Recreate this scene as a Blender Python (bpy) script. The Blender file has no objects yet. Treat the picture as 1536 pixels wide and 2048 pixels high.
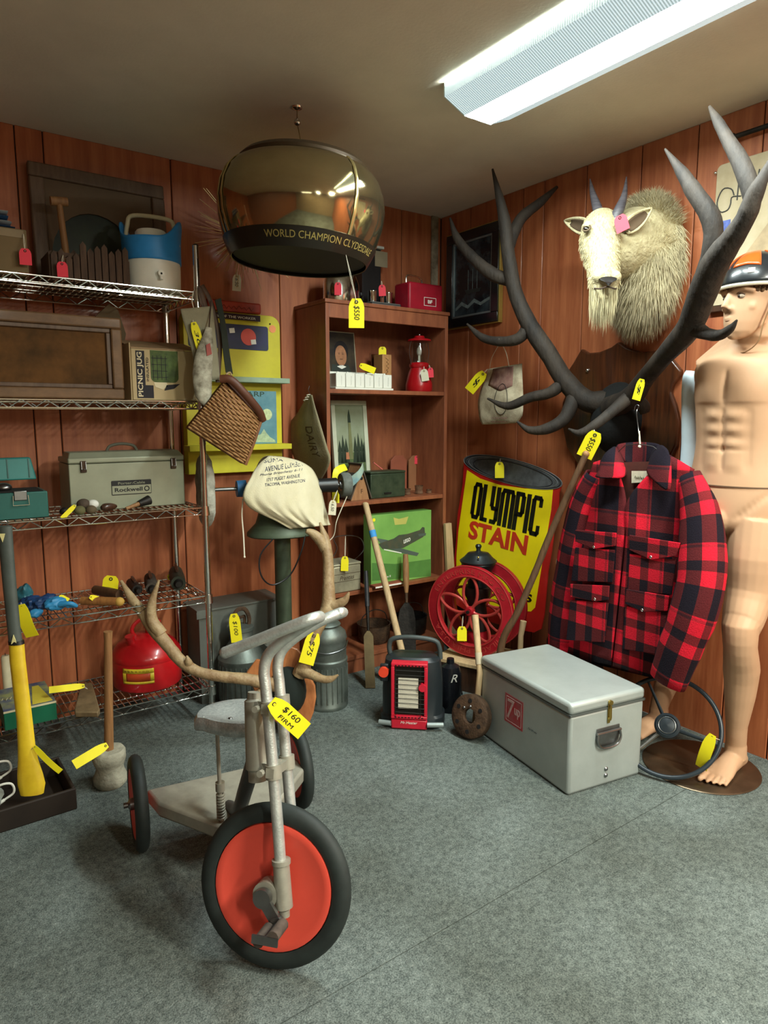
import bpy, bmesh, math, random
from mathutils import Matrix, Vector, Euler, noise
random.seed(7)
S = bpy.context.scene
COL = S.collection
PI = math.pi
V = Vector
def R(a): return math.radians(a)
# ---------------------------------------------------------------- camera, world, exposure
F, CX, CY = 1364.0, 768.0, 1024.0
PITCH = math.atan((1024 - 835) / F)
TH = R(35.46)
CAM = V((-2.62, -3.12, 1.30))
cam_d = bpy.data.cameras.new('camera'); cam = bpy.data.objects.new('camera', cam_d); COL.objects.link(cam)
cam.location = CAM
cam.rotation_euler = (PI/2 - PITCH, 0, -TH)
cam_d.sensor_fit = 'VERTICAL'; cam_d.sensor_height = 36.0; cam_d.lens = F / 2048 * 36.0
cam_d.clip_start = .02
S.camera = cam
w = bpy.data.worlds.new('world'); S.world = w; w.use_nodes = True
w.node_tree.nodes['Background'].inputs[0].default_value = (.55, .5, .42, 1)
w.node_tree.nodes['Background'].inputs[1].default_value = .05
S.view_settings.view_transform = 'Standard'; S.view_settings.look = 'None'
S.view_settings.gamma = 1; S.view_settings.use_curve_mapping = False
S.view_settings.exposure = 3.0
LAMP_MAIN, LAMP_SIDE, LAMP_BACK = 13.0, .12, 33.0     # emission of tube strip / lens sides / lamps behind the camera
# ---------------------------------------------------------------- pixel -> place
_cp, _sp, _ct, _st = math.cos(PITCH), math.sin(PITCH), math.cos(TH), math.sin(TH)
def ray(px, py):
    u, v = px - CX, py - CY
    fh, up = F*_cp - v*_sp, -v*_cp - F*_sp
    return V((u*_ct + fh*_st, -u*_st + fh*_ct, up))
def on(px, py, x=None, y=None, z=None):
    d = ray(px, py)
    if x is not None: t = (x - CAM.x) / d.x
    elif y is not None: t = (y - CAM.y) / d.y
    else: t = (z - CAM.z) / d.z
    return CAM + d*t
def onp(px, py, P, n):
    d = ray(px, py); P = V(P); n = V(n)
    return CAM + d * (n.dot(P - CAM) / n.dot(d))
def pxm(p):                      # pixels per metre at a place
    d = V(p) - CAM
    return F / ((d.x*_st + d.y*_ct)*_cp - d.z*_sp)
# ---------------------------------------------------------------- mesh builder
class MB:
    def __init__(s, T=None): s.v = []; s.f = []; s.T = T; s.uv = None
    def _add(s, vs, fs):
        o = len(s.v)
        s.v += [(s.T @ V(p)) if s.T else V(p) for p in vs]
        s.f += [tuple(i + o for i in f) for f in fs]
        return s
    def box(s, x0, x1, y0, y1, z0, z1):
        return s._add([(x0,y0,z0),(x1,y0,z0),(x1,y1,z0),(x0,y1,z0),(x0,y0,z1),(x1,y0,z1),(x1,y1,z1),(x0,y1,z1)],
            [(3,2,1,0),(4,5,6,7),(0,1,5,4),(1,2,6,5),(2,3,7,6),(3,0,4,7)])
    def cbox(s, c, sz, rot=None):
        h = [k/2 for k in sz]; c = V(c)
        vs = [V((a*h[0], b*h[1], d*h[2])) for d in (-1,1) for a,b in ((-1,-1),(1,-1),(1,1),(-1,1))]
        if rot is not None:
            m = Euler(rot).to_matrix() if not isinstance(rot, Matrix) else rot.to_3x3()
            vs = [m @ p for p in vs]
        return s._add([c + p for p in vs], [(3,2,1,0),(4,5,6,7),(0,1,5,4),(1,2,6,5),(2,3,7,6),(3,0,4,7)])
    def bar(s, a, b, w, h, up=(0,0,1)):
        a, b = V(a), V(b); d = (b-a); L = d.length; d.normalize(); up = V(up)
        x = d.cross(up)
        if x.length < 1e-4: x = d.cross(V((1,0,0)))
        x.normalize(); u = x.cross(d)
        vs = [q + x*(i*w/2) + u*(j*h/2) for q in (a,b) for i,j in ((-1,-1),(1,-1),(1,1),(-1,1))]
        return s._add(vs, [(0,1,2,3),(7,6,5,4),(0,4,5,1),(1,5,6,2),(2,6,7,3),(3,7,4,0)])
    def tube(s, pts, r, n=10, closed=False, caps=True, flat=1.0, up=None):
        pts = [V(p) for p in pts]; m = len(pts)
        rs = r if isinstance(r, (list, tuple)) else [r]*m
        tang = []
        for i in range(m):
            a = pts[i-1] if (i > 0 or closed) else pts[i]
            b = pts[(i+1) % m] if (i < m-1 or closed) else pts[i]
            t = b - a
            tang.append(t.normalized() if t.length > 1e-9 else V((0,0,1)))
        u = V(up) if up is not None else (V((0,0,1)) if abs(tang[0].z) < .9 else V((1,0,0)))
        u = (u - tang[0]*u.dot(tang[0])).normalized()
        vs = []; fs = []
        for i in range(m):
            u = (u - tang[i]*u.dot(tang[i]))
            if u.length < 1e-6: u = tang[i].orthogonal()
            u.normalize(); w_ = tang[i].cross(u)
            for k in range(n):
                a = 2*PI*k/n
                vs.append(pts[i] + (u*math.cos(a) + w_*math.sin(a)*flat)*max(rs[i], 1e-5))
        L = m if closed else m-1
        for i in range(L):
            j = (i+1) % m
            for k in range(n):
                fs.append((i*n+k, i*n+(k+1)%n, j*n+(k+1)%n, j*n+k))
        if caps and not closed:
            fs.append(tuple(range(n-1,-1,-1))); fs.append(tuple((m-1)*n+k for k in range(n)))
        return s._add(vs, fs)
    def ring(s, c, R_, r, n=40, k=8, axis=(0,0,1), flat=1.0):
        ax = V(axis).normalized(); a = ax.orthogonal().normalized(); b = ax.cross(a)
        return s.tube([V(c) + (a*math.cos(t) + b*math.sin(t))*R_ for t in [2*PI*i/n for i in range(n)]], r, k, closed=True, flat=flat, up=ax)
    def lathe(s, prof, n=32, c=(0,0,0), axis=(0,0,1), sx=1, sy=1, closed=False):
        ax = V(axis).normalized()
        if abs(ax.z) > .999: a = V((1,0,0)); b = V((0,1,0)) if ax.z > 0 else V((0,-1,0))
        else: a = V((0,0,1)).cross(ax).normalized(); b = ax.cross(a)
        c = V(c); vs = []; fs = []
        for r, z in prof:
            for k in range(n):
                t = 2*PI*k/n
                vs.append(c + ax*z + (a*math.cos(t)*sx + b*math.sin(t)*sy)*r)
        m = len(prof)
        for i in range(m if closed else m-1):
            j = (i+1) % m
            for k in range(n):
                fs.append((i*n+k, i*n+(k+1)%n, j*n+(k+1)%n, j*n+k))
        if not closed:
            if prof[0][0] > 1e-6: fs.append(tuple(range(n-1,-1,-1)))
            if prof[-1][0] > 1e-6: fs.append(tuple((m-1)*n+k for k in range(n)))
        return s._add(vs, fs)
    def cyl(s, a, b, r, n=20, r2=None):
        a, b = V(a), V(b)
        return s.tube([a, b], [r, r if r2 is None else r2], n)
    def sph(s, c, r, n=16, m=10, rot=None):
        if not isinstance(r, (list, tuple)): r = (r, r, r)
        c = V(c); vs = [V((0,0,-r[2]))]; fs = []
        for i in range(1, m):
            t = -PI/2 + PI*i/m
            for k in range(n):
                a = 2*PI*k/n
                vs.append(V((r[0]*math.cos(t)*math.cos(a), r[1]*math.cos(t)*math.sin(a), r[2]*math.sin(t))))
        vs.append(V((0,0,r[2])))
        if rot is not None:
            mt = rot if isinstance(rot, Matrix) else Euler(rot).to_matrix()
            mt = mt.to_3x3(); vs = [mt @ p for p in vs]
        for k in range(n): fs.append((0, 1+(k+1)%n, 1+k))
        for i in range(m-2):
            for k in range(n):
                fs.append((1+i*n+k, 1+i*n+(k+1)%n, 1+(i+1)*n+(k+1)%n, 1+(i+1)*n+k))
        e = len(vs)-1
        for k in range(n): fs.append((e, 1+(m-2)*n+k, 1+(m-2)*n+(k+1)%n))
        return s._add([c + p for p in vs], fs)
    def prism(s, poly, d):
        """polygon of world points pushed along vector d"""
        d = V(d); P = [V(p) for p in poly]; n = len(P)
        vs = P + [p + d for p in P]
        fs = [tuple(range(n-1,-1,-1)), tuple(range(n, 2*n))]
        for i in range(n): fs.append((i, (i+1)%n, n+(i+1)%n, n+i))
        return s._add(vs, fs)
    def prism2(s, poly, y0, y1):            # polygon in local x,z pushed along y
        return s.prism([(a, y0, b) for a, b in poly], (0, y1-y0, 0))
    def grid(s, fn, nu, nv, wrapu=False):
        vs = [fn(i/(nu if wrapu else nu-1) , j/(nv-1)) for j in range(nv) for i in range(nu)]; fs = []
        for j in range(nv-1):
            for i in range(nu if wrapu else nu-1):
                fs.append((j*nu+i, j*nu+(i+1)%nu, (j+1)*nu+(i+1)%nu, (j+1)*nu+i))
        return s._add(vs, fs)
    def loft(s, secs, n=20):
        """sections (centre, ax, bx): ellipse given by two half-axis vectors"""
        vs = []; fs = []
        for c, a, b in secs:
            c, a, b = V(c), V(a), V(b)
            for k in range(n):
                t = 2*PI*k/n; vs.append(c + a*math.cos(t) + b*math.sin(t))
        m = len(secs)
        for i in range(m-1):
            for k in range(n): fs.append((i*n+k, i*n+(k+1)%n, (i+1)*n+(k+1)%n, (i+1)*n+k))
        fs.append(tuple(range(n-1,-1,-1))); fs.append(tuple((m-1)*n+k for k in range(n)))
        return s._add(vs, fs)
# ---------------------------------------------------------------- objects
MW = {}
def mw(o): return MW[o.name] if o is not None else Matrix.Identity(4)
def tagp(o, label=None, cat=None, group=None, kind=None):
    if label: o['label'] = label
    if cat: o['category'] = cat
    if group: o['group'] = group
    if kind: o['kind'] = kind
    return o
def thing(name, label, cat, loc, rotz=0.0, group=None, rot=None):
    o = bpy.data.objects.new(name, None); COL.objects.link(o)
    e = Euler(rot) if rot else Euler((0, 0, rotz))
    o.location = loc; o.rotation_euler = e; o.empty_display_size = .05
    MW[o.name] = Matrix.LocRotScale(V(loc), e, None)
    return tagp(o, label, cat, group)
def build(name, mb, mat, parent=None, smooth=40, bevel=0, seg=2, solid=0, remesh=0, subsurf=0, smoothmod=0, label=None, cat=None, group=None, kind=None, origin=None, fixn=True):
    me = bpy.data.meshes.new(name)
    if parent is not None:
        inv = mw(parent).inverted(); base = None
        vs = [inv @ p for p in mb.v]
    else:
        if origin is None:
            xs = [p.x for p in mb.v]; ys = [p.y for p in mb.v]; zs = [p.z for p in mb.v]
            origin = V(((min(xs)+max(xs))/2, (min(ys)+max(ys))/2, min(zs)))
        base = V(origin); vs = [p - base for p in mb.v]
    me.from_pydata([tuple(p) for p in vs], [], mb.f)
    if fixn:
        bm = bmesh.new(); bm.from_mesh(me); bmesh.ops.recalc_face_normals(bm, faces=bm.faces); bm.to_mesh(me); bm.free()
    if mb.uv:
        l = me.uv_layers.new(name='uv')
        for lp in me.loops: l.data[lp.index].uv = mb.uv[lp.vertex_index]
    if smooth:
        me.polygons.foreach_set('use_smooth', [True]*len(me.polygons))
        me.set_sharp_from_angle(angle=R(smooth))
    o = bpy.data.objects.new(name, me); COL.objects.link(o)
    if mat: me.materials.append(mat)
    if parent is not None: o.parent = parent; MW[o.name] = mw(parent).copy()
    else: o.location = base; MW[o.name] = Matrix.Translation(base)
    if remesh:
        m = o.modifiers.new('remesh', 'REMESH'); m.mode = 'VOXEL'; m.voxel_size = remesh; m.use_smooth_shade = True
    if smoothmod:
        m = o.modifiers.new('smooth', 'SMOOTH'); m.factor = .6; m.iterations = smoothmod
    if subsurf:
        m = o.modifiers.new('sub', 'SUBSURF'); m.levels = m.render_levels = subsurf
    if solid:
        m = o.modifiers.new('solid', 'SOLIDIFY'); m.thickness = solid; m.offset = 0
    if bevel:
        m = o.modifiers.new('bevel', 'BEVEL'); m.width = bevel; m.segments = seg; m.limit_method = 'ANGLE'; m.angle_limit = R(35)
    return tagp(o, label, cat, group, kind)
def copy_tree(o, parent=None, name=None):
    c = o.copy(); COL.objects.link(c); c.parent = parent
    for ch in o.children: copy_tree(ch, c)
    return c
# ---------------------------------------------------------------- materials
def lin(c):
    if isinstance(c, str): c = [int(c[i:i+2], 16)/255 for i in (0, 2, 4)]
    return [(k/12.92 if k <= .04045 else ((k+.055)/1.055)**2.4) for k in c]
_mats = {}
def mat(name, c, rough=.55, metal=0, var=.12, vs=6, c2=None, bump=0, bs=60, coat=0, trans=0, stretch=None, spec=.5, ior=1.45, emit=0, alpha=1, aniso=0, sheen=0, lo=.35, hi=.65):
    if name in _mats: return _mats[name]
    m = bpy.data.materials.new(name); m.use_nodes = True; nt = m.node_tree; N = nt.nodes; L = nt.links
    b = N['Principled BSDF']; col = lin(c)
    tc = N.new('ShaderNodeTexCoord'); src = tc.outputs['Object']
    if stretch:
        mp = N.new('ShaderNodeMapping'); mp.inputs['Scale'].default_value = stretch; L.new(src, mp.inputs[0]); src = mp.outputs[0]
    no = N.new('ShaderNodeTexNoise'); no.inputs['Scale'].default_value = vs; no.inputs['Detail'].default_value = 6; no.inputs['Roughness'].default_value = .62
    L.new(src, no.inputs['Vector'])
    rp = N.new('ShaderNodeValToRGB'); rp.color_ramp.elements[0].position = lo; rp.color_ramp.elements[1].position = hi
    a = [min(1, k*(1-var)) for k in col]; d = [min(1, k*(1+var)) for k in col] if c2 is None else lin(c2)
    rp.color_ramp.elements[0].color = (*(a if c2 is None else col), 1); rp.color_ramp.elements[1].color = (*d, 1)
    L.new(no.outputs['Fac'], rp.inputs[0]); L.new(rp.outputs[0], b.inputs['Base Color'])
    b.inputs['Roughness'].default_value = rough; b.inputs['Metallic'].default_value = metal
    b.inputs['Coat Weight'].default_value = coat; b.inputs['Coat Roughness'].default_value = .12
    b.inputs['Transmission Weight'].default_value = trans; b.inputs['IOR'].default_value = ior
    b.inputs['Specular IOR Level'].default_value = spec; b.inputs['Alpha'].default_value = alpha
    if sheen: b.inputs['Sheen Weight'].default_value = sheen
    if emit:
        b.inputs['Emission Strength'].default_value = emit; b.inputs['Emission Color'].default_value = (*col, 1)
    if bump:
        n2 = N.new('ShaderNodeTexNoise'); n2.inputs['Scale'].default_value = bs; n2.inputs['Detail'].default_value = 5
        L.new(src, n2.inputs['Vector'])
        bp = N.new('ShaderNodeBump'); bp.inputs['Strength'].default_value = bump; bp.inputs['Distance'].default_value = .01
        L.new(n2.outputs['Fac'], bp.inputs['Height']); L.new(bp.outputs[0], b.inputs['Normal'])
    _mats[name] = m; return m
def text(parent, s, c, right, up, w_, h_, m, thick=.0006, shear=0, name='lettering', bend=None, fit=True, bold=0, label=None):
    """flat lettering centred at c, fitted into w_ x h_, raised towards right x up"""
    cu = bpy.data.curves.new('txt', 'FONT'); cu.body = s; cu.shear = shear; cu.resolution_u = 3; cu.align_x = 'CENTER'; cu.offset = bold
    cu.extrude = .02
    ob = bpy.data.objects.new('txt', cu); me = bpy.data.meshes.new_from_object(ob)
    vs = [v.co.copy() for v in me.vertices]; fs = [tuple(p.vertices) for p in me.polygons]
    bpy.data.objects.remove(ob); bpy.data.curves.remove(cu); bpy.data.meshes.remove(me)
    x0, x1 = min(p.x for p in vs), max(p.x for p in vs); y0, y1 = min(p.y for p in vs), max(p.y for p in vs)
    right = V(right).normalized(); up = V(up).normalized(); nrm = right.cross(up); c = V(c)
    sx, sy = w_/(x1-x0), h_/(y1-y0)
    mb = MB()
    for p in vs:
        a, b = (p.x-(x0+x1)/2)*sx, (p.y-(y0+y1)/2)*sy; d = p.z/.02*thick
        mb.v.append(bend(a, b, d) if bend else c + right*a + up*b + nrm*d)
    mb.f = fs
    return build(name, mb, m, parent, smooth=0, fixn=False, label=label)
def scribble(parent, c, right, up, w_, h_, m, n=16, seed=1, name='illegible_print'):
    rr = random.Random(seed); right = V(right).normalized(); up = V(up).normalized(); nrm = right.cross(up)
    mb = MB(); pts = [V(c) + right*((i/(n-1))-.5)*w_ + up*h_*(.5 if i % 2 else -.5)*rr.uniform(.35, 1) + nrm*.0006 for i in range(n)]
    mb.tube(pts, h_*.09, 4, flat=.3, up=nrm); return build(name, mb, m, parent, smooth=0)
def lerp(a, b, t): return a + (b-a)*t
def bez(pts, n=24):
    """Catmull-Rom through points"""
    P = [V(p) for p in pts]; P = [P[0]*2-P[1]] + P + [P[-1]*2-P[-2]]; out = []
    k = len(P)-3
    for i in range(n+1):
        t = min(i/n*k, k-1e-6); j = int(t); u = t-j
        a, b, c, d = P[j:j+4]
        out.append(.5*((2*b) + (c-a)*u + (2*a-5*b+4*c-d)*u*u + (3*b-a-3*c+d)*u**3))
    return out
def lerpl(vals, n):
    out = []
    for i in range(n+1):
        t = min(i/n*(len(vals)-1), len(vals)-1-1e-6); j = int(t); out.append(lerp(vals[j], vals[j+1], t-j))
    return out
def rrect(x0, x1, z0, z1, r, n=5, corners='abcd'):
    out = []
    for key, cx, cz, a0 in (('a', x1-r, z1-r, 0), ('b', x0+r, z1-r, 90), ('c', x0+r, z0+r, 180), ('d', x1-r, z0+r, 270)):
        if key in corners:
            for i in range(n+1):
                t = R(a0 + 90*i/n); out.append((cx + r*math.cos(t), cz + r*math.sin(t)))
        else:
            out.append((cx + (r if a0 in (0, 270) else -r), cz + (r if a0 in (0, 90) else -r)))
    return out
# ---------------------------------------------------------------- shared materials
WHITE = mat('white_plastic', 'dcdcd2', .4, var=.05)
BLACK = mat('black_plastic', '161617', .4, var=.2)
INK = mat('black_ink', '141414', .6, var=.05)
YTAG = mat('yellow_card', 'f2e41c', .6, var=.04)
RTAG = mat('red_card', 'e8384a', .6, var=.05)
WTAG = mat('cream_card', 'dcd7bc', .7, var=.06)
STRING = mat('cotton_string', 'd8d2bc', .9, var=.1)
CHROME = mat('chrome', 'd8d8d4', .16, 1, var=.06)
STEEL = mat('steel', '8f9090', .35, 1, var=.15, vs=14)
IRON = mat('dark_iron', '2c2926', .55, .7, var=.3, vs=20, bump=.15)
RUST = mat('rusty_iron', '3c2c20', .75, .4, var=.4, vs=25, c2='5b4431', bump=.3, bs=120)
CARD = mat('brown_cardboard', '9a7a55', .85, var=.08, vs=4)
PAPER = mat('white_paper', 'e6e4d8', .8, var=.04)
def wood(name, c, c2, rough=.45, st=(9, 9, .7), vs=5, coat=.15, bump=.05):
    return mat(name, c, rough, c2=c2, vs=vs, stretch=st, coat=coat, bump=bump, bs=14, lo=.3, hi=.7)
PANEL = wood('wall_wood', '8f4a2b', 'b86f46', .5, (7, 7, .55), 4, .06)
SHELFW = wood('bookshelf_wood', '75402a', '96593a', .45, (6, 6, 1.2), 4)
HANDLE = wood('handle_wood', '7a5534', '9b7146', .6, (30, 30, 2), 4, 0)
PALEW = wood('pale_wood', 'a98e68', 'c8ae84', .65, (20, 20, 2), 4, 0)
DARKW = wood('dark_wood', '2c1a10', '4a2d1b', .4, (20, 20, 2), 4, .3)
ALU = mat('cast_aluminium', 'c3c7c2', .42, .6, var=.15, vs=30, bump=.12, bs=200)
GALV = mat('galvanised_steel', '7d8680', .5, .7, var=.25, vs=9, c2='5e665f', bump=.05)
CANVAS = mat('canvas_cloth', 'cdc4a4', .95, var=.1, vs=7, bump=.25, bs=160)
REDP = mat('red_paint', 'b3121c', .35, var=.15, coat=.3)
GREENP = mat('dull_green_paint', '45513f', .5, .2, var=.25, vs=10)
BRASS = mat('brass', 'b39a55', .3, 1, var=.2)
GLASS = mat('clear_glass', 'eef2f0', .04, var=.02, trans=1)
BLUETAPE = mat('blue_tape', '3d8fd0', .7, var=.08)
# ---------------------------------------------------------------- price tags
def tag(label, hole, tip, width, card=YTAG, txt=None, to=None, curl=0.0, yaw=0.0, tsh=.2, sides=4, string=True, txt2=None):
    """hanging card: hole = string hole end, tip = free end, to = where the string is tied"""
    hole, tip = V(hole), V(tip); d = tip - hole; L = d.length; d.normalize()
    view = (CAM - hole).normalized()
    wd = d.cross(view)
    if wd.length < 1e-4: wd = V((1,0,0))
    wd.normalize(); wd = Matrix.Rotation(yaw, 3, d) @ wd
    nrm = wd.cross(d)
    if nrm.dot(view) < 0: nrm = -nrm
    col = {'yellow_card': 'yellow', 'red_card': 'red', 'cream_card': 'cream'}.get(card.name, 'pale')
    base = (hole+tip)/2; base.z = min(hole.z, tip.z)
    t = thing('price_tag', label, 'price tag', base)
    mb = MB(); n = 7; th = .0006
    top = hole - d*width*.22
    sec = []
    for i in range(n+1):
        u = i/n; hw = width/2 * min(1, .55 + u*2.2)
        off = nrm*(math.sin(u*PI*.9)*curl)
        p = top + d*(L+width*.22)*u + off
        sec.append((p, hw))
    vs = []; fs = []
    for p, hw in sec:
        vs += [p - wd*hw + nrm*th, p + wd*hw + nrm*th, p + wd*hw - nrm*th, p - wd*hw - nrm*th]
    for i in range(n):
        for k in range(4): fs.append((i*4+k, i*4+(k+1)%4, i*4+4+(k+1)%4, i*4+4+k))
    fs += [(3,2,1,0), tuple(n*4+k for k in range(4))]
    mb._add(vs, fs); cd = build('card', mb, card, t, smooth=60)
    e = MB(); e.ring(hole + nrm*.0012, width*.09, width*.03, 14, 5, nrm); build('eyelet', e, INK if card is not WTAG else BRASS, t)
    if string:
        if to is None: to = hole - d*.03 + V((0,0,.01))
        to = V(to); s_ = MB()
        mid = (hole+to)/2
        for k in (-1, 1):
            s_.tube(bez([hole + nrm*.001, mid + wd*k*.002, to], 8), .0009, 5)
        build('string', s_, STRING, t)
    if txt:
        # written along the length of the card
        rt = d if txt2 is not False else wd
        upv = nrm.cross(rt)
        cc = top + d*(L*.55) + nrm*(th + .0004 + abs(math.sin(.55*PI)*max(curl, 0)))
        if txt2:
            text(cd, txt, cc + upv*width*.17, rt, upv, L*.5, width*.33, INK, .0003, tsh, 'ink_writing')
            text(cd, txt2, cc - upv*width*.25, rt, upv, L*.45, width*.2, INK, .0003, tsh, 'ink_writing')
        else:
            text(cd, txt, cc, rt, upv, L*.55, width*.4, INK, .0003, tsh, 'ink_writing')
    return t
def ptag(label, hp, tp, w_px, card=YTAG, txt=None, x=None, y=None, z=None, to=None, dx=0, **k):
    """same, from pixels on a plane the tag hangs in"""
    a, b = on(*hp, x=x, y=y, z=z), on(*tp, x=x, y=y, z=z)
    return tag(label, a, b, w_px/pxm(a), card, txt, to=to, **k)
# ================================================================ room
XL, YF, ZC = -5.4, -6.4, 2.42
def slab(name, x0, x1, y0, y1, z0, z1, m):
    mb = MB(); mb.box(x0, x1, y0, y1, z0, z1)
    return build(name, mb, m, smooth=0, kind='structure', label=None)
def carpet():
    m = bpy.data.materials.new('grey_green_carpet'); m.use_nodes = True; nt = m.node_tree; N = nt.nodes; L = nt.links; b = N['Principled BSDF']
    tc = N.new('ShaderNodeTexCoord')
    n1 = N.new('ShaderNodeTexNoise'); n1.inputs['Scale'].default_value = 260; n1.inputs['Detail'].default_value = 3; n1.inputs['Roughness'].default_value = .75
    n2 = N.new('ShaderNodeTexNoise'); n2.inputs['Scale'].default_value = 2.2; n2.inputs['Detail'].default_value = 6
    n3 = N.new('ShaderNodeTexNoise'); n3.inputs['Scale'].default_value = 70; n3.inputs['Detail'].default_value = 4
    for n in (n1, n2, n3): L.new(tc.outputs['Object'], n.inputs['Vector'])
    r1 = N.new('ShaderNodeValToRGB'); e = r1.color_ramp.elements
    e[0].position = .36; e[0].color = (*lin('4a5250'), 1); e[1].position = .66; e[1].color = (*lin('8a948f'), 1)
    k = e.new(.76); k.color = (*lin('c9ccc6'), 1)
    ad = N.new('ShaderNodeMath'); ad.operation = 'MULTIPLY_ADD'; ad.inputs[1].default_value = .35; L.new(n3.outputs[0], ad.inputs[0])
    sc = N.new('ShaderNodeMath'); sc.operation = 'MULTIPLY_ADD'; sc.inputs[1].default_value = .8; sc.inputs[2].default_value = -.09; L.new(n1.outputs[0], sc.inputs[0]); L.new(sc.outputs[0], ad.inputs[2])
    L.new(ad.outputs[0], r1.inputs[0])
    r2 = N.new('ShaderNodeValToRGB'); r2.color_ramp.elements[0].position = .3; r2.color_ramp.elements[0].color = (.62, .6, .56, 1); r2.color_ramp.elements[1].position = .62; r2.color_ramp.elements[1].color = (1.0, 1.0, 1.0, 1)
    L.new(n2.outputs[0], r2.inputs[0])
    mx = N.new('ShaderNodeMix'); mx.data_type = 'RGBA'; mx.blend_type = 'MULTIPLY'; mx.inputs['Factor'].default_value = 1
    L.new(r1.outputs[0], mx.inputs[6]); L.new(r2.outputs[0], mx.inputs[7]); L.new(mx.outputs[2], b.inputs['Base Color'])
    b.inputs['Roughness'].default_value = .95; b.inputs['Specular IOR Level'].default_value = .15
    bp = N.new('ShaderNodeBump'); bp.inputs['Strength'].default_value = .8; bp.inputs['Distance'].default_value = .006
    L.new(ad.outputs[0], bp.inputs['Height']); L.new(bp.outputs[0], b.inputs['Normal'])
    return m
CARPET = carpet()
# carpet laid in two widths with a seam between them (seam runs along the floor in front of the cooler)
sa, sb = on(560, 2048, z=0), on(1300, 1620, z=0)
sd = (sb - sa).normalized(); s0 = sa - sd*6; s1 = sb + sd*6
fl = MB(); fl.box(XL, 0, YF, 0, -.12, -.004); FLOOR = build('floor', fl, mat('carpet_seam', '2f3635', .95), smooth=0, kind='structure')
def clip(poly, p, n):
    out = []
    for i in range(len(poly)):
        a, b = V(poly[i]), V(poly[(i+1) % len(poly)]); da, db = (a-p).dot(n), (b-p).dot(n)
        if da >= 0: out.append(a)
        if da*db < 0: out.append(a + (b-a)*(da/(da-db)))
    return out
rect = [V((XL, YF, -.004)), V((0, YF, -.004)), V((0, 0, -.004)), V((XL, 0, -.004))]
nn = V((-sd.y, sd.x, 0))
for sgn in (1, -1):
    pl = clip(rect, sa + nn*sgn*.0013, nn*sgn)
    mb = MB(); mb.prism(pl, (0, 0, .004)); build('carpet_piece', mb, CARPET, FLOOR, smooth=0)
BACKING = mat('groove_dark', '2a140b', .8)
WB = slab('wall_back', XL-.1, .1, .008, .12, 0, ZC, BACKING)
WR = slab('wall_right', .008, .12, YF-.1, .0, 0, ZC, BACKING)
WL = slab('wall_left', XL-.12, XL, YF, .0, 0, ZC, wood('left_wall_wood', '6a3a22', '8a5232'))
WF = slab('wall_front', XL, .0, YF-.12, YF, 0, ZC, mat('front_wall_paint', '8c7a5e', .8))
CEIL = slab('ceiling', XL-.1, .1, YF-.1, .1, ZC, ZC+.1, mat('ceiling_paint', 'd9d0be', .85, var=.06, vs=2.5, bump=.1, bs=90))
# wall boards: every board a piece of its own
def boards(wall, axis, cuts, stop):
    cuts = sorted(set(round(c, 3) for c in cuts))
    for a, b in zip(cuts[:-1], cuts[1:]):
        mb = MB(); g = .0022
        if axis == 'x': mb.box(a+g, b-g, 0, .010, 0, ZC)
        else: mb.box(0, .010, a+g, b-g, 0, ZC)
        build('wall_board', mb, PANEL, wall, smooth=0, bevel=.0025, seg=1)
gx = [on(*p, y=0).x for p in ((135, 1050), (370, 1050), (561, 650), (700, 560))]
gx = sorted(gx); cx_ = [0.0, gx[3], gx[2], gx[1], gx[0]]
k = gx[0]
for wd_ in (.10, .2, .15, .24, .1, .2, .15, .25, .1, .2, .15, .24, .1, .2, .3, .2, .2, .2, .25, .2):
    k -= wd_
    if k < XL + .05: break
    cx_.append(k)
cx_.append(XL)
cx_ += [(gx[3]+0)/2 + .03]
boards(WB, 'x', cx_, 0)
gy = [on(*p, x=0).y for p in ((1085, 520), (937, 700), (1161, 690), (1391, 380), (1040, 650), (1522, 330), (1265, 700))]
cy_ = [0.0] + gy; k = min(gy)
for wd_ in (.18, .12, .2, .1, .22, .15, .2, .25, .1, .2, .15, .24, .1, .2, .3, .2, .2, .2, .25, .2, .3, .2, .2, .3):
    k -= wd_
    if k < YF + .05: break
    cy_.append(k)
cy_.append(YF)
boards(WR, 'y', cy_, 0)
# pale painted strip in the corner above the bookcase
mb = MB(); mb.box(-.075, -.028, -.012, -.001, 1.70, ZC)
build('trim_1', mb, mat('worn_cream_paint', '9a8f78', .8, var=.3, vs=18, c2='6d5c48'), smooth=0, bevel=.002, kind='structure')
# dark pipe and wooden rail high on the right wall
a, b = on(1462, 276, x=-.035), on(1600, 240, x=-.035)
mb = MB(); mb.tube([(a.x, a.y, a.z), (a.x, b.y - .5, a.z)], .009, 10)
t = thing('wall_pipe', 'thin dark metal pipe running along the wall under the ceiling above the cream sign', 'pipe', (-.03, a.y, a.z))
build('pipe', mb, IRON, t)
mb = MB(); mb.tube([(-.035, a.y, a.z+.012), (-.035, a.y, a.z-.012)], .013, 10); mb.tube([(-.035, a.y, a.z), (0, a.y, a.z)], .007, 8); build('bracket', mb, IRON, t)
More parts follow.
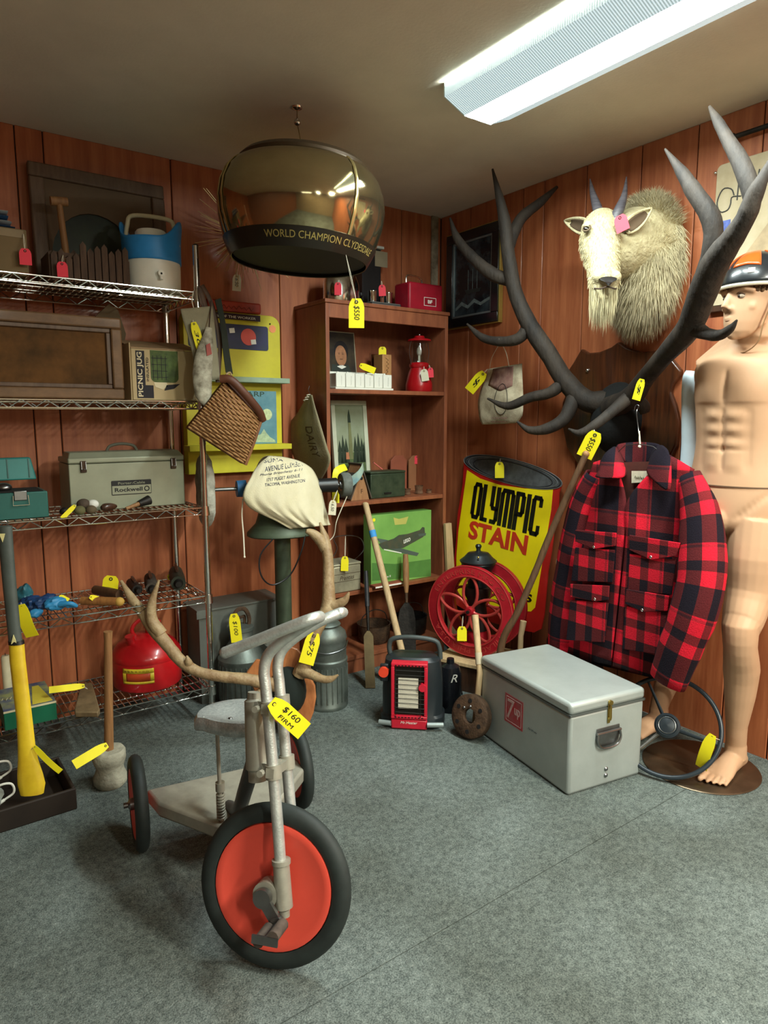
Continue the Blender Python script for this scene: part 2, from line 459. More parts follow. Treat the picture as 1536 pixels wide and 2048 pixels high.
# ================================================================ lamps on the ceiling
def fixture(label, cx, cy, L, rotz, main, side):
    W = .31
    t = thing('ceiling_light', label, 'ceiling light', (cx, cy, ZC), rotz)
    T = Matrix.Translation((cx, cy, ZC)) @ Matrix.Rotation(rotz, 4, 'Z')
    mb = MB(T); mb.box(-W/2+.03, W/2-.03, -L/2, L/2, -.02, -.0005); build('housing', mb, WHITE, t, smooth=0)
    lens = bpy.data.materials.get('ribbed_lens_%g' % side)
    if not lens:
        lens = bpy.data.materials.new('ribbed_lens_%g' % side); lens.use_nodes = True; nt = lens.node_tree; b = nt.nodes['Principled BSDF']
        b.inputs['Base Color'].default_value = (.75, .82, .82, 1); b.inputs['Roughness'].default_value = .25
        tc = nt.nodes.new('ShaderNodeTexCoord'); wv = nt.nodes.new('ShaderNodeTexWave'); wv.bands_direction = 'Y'; wv.inputs['Scale'].default_value = 38
        rp = nt.nodes.new('ShaderNodeValToRGB'); rp.color_ramp.elements[0].color = (*lin('6f8f98'), 1); rp.color_ramp.elements[1].color = (*lin('cfe6ee'), 1)
        nt.links.new(tc.outputs['Object'], wv.inputs['Vector']); nt.links.new(wv.outputs['Fac'], rp.inputs[0]); nt.links.new(rp.outputs[0], b.inputs['Emission Color'])
        b.inputs['Emission Strength'].default_value = side
    tubem = bpy.data.materials.get('lit_tube_%g' % main)
    if not tubem:
        tubem = bpy.data.materials.new('lit_tube_%g' % main); tubem.use_nodes = True; b = tubem.node_tree.nodes['Principled BSDF']
        b.inputs['Emission Color'].default_value = ((.88, 1.0, .98, 1) if main == LAMP_MAIN else (.98, 1.0, .87, 1)); b.inputs['Emission Strength'].default_value = main
    # wrap-around lens: sides slope in, belly panel below, bright strip over the tubes
    y0, y1 = -L/2, L/2
    mb = MB(T)
    for s in (-1, 1):
        mb._add([(s*W/2, y0, -.012), (s*W/2, y1, -.012), (s*W/2, y1, -.045), (s*W/2, y0, -.045)], [(0,1,2,3)])
        mb._add([(s*W/2, y0, -.045), (s*W/2, y1, -.045), (s*.062, y1, -.082), (s*.062, y0, -.082)], [(0,1,2,3)])
    build('lens', mb, lens, t, smooth=0)
    mb = MB(T); mb._add([(-.062, y0, -.082), (.062, y0, -.082), (.062, y1, -.082), (-.062, y1, -.082)], [(0,1,2,3)])
    build('lit_panel', mb, tubem, t, smooth=0)
    for y, d in ((y0, -.004), (y1, .004)):
        mb = MB(T); mb.prism([(-W/2, y, -.001), (W/2, y, -.001), (W/2, y, -.045), (.062, y, -.084), (-.062, y, -.084), (-W/2, y, -.045)], (0, d, 0))
        build('end_cap', mb, mat('lens_end', 'c9d6d4', .4, var=.03), t, smooth=0)
    return t
fixture('ribbed wraparound fluorescent light on the ceiling beside the elk antlers', -.86, -1.84, 1.24, 0, LAMP_MAIN, LAMP_SIDE)
fixture('fluorescent ceiling light in the middle of the room away from the shelves', -1.9, -4.7, 1.24, 0, LAMP_BACK*.6, LAMP_SIDE)
fixture('fluorescent ceiling light set crosswise near the front wall of the room', -3.4, -5.7, 1.24, PI/2, LAMP_BACK*.2, LAMP_SIDE)
fixture('fluorescent ceiling light near the right wall past the mannequin', -.86, -3.9, 1.24, 0, LAMP_BACK*1.05, LAMP_SIDE)
# ================================================================ wire shelving
ZS = [.165, .565, .937, 1.367, 1.792]
SX0, SX1, SY0, SY1 = -2.82, -1.605, -.425, -.035
t = thing('wire_shelving', 'chrome wire shelving unit with five shelves against the wood wall', 'shelving', ((SX0+SX1)/2, -.23, 0))
for x, y in ((SX1, SY0), (SX1, SY1), (SX0, SY0), (SX0, SY1)):
    mb = MB(); mb.cyl((x, y, .012), (x, y, 1.965), .0125, 16)
    z = .05
    while z < 1.95:                         # ring grooves, one per inch
        mb.cyl((x, y, z), (x, y, z+.004), .0136, 16); z += .0254*1.5
    p = build('post', mb, CHROME, t)
    mb = MB(); mb.sph((x, y, 1.966), (.0125, .0125, .006), 12, 6); build('post_cap', mb, BLACK, p)
    mb = MB(); mb.lathe([(.018, 0), (.018, .006), (.006, .012), (.006, .03)], 12, (x, y, 0)); build('foot', mb, STEEL, p)
for z in ZS:
    mb = MB(); r = .0026
    for y in (SY0, SY1):
        for zz in (z-.004, z-.032): mb.tube([(SX0, y, zz), (SX1, y, zz)], r*1.15, 6)
        n = 30
        mb.tube([(lerp(SX0, SX1, i/n), y, z-.004-(.028 if i % 2 else 0)) for i in range(n+1)], r, 5)
    for x in (SX0, SX1):
        for zz in (z-.004, z-.032): mb.tube([(x, SY0, zz), (x, SY1, zz)], r*1.15, 6)
        mb.tube([(x, lerp(SY0, SY1, i/10), z-.004-(.028 if i % 2 else 0)) for i in range(11)], r, 5)
    for k in range(1, 4):
        y = lerp(SY0, SY1, k/4); mb.tube([(SX0, y, z-.010), (SX1, y, z-.010)], r*1.2, 6)
    n = int((SX1-SX0)/.0235)
    for i in range(1, n):
        x = lerp(SX0, SX1, i/n); mb.tube([(x, SY0, z-.003), (x, SY1, z-.003)], .0022, 5)
    sh = build('shelf', mb, CHROME, t)
    for x in (SX0, SX1):
        for y in (SY0, SY1):
            mb = MB(); mb.cyl((x, y, z-.036), (x, y, z+.002), .019, 14, .0165); build('collar', mb, CHROME, sh)
# ================================================================ bookcase
BX0, BX1, BY = -.945, -.195, -.30
BZ = [.09, .43, .885, 1.435]
t = thing('bookcase', 'reddish brown wooden bookcase with open shelves in the corner', 'bookcase', ((BX0+BX1)/2, BY/2, 0))
for x in (BX0, BX1-.02):
    mb = MB(); mb.box(x, x+.02, BY, -.001, 0, 1.83); build('side_panel', mb, SHELFW, t, smooth=0, bevel=.0015)
mb = MB(); mb.box(BX0+.02, BX1-.02, -.012, -.001, 0, 1.83); build('back_panel', mb, SHELFW, t, smooth=0)
for z in BZ:
    mb = MB(); mb.box(BX0+.02, BX1-.02, BY+.004, -.012, z-.02, z); build('shelf', mb, SHELFW, t, smooth=0, bevel=.0015)
mb = MB(); mb.box(BX0-.006, BX1+.006, BY-.008, -.001, 1.83, 1.848); build('top_board', mb, SHELFW, t, smooth=0, bevel=.003)
mb = MB(); mb.box(BX0+.02, BX1-.02, BY, BY+.018, 1.765, 1.83); build('top_rail', mb, SHELFW, t, smooth=0, bevel=.0015)
mb = MB(); mb.box(BX0+.02, BX1-.02, BY+.01, BY+.026, 0, .07); build('kick_board', mb, SHELFW, t, smooth=0)
# ================================================================ tricycle
az, lean = R(221), .22                     # steered front wheel, leaning with the raked fork
nW = V((math.cos(az)*math.cos(lean), math.sin(az)*math.cos(lean), math.sin(lean))); hW = V((.656, -.7547, 0))
uW = (V((0, 0, 1)) - nW*nW.z).normalized(); GW = V((-2.0, -1.783, .005))
TIRE = mat('black_rubber', '232a28', .65, var=.25, vs=12)
REDD = mat('red_wheel_paint', 'e0503f', .42, var=.08, vs=3)
CASTG = mat('painted_grey_metal', '9d9a8c', .5, .35, var=.12, vs=20)
t = thing('tricycle', 'vintage grey tricycle with red disc front wheel and cast metal seat', 'tricycle', (-1.9, -1.45, 0))
TRI = t
def wp(a, z, off): return GW + hW*a + uW*z + nW*off
def wheel(c, n, Rw, w, disc_r, parent, name='front_wheel'):
    # tyre profile around the axis n
    mb = MB()
    pr = []
    for i in range(14):
        a = 2*PI*i/14; pr.append((Rw - w*.62 + w*.62*math.cos(a), w/2*math.sin(a)))
    pr = [(max(r_, Rw-w*1.02), z_) for r_, z_ in pr]
    mb.lathe(pr, 56, c, n, closed=True)
    ty = build(name, mb, TIRE, parent)
    mb = MB(); d = disc_r
    mb.lathe([(0, w*.10), (d*.3, w*.16), (d*.62, w*.22), (d*.9, w*.40), (d*.97, w*.46), (d*1.02, w*.42), (d*1.04, 0), (d*1.02, -w*.42), (d*.97, -w*.46), (d*.9, -w*.4), (d*.6, -w*.22), (0, -w*.1)], 48, c, n)
    build('wheel_disc', mb, REDD, ty)
    return ty
wc = wp(.0, .197, 0)
wheel(wc, nW, .19, .042, .142, t)
axR = V((.985, -.17, 0)).normalized()
rl, rr = V((-2.108, -1.115, .142)), V((-1.607, -1.19, .142))
for c, s in ((rl, -1), (rr, 1)):
    wheel(c, axR*s, .142, .04, .1, t, 'rear_wheel')
mb = MB(); mb.cyl(rl, rr, .009, 12); build('rear_axle', mb, STEEL, t)
for c, s in ((rl, -1), (rr, 1)):
    mb = MB(); mb.lathe([(.018, 0), (.018, .012), (.008, .018), (.008, .03), (0, .03)], 16, c + axR*s*.012, axR*s); build('hub_nut', mb, STEEL, t)
# fork tubes run up into the handlebar loops
for s, nm in ((1, 'near'), (-1, 'far')):
    o = .043*s; g = .128*s
    pts = [wp(.036, .19, o), wp(.022, .30, o), wp(.0, .44, o), wp(-.02, .56, o), wp(-.037, .66, o), wp(-.044, .70, o), wp(-.038, .735, o), wp(-.014, .765, o*1.05), wp(.03, .80, o*1.12), wp(.068, .825, o*1.3),
           wp(.094, .839, o*1.8), wp(.101, .842, (o+g)/2), wp(.092, .838, g*.97), wp(.04, .815, g), wp(-.03, .783, g), wp(-.105, .75, g)]
    mb = MB(); mb.tube(bez(pts, 64), .0135, 14); build('fork_tube', mb, ALU, t)
    mb = MB(); mb.sph(wp(-.107, .749, g), .0136, 12, 8); build('grip_end', mb, ALU, t)
    mb = MB(); mb.tube([wp(.045, .150, o), wp(.043, .165, o), wp(.042, .17, o), wp(.028, .27, o)], [.012, .013, .021, .019], 14)
    mb.tube([wp(.029, .265, o), wp(.028, .275, o)], .022, 14); mb.bar(wp(.036, .195, o), wp(.0, .197, o), .03, .03); build('axle_socket', mb, CASTG, t)
    # crank, pedal
    cd = (hW*.62 - uW*.78).normalized()*(1 if s > 0 else -1)
    a0 = wc + nW*o*.4; a1 = wc + nW*(o + s*.030)
    mb = MB(); mb.cyl(wc, a1, .009, 12); mb.cyl(wc + nW*(o*.6), wc + nW*(o + s*.018), .03, 20)
    build('hub', mb, CASTG, t)
    c1 = a1 + cd*.064
    mb = MB(); mb.bar(a1 - cd*.012, c1 + cd*.012, .026, .010, nW); mb.cyl(a1 - nW*.008, a1 + nW*.008, .021, 18); mb.cyl(c1 - nW*.007, c1 + nW*.007, .017, 16)
    build('crank_arm', mb, STEEL, t)
    pd = build('pedal', MB().cyl(c1, c1 + nW*s*.075, .007, 10), STEEL, t)
    side = uW.cross(nW).normalized()
    for k in (-1, 1):
        mb = MB(); q = c1 + nW*s*.040 + (side*.9 + V((0, 0, .45)))*k*.019
        mb.cyl(q - nW*.03, q + nW*.03, .0135, 10); build('pedal_rubber', mb, mat('worn_rubber', '4b4038', .8, var=.3, vs=30), pd)
    mb = MB(); q = c1 + nW*s*.073; mb.bar(q - side*.03, q + side*.03, .018, .005, nW); build('pedal_plate', mb, STEEL, pd)
# clamps between the fork tubes and the head tube
hb = lambda a, z: wp(a, z, 0)
for z, a in ((.615, -.028), (.47, -.006)):
    mb = MB(); mb.bar(wp(a, z, -.062), wp(a, z, .062), .02, .022, uW); mb.bar(hb(a, z), hb(a-.055, z), .03, .022)
    for s in (-1, 1): mb.cyl(wp(a + .014/3, z-.016, .043*s), wp(a, z+.016, .043*s), .019, 14)
    mb.cyl(wp(a-.02, z, .06), wp(a-.02, z, .075), .008, 8)
    build('fork_clamp', mb, CASTG, t)
mb = MB(); mb.tube([hb(-.084, .64), hb(-.084, .625), hb(-.083, .62), hb(-.064, .46), hb(-.063, .455), hb(-.06, .43)], [.016, .016, .024, .027, .022, .022], 18); build('head_tube', mb, CASTG, t)
# frame: neck down from the head, flat rear plate, springs, pan seat
hd = hb(-.066, .46)
ra = (rl + rr)/2
plate_front = V((-1.915, -1.42, .165))
mb = MB(); mb.tube(bez([hd + V((0, .02, .0)), hd + V((.012, .10, -.11)), plate_front + V((0, .0, .035)), plate_front + V((.005, .08, .0))], 14), [.024]*15, 12, flat=.75); build('neck', mb, mat('dark_frame_paint', '4a4a46', .5, .4, var=.2), t)
zt = .19
P = [V((-2.082, -1.235, zt)), V((-2.088, -1.14, zt)), V((-1.63, -1.215, zt)), V((-1.632, -1.30, zt)), V((-1.85, -1.46, zt-.02)), V((-1.955, -1.445, zt-.02))]
mb = MB(); mb.prism(P, (0, 0, -.045)); build('rear_plate', mb, CASTG, t, smooth=30, bevel=.008)
for px, py in ((0, 0),):
    q = V((-1.958, -1.40, .165))
    mb = MB(); mb.tube([q, q + V((.03, .06, 0)), q + V((.08, .03, -.01))], .013, 10); build('spring_foot', mb, CASTG, t)
sc_ = V((-1.965, -1.41, .465))
mb = MB(); mb.cyl(q + V((0, 0, 0)), sc_ + V((0, 0, 0)), .0055, 10)
for k in range(9): mb.ring(q + V((0, 0, .02 + k*.0085)), .0095, .0035, 14, 6)
mb.cyl(q + V((0, 0, .1)), q + V((0, 0, .125)), .013, 12)
build('spring_rod', mb, CASTG, t)
# seat: rounded pan, wide at the back, narrow nose to the head tube
sdir = (hb(-.08, .52) - V((-1.985, -1.36, .52))); sdir.z = 0; sdir.normalize(); sl = V((sdir.y, -sdir.x, 0))
def seat_out(k=1.0):
    out = []
    for i in range(36):
        a = 2*PI*i/36; u = math.cos(a); vv = math.sin(a)
        wdt = .102*(1 - .42*(u+1)/2) if u > -.2 else .102
        out.append((u*.125*k, vv*wdt*k))
    return out
sc0 = V((-1.915, -1.42, .488))
mb = MB(); vs = []; fs = []
rings = [(1.0, -.030), (1.03, -.026), (1.02, -.008), (.95, .004), (.8, .004), (.45, -.002), (.1, -.004)]
for k, z in rings:
    for a, b in seat_out(k): vs.append(sc0 + sdir*a + sl*b + V((0, 0, z + .035*(a/.125)*.4)))
n = 36
for i in range(len(rings)-1):
    for k in range(n): fs.append((i*n+k, i*n+(k+1)%n, (i+1)*n+(k+1)%n, (i+1)*n+k))
fs.append(tuple((len(rings)-1)*n+k for k in range(n)))
mb._add(vs, fs)
SEATM = mat('speckled_cast_aluminium', 'c6cdcb', .4, .45, var=.3, vs=120, c2='a3adae', bump=.2, bs=260)
build('seat', mb, SEATM, t, smooth=50, solid=.004)
mb = MB(); e = hb(-.075, .52); mb.tube(bez([sc0 + sdir*.07 + V((0, 0, -.01)), sc0 + sdir*.11 + V((0, 0, -.03)), e - sdir*.015 + V((0, 0, .0))], 8), [.026, .024, .022, .02, .02, .019, .019, .018, .018], 10, flat=.5); build('seat_arm', mb, SEATM, t)
for k in (-1, 1):
    mb = MB(); mb.sph(sc0 + sdir*.03 + sl*.03*k + V((0, 0, .006)), (.006, .006, .003), 10, 6); build('seat_rivet', mb, STEEL, t)
ptag('yellow price tag marked $160 tied to the tricycle fork', (548, 1408), (608, 1462), 40, YTAG, '$160', x=None, y=-1.745, to=hb(-.02, .63), txt2='FIRM', curl=.006, tsh=.1)
# ================================================================ metal cooler
A, B, Cc = on(960, 1465, z=0), on(1135, 1593, z=0), on(1275, 1545, z=0)
ex = (B - A); Lc = ex.length; ex.normalize(); ey = V((-ex.y, ex.x, 0)); Wc = abs((Cc - B).dot(ey)); ey = ey if (Cc-B).dot(ey) > 0 else -ey
hC = .335
base = A + ex*Lc/2 + ey*Wc/2
t = thing('metal_cooler', 'brushed aluminium picnic cooler box with a red square soda badge', 'cooler', base)
COOL = mat('brushed_aluminium', 'aeb6b2', .45, .4, var=.08, vs=5, bump=.04, bs=40)
T = Matrix.Translation(base) @ Matrix(((ex.x, ey.x, 0, 0), (ex.y, ey.y, 0, 0), (0, 0, 1, 0), (0, 0, 0, 1)))
mb = MB(T); mb.box(-Lc/2, Lc/2, -Wc/2, Wc/2, 0, hC-.045); body = build('body', mb, COOL, t, smooth=30, bevel=.012, seg=3)
mb = MB(T); mb.box(-Lc/2-.003, Lc/2+.003, -Wc/2-.003, Wc/2+.003, hC-.043, hC); build('lid', mb, COOL, t, smooth=30, bevel=.014, seg=3)
mb = MB(T); mb.box(-Lc/2-.002, Lc/2+.002, -Wc/2-.002, Wc/2+.002, hC-.0485, hC-.0405); build('lid_seam', mb, mat('cooler_gap', '6c726f', .5, .6), t, smooth=0)
# badge on the long side towards the camera (local -y)
bx = -Lc/2 + .225; yb = -Wc/2
mb = MB(T); mb.box(bx-.056, bx+.056, yb-.0016, yb+.001, .125, .24); bd = build('badge', mb, mat('worn_red_print', 'b4242f', .5, var=.3, vs=40, c2='9c5a5c'), body, smooth=0)
lx, lz = (T.to_3x3() @ V((1, 0, 0))), V((0, 0, 1))
mb = MB(T)
for (x0, x1, z0, z1) in ((bx-.048, bx+.048, .2295, .2315), (bx-.048, bx+.048, .1335, .1355), (bx-.048, bx-.046, .1335, .2315), (bx+.046, bx+.048, .1335, .2315)): mb.box(x0, x1, yb-.0024, yb-.0012, z0, z1)
build('badge_border', mb, mat('worn_white_print', 'c8a9a6', .6, var=.2, vs=50), bd, smooth=0)
text(bd, '7', T @ V((bx-.018, yb-.002, .184)), lx, lz, .045, .078, _mats['worn_white_print'], .0006, .12)
text(bd, 'up', T @ V((bx+.022, yb-.002, .18)), lx, lz, .034, .038, _mats['worn_white_print'], .0006, .0, bold=.01)
scribble(body, T @ V((bx+.115, yb-.0006, .155)), lx, (T.to_3x3() @ V((.15, 0, 1))), .05, .010, mat('faded_ink', '4c5150', .6), 14)
# front end: latch, swing handle with plate, drain
xe = Lc/2
mb = MB(T); mb.box(xe+.002, xe+.005, .0-.006, .006, .235, .318); lt = build('latch', mb, BRASS, t, smooth=0, bevel=.002)
mb = MB(T); mb.cyl((xe+.005, 0, .312), (xe+.013, 0, .312), .009, 12); mb.cyl((xe+.005, 0, .252), (xe+.011, 0, .252), .006, 12); mb.bar((xe+.010, 0, .30), (xe+.012, 0, .255), .008, .004, (1,0,0)); build('latch_hook', mb, BRASS, lt)
hp = [(-.052, .222), (.052, .222), (.056, .19), (.046, .16), (.028, .145), (-.028, .145), (-.046, .16), (-.056, .19)]
mb = MB(T); mb.prism([(xe+.001, a, b) for a, b in hp], (.003, 0, 0)); pl = build('handle_plate', mb, STEEL, t, smooth=0, bevel=.001)
mb = MB(T); mb.tube(bez([(xe+.008, -.05, .205), (xe+.012, -.052, .175), (xe+.014, -.03, .152), (xe+.014, .03, .152), (xe+.012, .052, .175), (xe+.008, .05, .205)], 20), .004, 8); mb.tube([(xe+.008, -.055, .205), (xe+.008, .055, .205)], .005, 8); build('swing_handle', mb, STEEL, pl)
for z in (.062, .038):
    mb = MB(T); mb.lathe([(.008, 0), (.008, .003), (.005, .006), (0, .006)], 12, (xe, .0, z), (1, 0, 0)); build('drain', mb, STEEL, t)
# ================================================================ heater
hA, hB = on(757, 1455, z=0), on(888, 1462, z=0)
hx = (hB - hA); Wh = hx.length*.98; hx.normalize(); hy = V((-hx.y, hx.x, 0))
Dh = .17; Hh = .30; base = (hA+hB)/2 + hy*Dh/2
t = thing('portable_heater', 'black and red portable gas heater with wire guard standing on the carpet', 'heater', base)
T = Matrix.Translation(base) @ Matrix(((hx.x, hy.x, 0, 0), (hx.y, hy.y, 0, 0), (0, 0, 1, 0), (0, 0, 0, 1)))
HB = mat('black_heater_case', '22282b', .38, .1, var=.1); HR = mat('red_heater_paint', 'c41f34', .4, var=.12, vs=12)
w2 = Wh/2
# case: rounded plan, slightly tapering up
secs = []
mb = MB(T); vs = []; fs = []; n = 32
def plan(k, wx, wy, e=3.2):
    a = 2*PI*k/n; c, s = math.cos(a), math.sin(a)
    return (math.copysign(abs(c)**(2/e), c)*wx, math.copysign(abs(s)**(2/e), s)*wy)
zs = [(0, .96, .98), (.012, 1.02, 1.02), (.045, 1.02, 1.02), (.055, .95, .95), (.16, .95, .95), (.24, .92, .9), (.285, .86, .8), (.30, .7, .6)]
for z, a, b in zs:
    for k in range(n):
        x, y = plan(k, w2*a, Dh/2*b); vs.append((x, y, z))
for i in range(len(zs)-1):
    for k in range(n): fs.append((i*n+k, i*n+(k+1)%n, (i+1)*n+(k+1)%n, (i+1)*n+k))
fs += [tuple(range(n-1,-1,-1)), tuple((len(zs)-1)*n+k for k in range(n))]
mb._add(vs, fs); build('case', mb, HB, t, smooth=35)
yf = -Dh/2
def frame(mb, x0, x1, z0, z1, b, y0, y1):
    mb.box(x0, x1, y0, y1, z1-b, z1); mb.box(x0, x1, y0, y1, z0, z0+b); mb.box(x0, x0+b, y0, y1, z0+b, z1-b); mb.box(x1-b, x1, y0, y1, z0+b, z1-b)
fx0, fx1 = -w2*.62, w2*.50
mb = MB(T); frame(mb, fx0, fx1, .05, .292, .014, yf-.016, yf+.03); fr = build('red_front_frame', mb, HR, t, smooth=30, bevel=.003)
for k in range(9):
    for z in (.283, .058):
        mb = MB(T); x = lerp(fx0+.02, fx1-.02, k/8); mb.box(x-.004, x+.004, yf-.0168, yf-.014, z-.0022, z+.0022); build('vent_slot', mb, BLACK, fr, smooth=0)
mb = MB(T); mb.box(fx0, fx1, yf-.012, yf+.01, .004, .046); ft = build('red_foot', mb, HR, t, smooth=30, bevel=.006)
text(ft, 'Mr.Heater', T @ V(((fx0+fx1)/2, yf-.0125, .034)), hx, (0, 0, 1), .07, .011, WHITE, .0005, .2)
mb = MB(T); mb.box(fx0+.012, fx1-.012, yf-.001, yf+.006, .062, .28); build('reflector', mb, mat('dark_reflector', '2c2a24', .4, .6), t, smooth=0)
mb = MB(T); mb.box(fx0+.030, fx1-.038, yf-.010, yf-.001, .095, .225); build('burner_tile', mb, mat('ceramic_tile', 'd8d3bf', .85, var=.06, vs=12, bump=.3, bs=300), t, smooth=0)
g = MB(T)
for k in range(10): z = lerp(.08, .262, k/9); g.tube([(fx0+.010, yf-.014, z), (fx1-.010, yf-.020, z), ], .0013, 5)
for x in (fx0+.02, fx1-.028): g.tube([(x, yf-.019, .062), (x, yf-.019, .278)], .0014, 5)
build('wire_guard', g, mat('dark_wire', '3a3733', .4, .7), t)
mb = MB(T); mb.cyl((-w2*.86, yf+.028, .245), (-w2*.86, yf-.006, .245), .021, 20); build('control_knob', mb, mat('orange_red_knob', 'dc4327', .45), t)
mb = MB(T); mb.box(-w2*.98, -w2*.72, yf+.012, yf+.03, .20, .275); build('knob_bracket', mb, HB, t, smooth=30, bevel=.004)
mb = MB(T); mb.cyl((fx1-.02, yf+.01, .192), (fx1-.02, yf-.024, .192), .016, 18); build('ignition_button', mb, HR, t)
mb = MB(T); mb.tube(bez([(-w2*.72, .01, .285), (-w2*.76, .01, .33), (-w2*.62, .008, .362), (0, .004, .372), (w2*.66, .008, .36), (w2*.82, .01, .33), (w2*.86, .01, .28)], 30), .0105, 10); build('carry_handle', mb, mat('grey_handle', '3f4746', .5), t)
mb = MB(T)
for s in (-1, 1): pass
mb.tube([(-w2*1.0, yf-.004, .028), (-w2*.62, yf-.012, .028)], .011, 10); build('foot_rail', mb, mat('pale_rail', '8a9492', .4, .3), t)
mb = MB(T); mb.tube([(w2*.5, yf-.012, .028), (w2*1.0, yf-.004, .028)], .011, 10); build('foot_rail', mb, _mats['pale_rail'], t)
# gas cylinder plugged behind the heater on its right
c = T @ V((w2*1.0 + .022, .13, 0))
mb = MB(); mb.lathe([(0, .0), (.045, .002), (.05, .02), (.05, .17), (.04, .205), (.018, .218), (.016, .24), (0, .24)], 24, c)
t2 = thing('gas_cylinder', 'black steel gas cylinder standing right behind the portable heater', 'gas cylinder', c)
build('bottle', mb, mat('gloss_black', '1b1d22', .25, .2), t2)
q = onp(902, 1328, c + V((-.045, -.03, .2)), V((-.6, -.8, 0)))
text(t2, 'R', c + V((-.018, -.047, .165)), V((.93, -.36, 0)), (0, 0, 1), .03, .035, WHITE, .0006, .3)
# ================================================================ elk antler mount
def tr(pxs, **k): return [on(a, b, **k) for a, b in pxs]
ANT = mat('dark_antler', '1f1914', .75, var=.3, vs=14, c2='372e25', stretch=(1, 1, .4), bump=.35, bs=70)
TIP = mat('antler_tip', '8d7c62', .5, var=.2)
t = thing('elk_antlers', 'large dark six-point elk antlers on a brown shield plaque on the wood wall', 'antlers', (-.02, -1.29, 1.1))
ELK = t
sh = tr([(1162, 697), (1175, 706), (1198, 704), (1222, 694), (1236, 683), (1252, 695), (1282, 704), (1318, 700), (1338, 712), (1361, 741), (1358, 752), (1345, 768), (1340, 785), (1350, 812), (1357, 845), (1352, 890), (1335, 925), (1300, 958), (1252, 985), (1200, 968), (1160, 938), (1133, 895), (1122, 845), (1124, 805), (1134, 780), (1138, 762), (1133, 745), (1146, 725)], x=-.03)
mb = MB(); mb.prism(sh, (.028, 0, 0)); build('shield', mb, wood('shield_wood', '2f190f', '5a3018', .3, (3, 12, .8), 5, .4), t, smooth=30, bevel=.008, seg=3)
mb = MB(); dc = on(1238, 838, x=-.03); mb.sph(dc, (.13, .115, .16), 28, 16); build('skull_cover', mb, mat('black_felt', '0e100f', .9, var=.2, bump=.2), t)
for k in ((1175, 741), ):
    mb = MB(); mb.sph(on(*k, x=-.033), .009, 12, 8); build('screw', mb, CHROME, t)
def branch(name, pts, rpx, parent=None, m=ANT, n=28, k=10):
    """pts: (px, py, x); rpx: radius in photo pixels"""
    W_ = [on(a, b, x=c) for a, b, c in pts]; rr_ = [r/pxm(p) for r, p in zip(rpx, W_)]
    mb = MB(); path = bez(W_, n); rad = lerpl(rr_, n)
    rad = [r*(1 + .07*noise.noise(p*35)) for r, p in zip(rad, path)]
    mb.tube(path, rad, k); return build(name, mb, m, parent or t, smooth=60)
BL = branch('main_beam', [(1212, 806, -.10), (1170, 800, -.14), (1128, 758, -.18), (1100, 712, -.22), (1062, 655, -.27), (1032, 590, -.31), (1018, 520, -.34), (1010, 450, -.36), (1000, 400, -.38), (985, 338, -.40)], [24, 21, 19, 18, 17, 15, 14, 13, 9, 2], n=40)
branch('tine', [(1150, 790, -.16), (1130, 835, -.22), (1095, 857, -.27), (1060, 860, -.30), (1034, 843, -.33)], [15, 13, 11, 8, 2], BL)
branch('tine', [(1130, 762, -.18), (1100, 785, -.22), (1060, 795, -.26), (1015, 812, -.30), (975, 797, -.33)], [13, 11, 10, 8, 2], BL)
branch('tine', [(1058, 655, -.27), (1035, 678, -.30), (1000, 683, -.32), (965, 675, -.34), (934, 648, -.36)], [14, 11, 10, 8, 2], BL)
branch('tine', [(1018, 560, -.32), (985, 548, -.35), (945, 515, -.38), (915, 478, -.40), (900, 436, -.42)], [13, 13, 11, 9, 2], BL)
branch('tine', [(1015, 500, -.34), (1040, 440, -.25), (1080, 405, -.15), (1114, 374, -.06)], [12, 11, 9, 3], BL)
BR = branch('main_beam', [(1222, 815, -.12), (1262, 795, -.18), (1292, 755, -.24), (1330, 710, -.32), (1378, 655, -.42), (1404, 590, -.50), (1430, 528, -.56), (1468, 473, -.60), (1493, 432, -.62), (1508, 392, -.63), (1526, 355, -.63), (1552, 300, -.62)], [24, 22, 18, 19, 25, 29, 29, 23, 20, 18, 12, 3], n=44)
branch('tine', [(1268, 785, -.18), (1225, 822, -.27), (1190, 850, -.33), (1160, 866, -.36), (1137, 858, -.37)], [15, 11, 10, 8, 2], BR)
branch('tine', [(1262, 800, -.16), (1285, 812, -.13), (1290, 826, -.12)], [16, 14, 9], BR)
branch('tine', [(1385, 655, -.42), (1415, 668, -.46), (1440, 670, -.49), (1462, 656, -.51), (1474, 640, -.52)], [18, 12, 11, 8, 2], BR)
branch('tine', [(1410, 560, -.52), (1424, 500, -.55), (1423, 440, -.56), (1387, 382, -.57), (1364, 345, -.57), (1330, 298, -.57)], [22, 19, 19, 16, 12, 2], BR)
branch('tine', [(1506, 396, -.62), (1496, 362, -.62), (1479, 320, -.61), (1456, 280, -.60), (1434, 240, -.59), (1419, 213, -.58)], [18, 18, 16, 13, 9, 3], BR)
ptag('yellow price tag hanging from the brow tine of the elk antlers above the plaid jacket', (1190, 870), (1168, 914), 32, YTAG, '$550', x=-.36, to=on(1188, 858, x=-.34))
ptag('small curled yellow price tag tied beside the black skull cover of the elk antlers', (1283, 762), (1272, 800), 18, YTAG, '$', x=-.33, to=on(1278, 764, x=-.30), yaw=.5)
